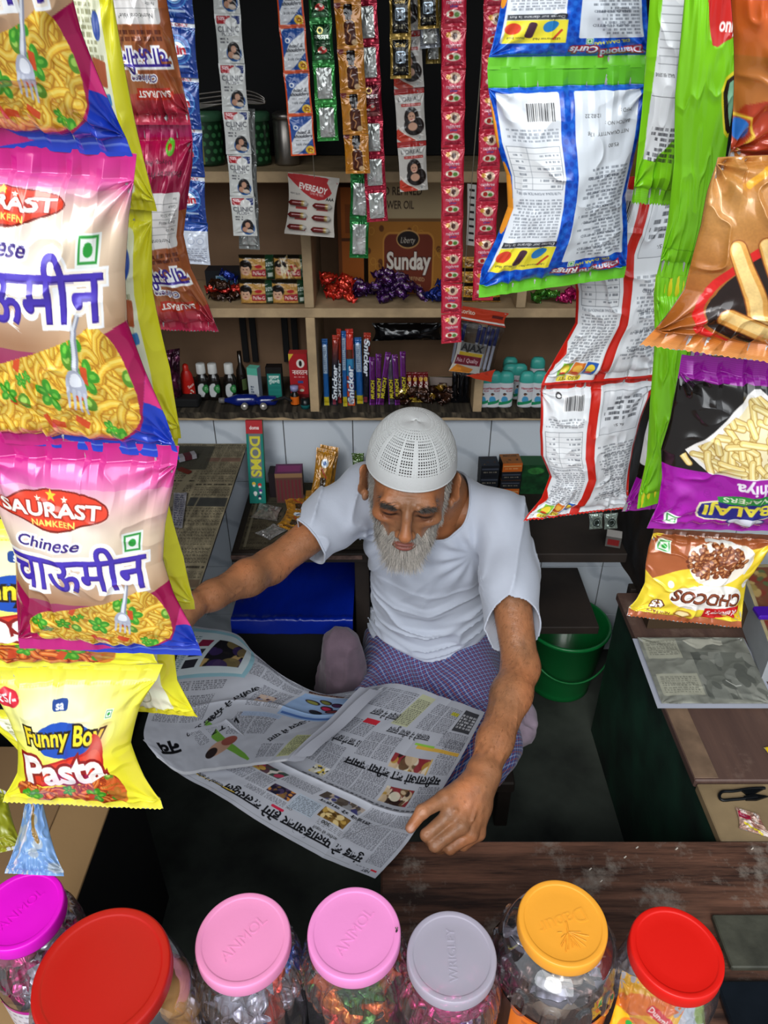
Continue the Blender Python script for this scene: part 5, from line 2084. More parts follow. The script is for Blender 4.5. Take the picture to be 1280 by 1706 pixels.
def art_red_back(S=1.0):
    W, H = 220, 330
    c = Cv(W, H, S, '#eceff2')
    c.rect(0, 0, 7, H, '#d02418')
    c.rect(W - 5, 0, W, H, '#d02418')
    c.rect(104, 0, 124, H, '#d2281c')
    backprint(c, 128, 40, 214, 310, '#4e545e', 25)
    c.micro(12, 44, 98, 190, 6.6, '#4e545e', 0.7, 26, 0.6, ragged=0.45)
    for i in range(4): c.text('SNACKS LIMITED', 54, 62 + i * 34, 7, '#30343c', fit=56)
    c.rect(12, 214, 98, 300, '#8a8f96')
    c.rect(13, 215, 97, 299, '#e3e6ea')
    c.text('Rs. 5/-', 56, 230, 9, '#222')
    c.micro(20, 240, 92, 292, 10, '#2a2d33', 0.7, 12, 0.8, ragged=0.4)
    c.ell(186, 300, 6, 6, '#333')
    c.ell(186, 300, 3.5, 3.5, '#eceff2')
    # ALSO TRY strip
    c.rect(130, 14, 214, 42, '#eceff2')
    for k, (x, cc_, c2_) in enumerate(((142, '#1e58b0', '#f0d23a'), (166, '#e07a2c', '#f4b94a'), (190, '#86c43c', '#f1da44'))):
        c.rect(x - 11, 16, x + 11, 42, cc_, 1, 1, 0.1)
        c.ell(x, 30, 8, 8, c2_)
        c.ell(x + 1, 22, 6, 2.4, '#d03a2a')
    c.rect(150, 6, 196, 15, '#f2dc4a', 1, 4)
    c.text('ALSO TRY', 172, 10.5, 9, '#4a2a10', fit=38)
    c.poly([(206, 60), (220, 30), (220, 90)], '#d02418')
    c.rect(0, 0, W, 5, '#d02418')
    c.rect(0, H - 18, W, H, '#d2281c')
    return c.rot180()


def art_green_back(S=0.9):
    W, H = 250, 480
    c = Cv(W, H, S, '#84cf1e')
    c.poly([(130, 150), (232, 60), (236, 150), (226, 300), (216, 480), (112, 480), (122, 330)], '#e6e8ea', 1, 1)
    c.micro(124, 80, 226, 150, 9, '#2f2f35', 0.7, 5, 0.85, ragged=0.25, wmax=3)
    c.rect(124, 190, 232, 191, '#555')
    for i in range(10): c.rect(128, 240 + i * 12, 224, 240.8 + i * 12, '#66696e')
    c.rect(176, 212, 177, 350, '#55585c')
    c.text('%AGE PER SERVE', 206, 224, 8, '#222', fit=44)
    c.text('PER 100', 150, 226, 8, '#222', fit=36)
    c.poly([(140, 340), (196, 320), (210, 372), (186, 400), (136, 392)], '#f7f8f8', 1, 2)
    c.text('60 g', 190, 430, 14, '#333')
    c.rect(0, 0, W, 26, '#6fb81a')
    for i in range(8): c.rect(0, 3 + i * 3, W, 4 + i * 3, '#96e030', 0.6)
    c.rot180()
    return c


def art_green_front(S=0.8):
    W, H = 150, 520
    c = Cv(W, H, S, '#86d422')
    c.poly([(44, 60), (150, 60), (150, 118), (110, 120), (70, 138), (58, 112)], '#cf2a26', 1, 1)
    c.text('only', 104, 104, 26, '#fff6f0', bold=0.03, shear=0.15)
    c.poly([(96, 180), (150, 158), (170, 262), (128, 266), (112, 230)], '#f0e02c', 1, 1)
    c.poly([(102, 184), (150, 164), (165, 256), (132, 260), (117, 228)], '#2d2118', 1, 1)
    c.poly([(114, 186), (150, 172), (160, 246), (140, 250)], '#8fc6a0', 1, 1)
    c.rect(0, H - 60, W, H - 58, '#5fa312', 0.7)
    return c


def art_fries(S=1.0):
    W, H = 300, 300
    c = Cv(W, H, S, '#a5632a')
    c.grad(0, 300, '#b0702c', '#9a5420')
    c.ell(60, 60, 110, 80, '#c99a5c', 0.6, 0.3, 0.7)
    c.poly([(300, -10), (170, 110), (92, 190), (96, 238), (130, 262), (300, 300)], '#241510', 1, 2)
    c.line(spl([(300, -10), (170, 105), (88, 190), (96, 245), (140, 272), (300, 296)], 30), 13, '#d3201c')
    c.poly([(230, 40), (300, 0), (300, 120)], '#c01c1a', 1, 2)
    F = [((110, 130), (176, 240), 26), ((150, 120), (205, 232), 22), ((182, 92), (300, 150), 27), ((170, 150), (300, 215), 24),
         ((128, 232), (250, 268), 24), ((205, 180), (300, 260), 22), ((240, 60), (300, 90), 22), ((190, 110), (250, 250), 20)]
    for a, b, w in F:
        c.line([a, b], w + 3, '#8c4a16')
        c.line([a, b], w, '#e0a24e')
        c.line([(a[0] - 3, a[1] - 2), (b[0] - 3, b[1] - 3)], w * 0.62, '#f5cf86')
        c.ell(b[0], b[1], w * 0.45, w * 0.4, '#f0c47c')
    c.line([(118, 40), (140, 20), (210, 8)], 10, '#e6a72c')
    c.noise((120, 120), 5, 0.05)
    splat_seal(c, 270, 300, ('#d77a2a', '#e39c58', '#8d4314'), 2)
    c.a = np.roll(c.a, -int(55 * S), 1)
    return c


def art_orange_top(S=0.6):
    W, H = 200, 220
    c = Cv(W, H, S, '#b46a2c')
    c.grad(0, 220, '#1d4fb0', '#1d4fb0')
    c.rect(0, 60, W, H, '#b56c2e')
    c.grad(60, 110, '#d35a20', '#c56a2c')
    c.poly([(0, 160), (40, 150), (200, 120), (200, 220), (0, 220)], '#a8381a', 1, 1)
    c.poly([(0, 170), (14, 172), (20, 186), (10, 196), (0, 192)], '#2c6fc0', 1, 2)
    c.line([(0, 168), (18, 170), (24, 188), (12, 205)], 3, '#e8c23c')
    return c


def art_gathiya(S=1.0):
    W, H = 250, 300
    c = Cv(W, H, S, '#a412a2')
    rs = np.random.RandomState(3)
    for i in range(90): c.ring(rs.uniform(0, W), rs.uniform(0, 130), rs.uniform(2, 5), 0.8, '#8a0a8c', 0.6)
    c.rect(0, 128, W, 268, '#17120f')
    c.poly([(0, 128), (0, 170), (120, 262), (140, 262), (250, 128)], '#f4efe9', 1, 1)
    c.poly([(18, 130), (30, 150), (126, 246), (146, 240), (232, 130)], '#f2e3b6', 1, 1)
    cl = c.clip
    sl = (slice(0, c.h), slice(0, c.w))
    c.clip = c.polymask(np.array([(6, 130), (12, 165), (124, 256), (140, 250), (244, 130)], float), sl).astype(np.float32)
    for i in range(120):
        x, y = rs.uniform(0, W), rs.uniform(126, 258)
        a = rs.uniform(-0.2, 1.9)
        L = rs.uniform(18, 34)
        p = [(x, y), (x + L * math.cos(a), y + L * math.sin(a))]
        b = rs.uniform(0.9, 1.05)
        c.line(p, 10.5, '#a9803a')
        c.line(p, 8.4, np.clip(srgb('#efd587') * b, 0, 1))
        c.line([(q[0] - 1, q[1] - 1.5) for q in p], 3, '#fff3bd', 0.8)
    c.clip = cl
    c.rect(0, 266, W, 300, '#9c0f9c')
    for i in range(10): c.rect(0, 270 + i * 3, W, 271 + i * 3, '#c030bf', 0.5)
    c.text('Gathiya', 106, 108, 31, '#f6eef6', bold=0.03, fit=84)
    c.poly([(84, 40), (188, 30), (200, 50), (194, 76), (90, 88), (74, 66)], '#f0e8c0', 1, 1)
    c.poly([(86, 42), (186, 33), (196, 50), (191, 73), (92, 85), (78, 65)], '#2a2a86', 1, 1)
    c.text('BALAJI', 139, 58, 32, '#f4e64a', bold=0.035, fit=94, rot=-0.08)
    c.poly([(80, 78), (168, 70), (174, 90), (86, 98)], '#2f9a44', 1, 1)
    c.text('WAFERS', 127, 84, 15, '#eaf6d8', bold=0.02, fit=74, rot=-0.07)
    c.ell(122, 33, 28, 10, '#262a7c')
    c.ell(122, 33, 25, 8, '#e8e8f4')
    c.vegmark(226, 30, 10)
    c.rect(0, 0, W, 14, '#98109a')
    for i in range(4): c.rect(0, 2 + i * 3, W, 3 + i * 3, '#c63ac4', 0.5)
    c.ell(220, 90, 16, 10, '#e06adf', 0.5, 0.6, 0.5)
    return c.rot180()


def art_purple_back(S=0.8):
    W, H = 110, 300
    c = Cv(W, H, S, '#9f149e')
    c.rect(10, 70, 110, 216, '#17130f')
    c.rect(30, 96, 110, 210, '#eceaea', 1, 5)
    c.text('5.00', 60, 140, 8, '#222')
    for i in range(9): c.rect(40, 20 + i * 5, 70, 22 + i * 5, '#e8d4ea', 0.8)
    c.barcode(44, 216, 100, 236, 5)
    c.micro(30, 262, 90, 280, 6, '#e8d4ea', 0.8, 4, 0.8)
    return c.rot180()


def art_chocos(S=1.1):
    W, H = 210, 190
    c = Cv(W, H, S, '#f3d83c')
    c.grad(0, 190, '#f6dd3e', '#efc92f')
    c.poly([(-5, 195), (-5, 172), (90, 150), (150, 122), (215, 82), (215, 195)], '#a85a30', 1, 1)
    c.poly([(30, 170), (20, 130), (50, 96), (110, 92), (140, 120), (150, 160), (110, 176)], '#f7ead8', 1, 2)
    rs = np.random.RandomState(4)
    for i in range(150):
        a, r = rs.uniform(0, 6.28), rs.uniform(0, 1) ** 0.6
        x, y = 92 + 52 * r * math.cos(a), 140 + 30 * r * math.sin(a)
        c.ell(x, y, 6.5, 4.2, '#6e3316', 1, rs.uniform(0, 3))
        c.ell(x - 0.6, y + 0.8, 4.8, 2.7, rs.choice(['#b06a38', '#c98450', '#9a5426']), 1, rs.uniform(0, 3))
        c.ell(x, y, 1.4, 0.9, '#e2b88a', 0.8)
    c.line(spl([(28, 118), (34, 150), (70, 172), (120, 176)], 14), 4, '#e9e4de')
    c.poly([(8, 62), (40, 42), (90, 38), (140, 40), (166, 60), (160, 82), (120, 92), (96, 94), (60, 96), (24, 90)], '#fbf5ec', 1, 2)
    for (x, y, r) in ((10, 96, 7), (60, 104, 6), (100, 100, 5), (166, 88, 6), (30, 34, 5), (70, 30, 7)): c.ell(x, y, r, r * 1.3, '#fbf5ec')
    c.text('CHOCOS', 88, 66, 35, '#4a1a0e', bold=0.045, fit=140, rot=0.02)
    c.text('CHOCOS', 87.4, 66.6, 35, '#8a4526', bold=0.012, fit=138, rot=0.02)
    c.poly([(22, 26), (84, 18), (86, 44), (14, 52)], '#cf1f22', 1, 0)
    c.text('Kellogg\u2019s', 50, 35, 16, '#fff6f0', bold=0.02, shear=0.3, fit=60, rot=-0.1)
    c.text('\u20b95', 176, 40, 20, '#fff8ee', bold=0.04, out=(2.2, '#5b2412'))
    c.text('NEW PACK', 166, 22, 8, '#5b2412', bold=0.02, fit=40)
    c.ell(124, 25, 16, 8, '#a87422')
    c.ell(124, 25, 12, 5.5, '#f2dba0')
    c.vegmark(188, 160, 11, '#e7f0df')
    c.text('Creamy Chocolatey Taste', 96, 180, 9, '#f8e9dc', fit=120, bold=0.01)
    splat_seal(c, 0, 13, ('#a4532c', '#b9683c', '#6d3016'), 3)
    splat_seal(c, 180, 190, ('#6b3a22', '#7c4426', '#46210e'), 4)
    c.rect(180, 0, 186, 190, '#a06a48', 0.0)
    return c.rot180()


# ================================================================== hanging the packets
def Q(Y, *pts):
    """corner points given as picture positions on a vertical plane Y (or per-corner Y)"""
    ys = Y if isinstance(Y, (list, tuple)) else [Y] * len(pts)
    return [ptY(px, py, y) for (px, py), y in zip(pts, ys)]


chow = art_chow(1.0)
chow_back = art_chow_back()

# left chain of chow mein packets, nearest the camera
t = thing('snack_packet_strip', ptY(150, 1080, 0.50), 'strip of three pink and gold noodle snack packets hanging nearest at the left', 'snack packets')
pouch('noodle_packet', Q([0.43, 0.43, 0.49, 0.49], (-260, -600), (70, -560), (222, 262), (-120, 236)), chow, parent=t, puff=0.024, wr=0.0016, seed=2, pinch=0.03, seal=(0.04, 0.055), edge=([0, 0], [0, -0.1, -0.13, -0.14, -0.12, -0.06, 0]))
pouch('noodle_packet', Q([0.49, 0.49, 0.50, 0.50], (-118, 230), (228, 256), (300, 765), (-60, 730)), chow, parent=t, puff=0.026, wr=0.0018, seed=3, pinch=0.02, seal=(0.07, 0.06),
      edge=([0, 0, 0, 0], [0, -0.07, -0.12, -0.14, -0.09, -0.03, 0]), vmap=[(0, 0), (.05, .06), (.14, .245), (.23, .355), (.27, .385), (.53, .63), (.62, .69), (.95, .94), (1, 1)])
pouch('noodle_packet', Q([0.50, 0.50, 0.51, 0.50], (-52, 728), (299, 742), (337, 1092), (33, 1080)), chow, parent=t, puff=0.024, wr=0.0016, seed=4, pinch=0.03, seal=(0.07, 0.06),
      edge=([0, 0.03, 0.06, 0.02, 0], [0, -0.04, -0.09, -0.12, -0.09, -0.03, 0]))

# yellow pasta chain: front packets and their backs behind
pasta = art_pasta(1.0)
yb = art_yellow_back()
t = thing('snack_packet_strip', ptY(130, 1340, 0.57), 'strip of bright yellow pasta snack packets behind the noodle packets at lower left', 'snack packets')
pouch('pasta_packet', Q(0.56, (-150, 862), (258, 870), (262, 1118), (-110, 1108)), pasta, M_film, parent=t, puff=0.018, seed=7, seal=(0.06, 0.05))
pouch('pasta_packet', Q([0.56, 0.56, 0.57, 0.57], (-28, 1112), (272, 1106), (272, 1348), (4, 1336)), pasta, M_film, parent=t, puff=0.022, seed=8, seal=(0.09, 0.06), pinch=0.05, zig=0.012,
      edge=([0, 0.05, 0.09, 0.08, 0], [0, -0.10, -0.14, -0.08, 0.0]))
t = thing('snack_packet_strip', ptY(250, 1190, 0.60), 'yellow snack packet strip showing its pale printed backs behind the noodle packets', 'snack packets')
pouch('snack_packet', Q(0.585, (60, -60), (180, -50), (262, 352), (120, 340)), yb, M_film, parent=t, puff=0.012, seed=21)
pouch('snack_packet', Q(0.590, (90, 345), (252, 335), (302, 730), (150, 740)), yb, M_film, parent=t, puff=0.016, seed=22, edge=([0, 0, 0], [0, -0.06, 0.02, 0]))
pouch('snack_packet', Q(0.595, (120, 730), (298, 722), (325, 1015), (150, 1010)), yb, M_film, parent=t, puff=0.012, seed=23, edge=([0, 0, 0], [0, -0.12, -0.02, 0]))
pouch('snack_packet', Q(0.60, (130, 1008), (306, 1000), (330, 1194), (170, 1180)), yb, M_film, parent=t, puff=0.012, seed=24, edge=([0, 0, 0], [0, -0.10, -0.12, 0]))
pouch('snack_packet', Q(0.62, (-40, 1180), (150, 1190), (268, 1330), (100, 1338)), yb, M_film, parent=t, puff=0.008, seed=25)

# reversed chow mein packets, a little deeper
t = thing('snack_packet_strip', ptY(300, 555, 0.70), 'strip of reddish brown snack packets hanging upside down behind the left noodle packets', 'snack packets')
pouch('snack_packet', Q(0.68, (150, -190), (245, -190), (318, 208), (190, 208)), chow_back, parent=t, puff=0.020, seed=31, wr=0.0022, pinch=0.02)
pouch('snack_packet', Q(0.69, (190, 208), (318, 206), (362, 552), (225, 548)), chow_back, parent=t, puff=0.020, seed=32, wr=0.0024, zig=0.01,
      edge=([0, 0, 0], [0, -0.02, -0.12, -0.22, -0.18, -0.05, 0.02]))

# right side
rings = art_rings_back(1.0, 'Rings')
curls = art_rings_back(0.9, 'Curls')
t = thing('snack_packet_strip', ptY(930, 480, 0.80), 'strip of blue and green snack packets with white panels hanging upside down right of centre', 'snack packets')
pouch('snack_packet', Q(0.79, (850, -240), (1090, -250), (1088, 112), (812, 116)), curls, M_film, parent=t, puff=0.020, seed=41, wr=0.0016, seal=(0.06, 0.07))
pouch('snack_packet', Q([0.79, 0.79, 0.81, 0.81], (812, 112), (1086, 108), (1040, 462), (798, 496)), rings, M_film, parent=t, puff=0.026, seed=42, wr=0.0020, seal=(0.08, 0.06), pinch=0.03,
      edge=([0, 0.02, 0.05, 0.12, 0.14, 0.08, 0.0, 0], [0, 0, 0, -0.01, -0.03, 0.0, 0.01, 0]))
rb = art_red_back(1.0)
t = thing('snack_packet_strip', ptY(980, 866, 0.90), 'strip of white snack packets with red borders hanging upside down below the blue ones', 'snack packets')
pouch('snack_packet', Q([0.88, 0.88, 0.89, 0.89], (1000, 300), (1180, 280), (1098, 628), (902, 642)), rb, M_film, parent=t, puff=0.020, seed=51, wr=0.0020, edge=([0, -0.06, -0.12, 0.02, 0.1, 0.04, 0], [0, 0, -0.02, 0]))
pouch('snack_packet', Q(0.90, (903, 636), (1096, 620), (1046, 846), (872, 868)), rb, M_film, parent=t, puff=0.022, seed=52, wr=0.0022, zig=0.01,
      edge=([0, 0.0, 0.0, 0.03, 0.15, 0.12, 0], [0, -0.02, -0.02, 0]))
# olive pack behind
oc = Cv(120, 80, 1, '#7a6324')
oc.rect(40, 40, 80, 60, '#8c3a22')
oc.text('Yippee', 60, 50, 9, '#f0e0c0')
o = pouch('snack_packet', Q(0.97, (1050, 180), (1140, 175), (1142, 362), (1040, 366)), oc, parent=None, puff=0.012, seed=53)
OLIVE = o
tag(o, 'dull olive gold snack packet glimpsed behind the lime green one', 'snack packet')
# lime green packets
gb, gf = art_green_back(), art_green_front()
t = thing('snack_packet_strip', ptY(1080, 850, 0.72), 'long lime green snack packets with a white printed back panel at the upper right', 'snack packets')
pouch('snack_packet', Q([0.70, 0.70, 0.72, 0.72], (1098, -190), (1290, -190), (1180, 344), (1052, 338)), gb, M_film, parent=t, puff=0.018, seed=61, wr=0.0018, zig=0.012, seal=(0.05, 0.06), pinch=0.01,
      edge=([0, 0, 0.02, 0], [0, 0, 0, 0]))
pouch('snack_packet', Q([0.66, 0.66, 0.69, 0.69], (1150, -100), (1262, -100), (1180, 470), (1094, 460)), gf, M_film, parent=t, puff=0.012, seed=62, wr=0.0014, seal=(0.02, 0.06), pinch=0.01,
      edge=([0, 0, 0, 0.1, 0.1, 0], [0, 0, 0, 0]))
pouch('snack_packet', Q([0.69, 0.69, 0.70, 0.70], (1094, 458), (1182, 462), (1160, 820), (1062, 848)), gf_plain := (lambda c: c)(Cv(90, 320, 0.6, '#86d422')), M_film, parent=t, puff=0.014, seed=63, wr=0.002,
      seal=(0.08, 0.07), edge=([0, 0.04, 0.02, 0.06, 0], [0, -0.2, -0.3, -0.25, -0.05]), back='#f0e02c')
# purple back strip between
pb = art_purple_back()
PURP = t = thing('snack_packet_strip', ptY(1060, 850, 0.80), 'narrow purple and black snack packet back seen between the white and green packets', 'snack packets')
pouch('snack_packet', Q(0.80, (1096, 580), (1190, 575), (1130, 845), (1036, 852)), pb, parent=t, puff=0.014, seed=64, wr=0.002, edge=([0, 0.1, 0.06, 0.1, 0], [0, 0]))
# orange fries
t = thing('snack_packet_strip', ptY(1200, 600, 0.55), 'strip of large orange potato snack packets at the right edge, closest to the camera', 'snack packets')
pouch('snack_packet', Q([0.54, 0.54, 0.55, 0.55], (1205, -120), (1480, -140), (1470, 290), (1214, 268)), art_orange_top(), parent=t, puff=0.024, seed=71, wr=0.003, seal=(0.03, 0.05))
pouch('snack_packet', Q([0.54, 0.54, 0.53, 0.53], (1196, 262), (1470, 250), (1440, 625), (1066, 574)), art_fries(), parent=t, puff=0.026, seed=72, wr=0.0030, seal=(0.03, 0.09), zig=0.01,
      edge=([0, 0.02, 0.06, 0.08, 0.10, 0.06, 0], [0, 0]), pinch=0.0)
# purple gathiya
t = thing('snack_packet_strip', ptY(1190, 880, 0.62), 'bright purple snack packet printed with yellow sticks, hanging upside down at the right', 'snack packets')
GATH = t
pouch('snack_packet', Q([0.60, 0.60, 0.62, 0.62], (1136, 590), (1400, 610), (1370, 886), (1078, 880)), art_gathiya(), parent=t, puff=0.022, seed=73, wr=0.0022, seal=(0.08, 0.05),
      edge=([0, 0.0, 0.0, -0.02, 0.02, 0.03, 0], [0, 0]), pinch=0.01)
o = pouch('snack_packet', Q([0.66, 0.66, 0.64, 0.64], (1090, 880), (1292, 892), (1236, 1046), (1046, 1026)), art_chocos(), parent=None, puff=0.018, seed=74, wr=0.0018, seal=(0.06, 0.07), zig=0.016,
          edge=([0, 0.0, 0.02, 0.06, 0.04, 0], [0, -0.03, -0.10, -0.06, 0]), pinch=0.0)
tag(o, 'yellow and brown chocolate cereal sachet hanging upside down at the right', 'cereal packet')
# the string and rail everything hangs from
M_string = mat('thin_string', '#8b8272', 0.9)
rail = boxes('hanging_rail', [box_part((XL + 0.01, 0.47, 2.03), (XR - 0.01, 0.50, 2.06)), box_part((XL + 0.01, 0.78, 2.03), (XR - 0.01, 0.81, 2.06)),
                              box_part((XL + 0.01, 1.42, 2.03), (XR - 0.01, 1.45, 2.06))], M_wood_dark)
tag(rail, 'dark wooden rails under the stall roof that carry the hanging strips', 'rail')


def hang(o, p, yr):
    """the string a hanging thing is tied up with"""
    V, F, _ = tube_part([p, (p[0], yr, 2.035)], 0.0008, 6)
    mesh('hanging_string', V, F, M_string, o)


hang(OLIVE, ptY(1095, 185, 0.97), 0.81)
hang(PURP, ptY(1140, 585, 0.80), 0.795)
hang(GATH, ptY(1290, 600, 0.61), 0.50)

# ================================================================== sachet strips
def blotch(c, x0, y0, x1, y1, pal, seed, n=40, r=(0.06, 0.2)):
    """a small printed photograph: patches of colour inside a frame"""
    rs = np.random.RandomState(seed)
    old = c.clip
    m = ((c.X >= x0) & (c.X < x1) & (c.Y >= y0) & (c.Y < y1)).astype(np.float32)
    c.clip = m if old is None else m * old
    c.rect(x0, y0, x1, y1, pal[0])
    w, h = x1 - x0, y1 - y0
    for i in range(n):
        rr = rs.uniform(*r) * max(w, h)
        c.ell(rs.uniform(x0, x1), rs.uniform(y0, y1), rr, rr * rs.uniform(0.4, 0.9), pal[rs.randint(len(pal))], 0.9, rs.uniform(0, 3))
    c.clip = old


def lady(c, x, y, s):
    """printed portrait: long dark hair, face and hand"""
    c.ell(x, y, 11 * s, 15 * s, '#1d1412')
    c.ell(x + 3 * s, y + 12 * s, 15 * s, 14 * s, '#1d1412')
    c.ell(x, y - 1 * s, 5.4 * s, 7 * s, '#c99a80')
    c.ell(x + 1 * s, y + 13 * s, 7 * s, 6 * s, '#c99a80')
    c.ell(x - 2 * s, y - 2 * s, 1 * s, .6 * s, '#2a1512')
    c.ell(x + 2 * s, y - 2 * s, 1 * s, .6 * s, '#2a1512')
    c.ell(x, y + 2.6 * s, 1.6 * s, .7 * s, '#a03a3a')


def s_clinic():
    c = Cv(42, 76, 1.0, '#c9cac6')
    c.rect(3, 4, 24, 16, '#a8242c')
    c.rect(27, 4, 39, 16, '#23346e')
    c.ell(26, 14, 9, 8, '#d6d6d2')
    c.text('50%', 11, 8, 7, '#ffffff', bold=0.02)
    c.text('CLINIC', 21, 24, 12, '#3a3a44', bold=0.01, fit=34)
    c.text('PLUS+', 21, 31.5, 7, '#3a3a44', fit=22)
    c.micro(6, 36, 20, 48, 5, '#33333a', 0.8, 3, 0.9)
    c.ell(27, 60, 12, 13, '#23508a')
    c.ell(27, 56, 10, 13, '#1b1718')
    c.ell(27, 54, 4.4, 5.5, '#b98a70')
    c.ell(22, 63, 5, 5.5, '#b98a70')
    c.ell(30, 66, 6, 4, '#c9b8a8')
    return c


def s_hs():
    c = Cv(42, 72, 1.0, '#d8dade')
    c.poly([(0, 0), (42, 0), (38, 10), (14, 26), (6, 44), (0, 52)], '#27509a', 1, 1)
    c.poly([(6, 72), (22, 62), (34, 46), (42, 40), (42, 72)], '#27509a', 1, 1)
    c.poly([(10, 66), (8, 40), (18, 24), (40, 12), (40, 38), (30, 52), (14, 64)], '#d8dade', 1, 1)
    c.ring(12, 22, 3.2, 2, '#e8ecf4')
    c.text('head &', 25, 30, 8.5, '#161820', bold=0.02, shear=0.3, fit=22)
    c.text('shoulders', 23, 37, 8.5, '#161820', bold=0.02, shear=0.3, fit=31)
    c.micro(10, 43, 32, 46, 3, '#555', 0.9, 3, 0.9)
    c.text('basic clean', 21, 51, 6.5, '#24262c', shear=0.2, fit=22)
    c.ell(33, 62, 7.5, 7.5, '#e8b82c')
    c.text('\u20b92', 33, 62, 8, '#7a2b14', bold=0.02)
    for (a, b, cc, d) in ((0, 0, 42, 3.4), (0, 68.6, 42, 72), (0, 0, 3, 72), (39, 0, 42, 72)): c.rect(a, b, cc, d, '#d9501e')
    return c


def s_navratna(bg, dark):
    c = Cv(38, 72, 1.0, bg)
    c.rect(5, 7, 33, 66, dark, 0.9, 3)
    c.ell(17, 17, 5, 6, '#d9c26a')
    c.ell(17, 17, 3, 4, dark)
    c.text('\u0928\u0935\u0930\u0924\u0928', 19, 28, 10, '#e8e8e0', bold=0.02, fit=24)
    c.micro(9, 34, 29, 42, 4, '#d0d0c8', 0.8, 3, 0.8)
    c.ell(19, 50, 8, 6, '#b8322e')
    c.ell(22, 47, 3, 3, '#efe6d8')
    c.ell(15, 53, 3, 2, '#efe6d8')
    c.rect(5, 58, 33, 66, '#7fae8a' if bg[1] < '9' else '#c98a80', 0.7)
    return c


def s_silver(bg):
    c = Cv(38, 72, 1.0, bg)
    c.rect(6, 9, 32, 64, '#bfc2bd', 1, 3)
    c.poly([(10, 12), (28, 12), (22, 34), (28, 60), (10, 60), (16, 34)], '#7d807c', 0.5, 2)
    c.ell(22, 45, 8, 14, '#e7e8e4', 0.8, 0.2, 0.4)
    return c


def s_oil():
    c = Cv(44, 74, 1.0, '#b5741f')
    c.noise((10, 6), 3, 0.15)
    c.rect(12, 27, 34, 70, '#e0a850', 1, 9)
    c.rect(13.5, 28.5, 32.5, 68.5, '#4a1d0c', 1, 8)
    c.rect(15, 3, 29, 21, '#17100e', 1, 3)
    c.rect(17, 21, 27, 28, '#2a1812')
    c.line(spl([(22, 36), (19, 46), (24, 52), (21, 62)], 10), 1.4, '#d89a60')
    c.rect(12, 40, 14.5, 62, '#c88a48', 0.8)
    c.poly([(0, 0), (11, 0), (10, 8), (4, 10), (0, 4)], '#6e1c14')
    c.ell(30, 64, 5, 5, '#e8c89a', 0.8)
    return c


def s_red():
    c = Cv(40, 62, 1.0, '#c41f38')
    c.rect(3, 4, 37, 58, '#d63550', 1, 3)
    c.ell(22, 14, 10, 8.5, '#e8d2b0', 0.9)
    c.ell(22, 14, 4, 5, '#50281e')
    c.ell(12, 12, 4, 4, '#e0a03c')
    c.text('rajshree', 20, 27, 8, '#f2d8de', bold=0.02, fit=24)
    c.text('silver', 21, 33, 6, '#4a54b0', bold=0.02, fit=13)
    c.ell(20, 44, 12, 6, '#efe4cc')
    c.ell(16, 44, 4, 4, '#b8281e')
    c.ell(25, 45, 4, 3.4, '#5b8a38')
    c.rect(6, 51, 34, 57, '#8d1c30', 0.6)
    return c


def s_gold():
    c = Cv(38, 70, 1.0, '#9a7c34')
    c.rect(5, 5, 33, 64, '#15130f', 1, 1)
    c.text('Gold', 19, 14, 9, '#b99a4a', shear=0.2, bold=0.02)
    c.rect(10, 24, 28, 44, '#9fb0bd', 1, 3)
    c.rect(12, 26, 26, 42, '#12161c', 1, 2)
    c.text('M', 19, 34, 17, '#b9c6d2', bold=0.03)
    c.micro(10, 49, 28, 60, 4.5, '#b0a78a', 0.8, 3, 0.9)
    return c


def s_loreal():
    c = Cv(50, 88, 1.0, '#c2bdb6')
    c.rect(0, 0, 50, 10, '#a82c28')
    c.text('L\u2019OREAL', 24, 18, 10, '#23222a', fit=36)
    c.rect(10, 25, 44, 30, '#b03a34', 1, 2)
    c.micro(12, 26, 42, 29, 3, '#f0e0d8', 0.9, 3)
    lady(c, 27, 48, 1.15)
    c.poly([(0, 62), (12, 74), (30, 84), (34, 88), (0, 88)], '#c03a24', 1, 1)
    c.line([(2, 60), (14, 74), (34, 86)], 1.6, '#e8dccf')
    return c


def s_rin():
    c = Cv(60, 78, 1.0, '#17357e')
    rs = np.random.RandomState(5)
    for i in range(14):
        p = [(rs.uniform(0, 60), rs.uniform(8, 78))]
        for k in range(3): p.append((p[-1][0] + rs.uniform(-9, 9), p[-1][1] + rs.uniform(-9, 9)))
        c.line(p, 0.9, '#8fb8dc', 0.7)
    c.rect(0, 0, 60, 6.5, '#c9ccd2')
    c.text('\u20b91/- ONLY', 32, 3.2, 6.5, '#8a2434', bold=0.03, fit=34)
    for r, k in ((20, '#3f86c4'), (17, '#1d4d9c'), (13, '#79b2dc')): c.ring(32, 38, r, 2, k, 0.8)
    c.ell(32, 38, 12, 11, '#cfe0ec')
    c.text('Rin', 32, 38, 19, '#b6222c', bold=0.04, fit=24, rot=-0.08)
    c.rect(16, 60, 48, 63, '#b9c8de', 0.8)
    return c


def s_rin_back():
    c = Cv(60, 78, 1.0, '#c4cad6')
    c.rect(0, 0, 60, 16, '#1c4492')
    for i in range(3):
        c.ell(14 + i * 16, 34, 6, 6, '#8a93ac')
        c.ell(14 + i * 16, 34, 5, 5, '#cfd4de')
    c.micro(4, 46, 56, 74, 4, '#555a70', 0.8, 4, 0.6)
    return c


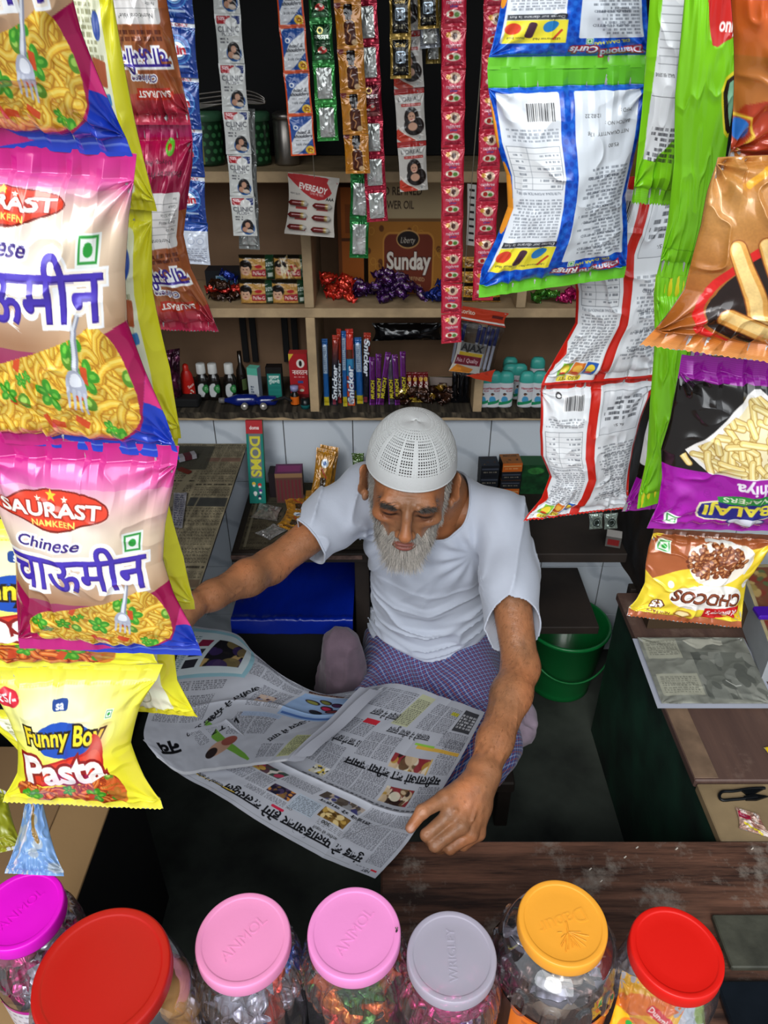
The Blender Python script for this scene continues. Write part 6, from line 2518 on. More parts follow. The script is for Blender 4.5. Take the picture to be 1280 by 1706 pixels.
def strip(label, P0, P1, Y, n, wpx, arts, kinds=None, material=None, name='sachet', puff=0.0035, group=None, seed=1, curve=0.0):
    a, b = ptY(P0[0], P0[1], Y), ptY(P1[0], P1[1], Y)
    root = thing(name + '_strip', b, label, 'sachet strip', group)
    L = np.linalg.norm(b - a) / n
    mid = (a + b) / 2
    zc = mid[1] * math.cos(TH) - (mid[2] - CZ) * math.sin(TH)
    w = wpx * zc / FPX
    if not isinstance(arts, list): arts = [arts]
    mes = []
    for i, c in enumerate(arts):
        V, F, C = pouch_geo(unit_c4(w, L * 1.0), c, puff=puff, wr=0.0006, seed=seed + i, seal=(0.08, 0.08), pinch=0.02, ncrease=9, back='#8d8f8c')
        mes.append(mesh_data(name, V, F, material or M_metalfoil, C))
    rs = np.random.RandomState(seed)
    ang = math.atan2(b[0] - a[0], a[2] - b[2])
    for k in range(n):
        t = (k + 0.5) / n
        p = a * (1 - t) + b * t
        p = p + np.array((curve * math.sin(math.pi * t), 0, 0))
        M = Mx(p, (rs.uniform(-.05, .05), -ang + rs.uniform(-.012, .012), rs.uniform(-0.14, 0.14)))
        kk = kinds[k] if kinds else 0
        new_obj(name, mes[kk], M, root)
    # the string it hangs by, up to the rail
    V, F, _ = tube_part([a, (a[0], 1.435, 2.03)], 0.001, 6)
    mesh('hanging_string', V, F, M_string, root)
    return root


strip('blue detergent sachet strip hanging left behind the reddish snack packets', (285, -60), (322, 440), 0.98, 6, 62, [s_rin(), s_rin_back()], [0, 0, 0, 0, 0, 1], M_foil, 'detergent_sachet', 0.004)
strip('strip of white shampoo sachets with red corners, leftmost of the central strips', (372, -66), (409, 393), 1.44, 6, 43, s_clinic(), None, M_film, 'shampoo_sachet')
strip('single silver sachet tail hanging behind the end of the white shampoo strip', (406, 180), (416, 415), 1.47, 3, 36, s_silver('#8d8f8c'), None, None, 'silver_sachet')
strip('strip of white and blue shampoo sachets with bright orange edges', (480, -36), (506, 259), 1.46, 4, 44, s_hs(), None, M_film, 'shampoo_sachet')
strip('short strip of glossy green hair oil sachets beside the orange edged ones', (530, -40), (547, 235), 1.47, 4, 37, [s_navratna('#2c7a3a', '#123a1c'), s_silver('#3c9a46')], [0, 0, 1, 1], None, 'hair_oil_sachet')
strip('strip of orange brown sachets printed with dark almond oil bottles', (574, -78), (597, 289), 1.42, 5, 44, s_oil(), None, M_foil, 'almond_oil_sachet')
strip('long strip of green edged silver sachets behind the orange brown bottle strip', (606, -20), (598, 430), 1.52, 6, 34, [s_silver('#1f7a3a'), s_navratna('#2c7a3a', '#123a1c')], [1, 1, 0, 0, 0, 0], None, 'hair_oil_sachet')
strip('strip of crimson and silver hair oil sachets right of the orange brown bottle strip', (604, -70), (629, 369), 1.46, 7, 38, [s_navratna('#a01c34', '#5a1020'), s_silver('#b0203c')], [1, 1, 1, 0, 1, 1, 1], None, 'hair_oil_sachet')
strip('short strip of black and gold sachets marked with a letter M, left one', (666, -90), (668, 131), 1.42, 3, 36, s_gold(), None, None, 'gold_sachet')
strip('short strip of black and gold sachets marked with a letter M, higher right one', (712, -92), (714, 48), 1.42, 2, 36, s_gold(), None, None, 'gold_sachet')
strip('silver sachet with a blue square hanging below the right gold sachets', (712, -70), (717, 80), 1.45, 2, 34, s_silver('#8c9098'), None, None, 'silver_sachet')
strip('dull gold foil sachet end just left of the long crimson strip', (722, -40), (722, 106), 1.49, 2, 26, s_silver('#8a7434'), None, None, 'silver_sachet')
strip('strip of large cream hair colour sachets with a dark haired woman', (672, -50), (690, 318), 1.46, 4, 50, s_loreal(), None, M_film, 'hair_colour_sachet')
strip('longest crimson sachet strip hanging down past the middle shelf board', (757, -30), (752, 571), 1.38, 10, 38, s_red(), None, M_foil, 'mouth_freshener_sachet', 0.0045)
strip('second crimson sachet strip, partly behind the blue and white packets', (830, -60), (804, 500), 1.36, 9, 38, s_red(), None, M_foil, 'mouth_freshener_sachet', 0.0045, seed=5)

# thin comb card between the crimson strips
c = Cv(16, 104, 1, '#c9c6bf')
for i in range(8): c.rect(4, 8 + i * 12, 13, 12 + i * 12, '#1a1818')
o = mesh('comb_card', *(lambda g: (g[0], g[1]))(pouch_geo(Q(1.6, (779, 306), (794, 308), (792, 410), (777, 408)), c, puff=0.0015, wr=0)), M_card, None,
         pouch_geo(Q(1.6, (779, 306), (794, 308), (792, 410), (777, 408)), c, puff=0.0015, wr=0)[2])
hang(o, ptY(786, 308, 1.6), 1.445)
tag(o, 'narrow pale card of hair combs between the two crimson strips', 'comb card')

# battery card
c = Cv(98, 112, 1.1, '#c9c2b8')
c.poly([(0, 0), (98, 4), (90, 30), (70, 46), (40, 40), (0, 8)], '#b02a2c', 1, 1)
c.poly([(70, 4), (98, 8), (98, 40), (92, 34)], '#c9c2b8', 1, 1)
c.text('EVEREADY', 50, 24, 15, '#f6efe8', bold=0.035, fit=56, rot=0.12)
c.text('GIVE ME RED', 58, 34, 6, '#f6efe8', fit=28, rot=0.12)
c.text('HEAVY DUTY', 14, 36, 4.5, '#333', fit=20, rot=0.1)
c.text('AAA', 86, 41, 8, '#1a1a1a', bold=0.03)
for i in range(3):
    for j in range(2): c.rect(16 + j * 44, 58 + i * 20, 40 + j * 44, 63 + i * 20, '#a8302e', 0.9)
K = Q(1.60, (480, 287), (566, 297), (557, 396), (474, 389))
bc = thing('battery_card', K[3], 'white and red card holding six small batteries, hung from the shelf', 'battery card')
V, F, C = pouch_geo(K, c, puff=0.0008, wr=0.0002, seed=3, back='#b0a898')
mesh('backing_card', V, F, M_card, bc, C)
hang(bc, ptY(524, 296, 1.60), 1.445)
bl = Q(1.594, (0, 0))
for j in range(2):
    for i in range(3):
        u0, v0 = (0.05 + 0.47 * j, 0.46 + 0.20 * i + 0.02 * j)
        p = (1 - u0) * (1 - v0) * K[0] + u0 * (1 - v0) * K[1] + u0 * v0 * K[2] + (1 - u0) * v0 * K[3]
        u1 = u0 + 0.38
        q = (1 - u1) * (1 - v0) * K[0] + u1 * (1 - v0) * K[1] + u1 * v0 * K[2] + (1 - u1) * v0 * K[3]
        p, q = p - (0, .006, 0), q - (0, .006, 0)
        t = np.linspace(0, 1, 9)[:, None]
        pts = p * (1 - t) + q * t
        V, F, _ = tube_part(pts, [0.001, 0.0055, 0.0055, 0.0055, 0.0055, 0.0055, 0.0055, 0.0055, 0.001], 12)
        C = np.repeat(np.array([srgb('#6e2120')] * 6 + [srgb('#b59a52')] + [srgb('#c7c4bc')] * 2), 12, 0)
        mesh('battery', V, F, M_foil, bc, C)

# ================================================================== goods in the shelving
ZB1, ZB2 = 0.8135, 1.0735      # board tops
# sunflower oil carton with printed front
c = Cv(150, 160, 1.1, '#b0722a')
c.rect(0, 0, 150, 58, '#b7a27c')
c.text('ED REFINED', 62, 18, 15, '#3a2b22', bold=0.01, fit=76)
c.text('OWER OIL', 56, 36, 15, '#3a2b22', bold=0.01, fit=60)
c.rect(0, 54, 150, 58, '#7a5530')
rs = np.random.RandomState(4)
for i in range(26): c.ell(rs.uniform(0, 150), rs.uniform(60, 158), 4.5, 4.5, '#5a2f14', 0.8)
for i in range(26): c.ring(rs.uniform(0, 150), rs.uniform(60, 158), 5, 1, '#d8a040', 0.6)
c.rect(28, 72, 126, 158, '#c98a3a', 1, 14)
c.rect(31, 75, 123, 158, '#7a3420', 1, 12)
c.ell(76, 82, 22, 13, '#d0a060')
c.ell(76, 82, 20, 11, '#241a18')
c.text('Liberty', 76, 83, 12, '#e6dcc8', shear=0.3, fit=28)
c.text('Sunday', 78, 112, 34, '#f0e6d8', bold=0.035, fit=82, out=(1.4, '#4a1a10'))
c.text('FILTERED REFINED', 76, 137, 8, '#e8c890', fit=66, arc=2)
c.text('SUNFLOWER OIL', 76, 147, 8, '#e8c890', fit=56, arc=2)
o = art_box('oil_carton', (0.185, 0.10, 0.262), {'front': c, '_top': '#a8926c', '_left': '#a5602a', '_right': '#8f5a2a'}, M=Mx((0.055, 1.865, ZB2)))
tag(o, 'orange brown cooking oil carton with a dark red front on the upper shelf', 'carton')
c = Cv(40, 130, 1, '#a85a1c')
c.rect(0, 60, 40, 64, '#5a2f14')
c.rect(12, 20, 30, 54, '#8a4716')
c.rect(0, 0, 6, 130, '#6d3a14')
o = art_box('carton', (0.06, 0.08, 0.24), {'front': c, '_left': '#8a4716', '_top': '#8a6a40'}, M=Mx((-0.078, 1.86, ZB2)))
tag(o, 'narrow plain orange carton left of the dark red fronted oil carton', 'carton')


def s_biscuit(gold=False):
    c = Cv(60, 42, 1.1, '#c9994e')
    c.noise((20, 28), 3, 0.18)
    for i in range(30): c.rect(0, i * 1.4, 46, i * 1.4 + 0.5, '#a8763a', 0.4)
    c.rect(0, 0, 46, 5, '#17160f')
    c.ell(12, 17, 11, 10, '#1a1310')
    c.ell(11, 24, 8.5, 9, '#d9ab8c')
    c.ell(11, 15, 8, 4, '#1a1310')
    c.ell(8, 23, 1, .8, '#201010')
    c.ell(14, 23, 1, .8, '#201010')
    c.ell(11, 28, 2, .8, '#a04040')
    c.poly([(22, 24), (46, 22), (46, 34), (22, 34)], '#a3202c')
    c.text('Parle-G', 34, 29, 8, '#f6e9d8', bold=0.02, fit=20)
    c.ell(34, 18, 6, 3, '#b8282c')
    c.rect(46, 0, 60, 42, '#143a22')
    c.text('10%', 53, 14, 9, '#e8ece2', bold=0.02, fit=11)
    c.text('EXTRA', 53, 22, 5, '#e8ece2', fit=11)
    c.rect(49, 28, 57, 35, '#e8ece2', 0.8)
    if gold:
        rs = np.random.RandomState(3)
        for i in range(26):
            x, y = rs.uniform(6, 46), rs.uniform(2, 38)
            c.line([(x, y), (x + rs.uniform(-6, 6), y + rs.uniform(4, 12))], 3, rs.choice(['#e6d2a0', '#8a6a34', '#f4ead0']), 0.8)
    return c


bis = s_biscuit()
bisg = s_biscuit(True)
side_cv = '#12331e'
for (px, py, cv_, lab) in ((430, 466, bis, 'biscuit packet with a child portrait, lower left of the stacked four'),
                           (483, 468, bis, 'biscuit packet with a child portrait, lower right of the stacked four'),
                           (430, 427, bis, 'biscuit packet with a child portrait, upper left of the stacked four'),
                           (487, 424, bisg, 'crinkled gold biscuit packet at the upper right of the stacked four')):
    p = ptY(px, py + 37, 1.735)
    z0 = ZB2 + (0.056 if py < 450 else 0)
    V, F, C = pouch_geo(unit_c4(0.079, 0.055), cv_, puff=0.013, wr=0.0006, seed=3, seal=(0.02, 0.02), pinch=0, pw=(8, 8), back='#143a22')
    o = mesh('biscuit_packet', V + np.array((p[0], 1.735, z0 + 0.0285)), F, M_film, None, C)
    tag(o, lab, 'biscuit packet', 'biscuit packets on the upper left shelf')


def candy_mesh(name, w, h, c0, c1, seed, txt=None, material=None):
    c = Cv(30, 18, 1.0, c0)
    c.rect(6, 4, 24, 14, c1, 0.9, 3)
    if txt: c.text(txt, 15, 9, 7, '#f4f0e8', bold=0.03, fit=13)
    c.noise((9, 12), seed, 0.3)
    V, F, C = pouch_geo(unit_c4(w, h), c, puff=0.0075, wr=0.0016, seed=seed, seal=(0.02, 0.02), pinch=0, ncrease=9, back=c0,
                        edge=None, pw=(3, 2.2))
    # twist ends
    x = V[:, 0] / (w / 2)
    tw = 1 - 0.65 * np.exp(-((np.abs(x) - 0.66) / 0.13) ** 2)
    V = V.copy()
    V[:, 2] *= tw
    V[:, 1] *= np.where(np.abs(x) > 0.6, 0.45, 1.0)
    return mesh_data(name, V, F, material or M_metalfoil, C)


CM = {k: candy_mesh('wrapped_candy', 0.042, 0.021, a, b, i + 1, t) for i, (k, a, b, t) in enumerate((
    ('red', '#c22a1c', '#e2482c', None), ('purple', '#3a1450', '#5a2074', 'Eclair'), ('navy', '#14246e', '#2342a8', None), ('green', '#2f6a1c', '#5c9a34', None),
    ('magenta', '#a01054', '#c42a70', None), ('cream', '#a89a84', '#c9bca4', None), ('gold', '#8f6a1c', '#caa044', 'Kopiko'), ('brown', '#2c1810', '#4a2a18', None),
    ('pink', '#c21670', '#ef5aa8', None), ('silver', '#a9a9b4', '#e0e0e8', None), ('blue', '#1c50a8', '#3f86d8', None), ('orange', '#d2601c', '#f08a34', None)))}


def candies(spots, label, group, name='wrapped_candy', seed=1, tilt=0.5):
    """spots: list of (kind, x, y, z)"""
    rs = np.random.RandomState(seed)
    for (k, x, y, z) in spots:
        M = Mx((x, y, z), (rs.uniform(-1.4, -0.5), rs.uniform(-tilt, tilt), rs.uniform(-0.9, 0.9)))
        o = new_obj(name, CM[k], M)
        tag(o, label[k] if isinstance(label, dict) else label, 'candy', group if not isinstance(group, dict) else group[k])


rs = np.random.RandomState(12)
sp = []
for i in range(13):
    sp.append(('red', -0.135 + rs.uniform(0, 0.055), 1.745 + rs.uniform(0, 0.05), ZB2 + 0.012 + 0.014 * (i % 4)))
for i in range(30):
    x = -0.07 + rs.uniform(0, 0.17)
    sp.append(('purple', x, 1.735 + rs.uniform(0, 0.07), ZB2 + 0.012 + 0.014 * (i % 4) * (1 - abs(x - 0.01) / 0.2)))
for i in range(7): sp.append(('navy', 0.105 + rs.uniform(0, 0.04), 1.735 + rs.uniform(0, 0.04), ZB2 + 0.012 + 0.012 * (i % 3)))
candies(sp, {'red': 'red wrapped candy in the heap at the left of the middle upper shelf',
             'purple': 'dark purple wrapped candy in the heap on the middle upper shelf',
             'navy': 'blue wrapped candy at the right end of the purple candy heap'},
        {'red': 'red candies on the middle upper shelf', 'purple': 'purple candies on the middle upper shelf', 'navy': 'blue candies on the middle upper shelf'}, seed=4)
sp = []
for i in range(14): sp.append((['brown', 'red', 'brown', 'navy'][i % 4], -0.42 + rs.uniform(0, 0.13), 1.745 + rs.uniform(0, 0.05), ZB2 + 0.012 + 0.014 * (i % 4)))
candies([s for s in sp if s[0] == 'brown'], 'dark wrapped candy in the pile left of the biscuit packets', 'dark candies left of the biscuits', seed=5)
candies([s for s in sp if s[0] == 'red'], 'red wrapped candy in the pile left of the biscuit packets', 'red candies left of the biscuits', seed=6)
candies([s for s in sp if s[0] == 'navy'], 'navy wrapped candy in the pile left of the biscuit packets', 'navy candies left of the biscuits', seed=7)
c = Cv(60, 40, 1, '#15171c')
c.text('Big', 34, 20, 26, '#3a6a8c', bold=0.03, out=(1.4, '#9ab4c4'))
o = art_box('gum_box', (0.09, 0.05, 0.055), {'front': c, '_top': '#22252c'}, M=Mx((-0.385, 1.84, ZB2)))
tag(o, 'black gum box with blue lettering behind the dark candies', 'box')
sp = [('green', 0.355 + 0.012 * i, 1.735 + 0.01 * (i % 3), ZB2 + 0.013 + 0.01 * (i % 2)) for i in range(4)]
sp += [('magenta', 0.42 + 0.014 * i, 1.735 + 0.01 * (i % 3), ZB2 + 0.013 + 0.012 * (i % 2)) for i in range(4)]
sp += [('purple', 0.475 + 0.013 * i, 1.75, ZB2 + 0.03) for i in range(3)] + [('cream', 0.475 + 0.015 * i, 1.735, ZB2 + 0.012) for i in range(3)]
L_ = {'green': 'green wrapped candy under the lower edge of the blue packets', 'magenta': 'magenta wrapped candy right of the green ones on the upper shelf',
      'purple': 'purple wrapped candy on top of the cream ones on the upper right shelf', 'cream': 'cream wrapped candy at the right end of the upper shelf'}
candies(sp, L_, {k: v.split(' ')[0] + ' candies on the upper right shelf' for k, v in L_.items()}, seed=8)
# golden wafer packets standing at the divider
c = Cv(40, 30, 1.2, '#c08a2c')
c.noise((8, 8), 4, 0.25)
c.rect(0, 20, 40, 28, '#241810')
c.text('Kopiko', 20, 12, 11, '#4a2410', bold=0.03, shear=0.2, fit=26)
for i in range(5):
    p = (0.205 + 0.044 * (i % 2), 1.745 + 0.01 * (i // 2), ZB2 + 0.020 + 0.031 * (i // 2))
    V, F, C = pouch_geo(unit_c4(0.05, 0.036), c, puff=0.006, wr=0.0008, seed=5 + i, back='#8a601c')
    o = mesh('coffee_candy_packet', V + np.array(p), F, M_foil, None, C)
    tag(o, 'small golden coffee candy packet stacked beside the crimson strips', 'candy packet', 'golden packets on the upper shelf')


# ---- chocolate bars standing in the middle compartment
def bar(px, py0, py1, wpx, cv_, label, group, lean=0.0, Y=1.745, name='chocolate_bar', puff=0.007):
    p0, p1 = ptY(px, py0, Y), ptY(px, py1, Y)
    h = p0[2] - p1[2]
    zc = Y * math.cos(TH) - (p0[2] - CZ) * math.sin(TH)
    w = wpx * zc / FPX
    V, F, C = pouch_geo(unit_c4(w, h), cv_, puff=puff, wr=0.0006, seed=int(px), seal=(0.05, 0.05), pinch=0, ncrease=6, back='#20304a', pw=(4, 6))
    M = Mx((p0[0], Y, ZB1 + h / 2 + 0.001), (math.radians(-6), lean, 0))
    V = V @ np.array(M.to_3x3()).T + np.array(M.to_translation())
    V[:, 2] += (ZB1 + 0.0005) - V[:, 2].min()
    o = mesh(name, V, F, M_foil, None, C)
    return tag(o, label, 'chocolate bar', group)


def vtext(c, t, x, y, size, col, fit, out=None, bold=0.035, down=False):
    c.text(t, x, y, size, col, bold=bold, shear=0.15, rot=math.pi / 2 if down else -math.pi / 2, fit=fit, out=out)


def b_blue():
    c = Cv(13, 112, 1.4, '#1c5a9c')
    c.rect(2, 10, 11, 56, '#9fb4c8')
    c.micro(3, 12, 10, 54, 3, '#4a5a74', 0.8, 3, 0.8)
    c.rect(1, 96, 12, 112, '#c9b428')
    return c


def b_snick(a='#1a2430', txt='#e6eef6', down=False, name='Snicker'):
    c = Cv(14, 116, 1.4, a)
    c.grad(0, 50, '#b8321c', a)
    vtext(c, name, 7, 76 if not down else 40, 15, txt, 58, (1, '#1c1c28'), down=down)
    c.rect(3, 104, 10, 114, '#a03a4a', 0.8)
    return c


def b_snick2():
    c = Cv(15, 118, 1.4, '#d2401c')
    c.grad(0, 118, '#c4281c', '#dd5a24')
    c.rect(2, 30, 13, 52, '#5a2c18')
    c.rect(0, 44, 15, 70, '#2f86b4')
    vtext(c, 'Snicker', 7.5, 84, 16, '#eef4fa', 58, (1.2, '#1b3a78'))
    c.rect(3, 104, 11, 116, '#c0c4cc', 0.7)
    return c


def b_munch(a='#5a1a60'):
    c = Cv(11, 88, 1.4, a)
    c.rect(0, 0, 2, 88, '#9a4ac0')
    vtext(c, 'MUNCH', 6, 58, 9, '#d8c838', 34, (1.2, '#3a3410'))
    return c


def b_red():
    c = Cv(12, 56, 1.5, '#6a1418')
    vtext(c, 'KitKat', 6, 26, 9, '#e9dcd0', 26)
    c.ell(6, 12, 4, 4, '#c89a3c')
    c.rect(0, 46, 12, 56, '#c0a038')
    return c


gs = 'chocolate bars standing in the middle shelf'
bar(540, 558, 666, 10, b_blue(), 'blue backed chocolate bar at the far left of the bar row', gs)
bar(556, 552, 666, 11, b_snick(), 'dark chocolate bar with white slanting name, second in the bar row', gs, 0.04)
bar(563, 548, 668, 8, b_snick('#a3341c'), 'orange red chocolate bar edge, third in the bar row', gs, 0.02, 1.76)
bar(572, 548, 670, 8, b_blue(), 'thin blue chocolate bar edge just left of the orange one', gs, 0.0, 1.74)
bar(582, 546, 670, 13, b_snick2(), 'bright orange and blue chocolate bar with large white name', gs, -0.01)
bar(597, 552, 660, 12, b_blue(), 'blue backed chocolate bar with a yellow foot right of the orange one', gs, -0.02, 1.755)
bar(610, 548, 662, 12, b_snick('#171a24', down=True), 'dark chocolate bar with its name running downwards', gs, 0.03, 1.76)
bar(590, 560, 656, 8, b_blue(), 'pale blue chocolate bar edge hidden behind the orange bar', gs, 0.0, 1.79)
gm = 'purple wafer bars standing in the middle shelf'
for i, (x, l, lb) in enumerate(((620, 0.0, 'purple wafer bar beside the dark chocolate bars'), (631, 0.0, 'purple wafer bar second from the left of the purple ones'),
                                (641, 0.14, 'purple wafer bar leaning to the left'), (651, -0.05, 'greyish purple wafer bar in the middle of the purple ones'),
                                (661, -0.07, 'purple wafer bar with yellow name, second from the right'), (673, -0.03, 'purple wafer bar at the right end of the purple ones'))):
    bar(x, 584 - 4 * (i % 3), 662, 9.5, b_munch('#4a4450' if i == 3 else '#5a1a60'), lb, gm, l, 1.745 + 0.004 * (i % 2), 'wafer_bar')
gr = 'small maroon chocolate bars right of the purple ones'
for i, (x, l) in enumerate(((683, -0.03), (692, 0.02), (702, 0.0), (712, -0.12))):
    bar(x, 606, 655, 9.5, b_red(), ['short maroon chocolate bar nearest the purple bars', 'short maroon chocolate bar with a gold disc, second of four',
        'short maroon chocolate bar, third of four', 'short maroon chocolate bar leaning at the right end'][i], gr, l, 1.76, 'small_chocolate_bar')
sp = [(('brown', 'brown', 'gold', 'brown')[i % 4], 0.03 + 0.0085 * i + rs.uniform(-.004, .004), 1.735 + rs.uniform(0, 0.035), ZB1 + 0.011 + 0.012 * (i % 3)) for i in range(18)]
candies([s for s in sp if s[0] == 'brown'], 'dark brown wrapped candy lying in front of the small maroon bars', 'brown candies on the lower middle shelf', seed=9)
candies([s for s in sp if s[0] == 'gold'], 'gold wrapped candy among the brown ones on the lower middle shelf', 'gold candies on the lower middle shelf', seed=10)
# black plastic roll and card behind
V, F, C = pouch_geo(Q(1.80, (620, 538), (738, 538), (738, 566), (620, 568)), Cv(60, 16, 1, '#0c0c0e'), puff=0.02, wr=0.002, seed=5, back='#0c0c0e')
o = mesh('black_plastic_roll', V, F, M_foil, None, C)
tag(o, 'glossy black plastic roll tucked under the middle shelf board', 'plastic roll')
c = Cv(60, 50, 1, '#8d7f78')
c.rect(18, 8, 34, 30, '#3a2022')
c.text('\u0938\u0930\u0932', 44, 26, 14, '#3a3030')
o = mesh('small_poster_card', *pouch_geo(Q(1.80, (716, 628), (768, 630), (766, 684), (716, 684)), c, puff=0.0015, wr=0)[:2], M_card, None,
         pouch_geo(Q(1.80, (716, 628), (768, 630), (766, 684), (716, 684)), c, puff=0.0015, wr=0)[2])
tag(o, 'faded grey printed card leaning behind the brown candies', 'card')
for i, x in enumerate((0.178, 0.194, 0.208)):
    c = Cv(10, 40, 1, '#141418')
    c.noise((9, 4), i + 2, 0.6)
    V, F, C = pouch_geo(unit_c4(0.016, 0.085), c, puff=0.006, wr=0.0008, seed=i, back='#101014')
    o = mesh('dark_sachet', V + np.array((x, 1.75, ZB1 + 0.045)), F, M_metalfoil, None, C)
    tag(o, 'upright black glossy packet next to the right divider', 'packet', 'black packets by the right divider')


# ---- pens in a hanging bag
K = Q(1.62, (762, 508), (848, 522), (820, 637), (746, 619))
pb_ = thing('pen_packet', K[3], 'clear bag of blue pens with a red header hung before the shelf', 'pen packet')
c = Cv(86, 26, 1.3, '#c23a1c')
c.rect(0, 20, 86, 23, '#e9e2dc')
c.text('Rorito', 16, 9, 11, '#e8dcc8', bold=0.02)
c.rect(62, 8, 82, 13, '#5a1a14')
V, F, C = pouch_geo([K[0], K[1], K[1] * 0.8 + K[2] * 0.2, K[0] * 0.8 + K[3] * 0.2], c, puff=0.001, wr=0.0004, seed=3)
mesh('header_card', V, F, M_card, pb_, C)
hang(pb_, ptY(770, 512, 1.62), 1.445)
c = Cv(60, 52, 1.3, '#c9c4ba')
c.rect(8, 0, 60, 15, '#6b6a66')
c.text('AJAX', 32, 8, 16, '#1c1c1c', bold=0.04, fit=44)
c.rect(8, 16, 58, 22, '#c9a824')
c.rect(4, 22, 58, 38, '#7a1c2c')
c.text('No.1 Quality', 30, 30, 10, '#f0d8d8', bold=0.01, fit=46)
c.poly([(0, 52), (10, 38), (46, 44), (40, 52)], '#d8862c')
f = lambda u, v: (1 - u) * (1 - v) * K[0] + u * (1 - v) * K[1] + u * v * K[2] + (1 - u) * v * K[3]
o3 = np.array((0, 0.003, 0))
V, F, C = pouch_geo([f(0.12, .5) - o3, f(0.72, .5) - o3, f(0.68, .92) - o3, f(0.02, .98) - o3], c, puff=0.0008, wr=0.0002, seed=3)
mesh('insert_card', V, F, M_card, pb_, C)
c = Cv(60, 14, 1.2, '#c4381c')
V, F, C = pouch_geo([f(0.40, .99) - o3, f(1.0, .80) - o3, f(0.98, .99) - o3, f(0.60, 1.0) - o3], c, puff=0.0006, wr=0.0)
mesh('bottom_label', V, F, M_card, pb_, C)
for i in range(7):
    u = 0.10 + 0.115 * i if i < 2 else 0.34 + 0.09 * i
    a, b = f(u, 0.24 + 0.02 * (i % 2)), f(u - 0.02, 0.88)
    a, b = a + (0, 0.006, 0), b + (0, 0.006, 0)
    pts = np.array([a, a * 0.62 + b * 0.38, a * 0.615 + b * 0.385, b * 0.93 + a * 0.07, b])
    V, F, _ = tube_part(pts, [0.0045, 0.0045, 0.0038, 0.0038, 0.001], 10)
    C = np.repeat(np.array([srgb('#1a2258')] * 2 + [srgb('#b9bcc8')] * 2 + [srgb('#8d93b0')]), 10, 0)
    mesh('pen', V, F, M_vplastic, pb_, C)
V, F, C = pouch_geo([f(0, .18), f(1, .18), f(1, 1), f(0, 1)], Cv(30, 40, 1, '#ffffff'), puff=0.010, wr=0.0012, seed=9)
mesh('clear_bag', V, F, clear_mat('clear_poly_bag', '#f2f2f4', 0.10, 0.12), pb_)


# ---- bottles
def bottle_part(rx, ry, prof, M=None, n=32, p=2.0):
    """prof: (scale, z, colour); superellipse section rx, ry"""
    a = np.linspace(0, 2 * math.pi, n, endpoint=False)
    ca, sa = np.cos(a), np.sin(a)
    X = np.sign(ca) * np.abs(ca) ** (2 / p)
    Y = np.sign(sa) * np.abs(sa) ** (2 / p)
    V = np.concatenate([np.stack([X * rx * s, Y * ry * s, np.full(n, z)], -1) for s, z, _ in prof])
    C = np.concatenate([np.repeat(srgb(c_)[None], n, 0) for _, _, c_ in prof])
    if M is not None: V = V @ np.array(M.to_3x3()).T + np.array(M.to_translation())
    return V, gridF(n, len(prof), True), C


def label_part(rx, ry, z0, z1, cv_, a0=-2.6, a1=-0.5, p=2.0, sc=1.02, M=None):
    """curved label on the front (-Y) of a bottle"""
    w, h = cv_.w, cv_.h
    a = np.linspace(a0, a1, w)
    ca, sa = np.cos(a), np.sin(a)
    X = np.sign(ca) * np.abs(ca) ** (2 / p) * rx * sc
    Y = np.sign(sa) * np.abs(sa) ** (2 / p) * ry * sc
    z = np.linspace(z1, z0, h)
    V = np.stack([np.broadcast_to(X, (h, w)), np.broadcast_to(Y, (h, w)), np.broadcast_to(z[:, None], (h, w))], -1).reshape(-1, 3)
    if M is not None: V = V @ np.array(M.to_3x3()).T + np.array(M.to_translation())
    return V, gridF(w, h, flip=True), cv_.a.reshape(-1, 3)


# talc bottles, teal caps
c = Cv(44, 62, 1.0, '#d3d6da')
c.text('Navratna', 24, 10, 8, '#a02c3c', bold=0.03, fit=26)
c.text('Cool', 29, 17, 7, '#a02c3c', bold=0.02)
c.ell(20, 26, 2.6, 3.2, '#1a1414')
c.ell(20, 28, 1.9, 2.2, '#8a5a44')
c.poly([(14, 48), (15, 35), (20, 31), (25, 35), (27, 48)], '#4a9ac4', 1, 1)
c.poly([(0, 50), (20, 47), (44, 38), (44, 46), (22, 54), (0, 60)], '#1f8a5c', 1, 1)
c.text('', 0, 0, 1, '#000') if False else None
body = [(0.0, 0.0, '#d3d6da'), (0.92, 0.0, '#d3d6da'), (1.0, 0.004, '#d3d6da'), (1.0, 0.058, '#d3d6da'), (0.97, 0.066, '#d3d6da')]
capp = [(0.97, 0.066, '#3fa79a'), (0.99, 0.067, '#3fa79a'), (0.98, 0.076, '#3fa79a'), (0.90, 0.086, '#3fa79a'), (0.6, 0.092, '#49b3a6'), (0.0, 0.093, '#49b3a6')]
spots = [(806, 668, 'talc bottle at the far left, mostly behind the pen bag'), (822, 674, 'talc bottle second from the left, at the pen bag corner'),
         (842, 677, 'talc bottle third from the left in the front row'), (876, 679, 'talc bottle with its whole label showing, right front'), (897, 679, 'talc bottle at the right end beside the red bordered packet'),
         (852, 655, 'talc bottle in the second row above the third one'), (868, 655, 'talc bottle in the second row, centre'), (897, 648, 'talc bottle in the back row at right'), (851, 645, 'talc bottle in the back row at left')]
t0 = None
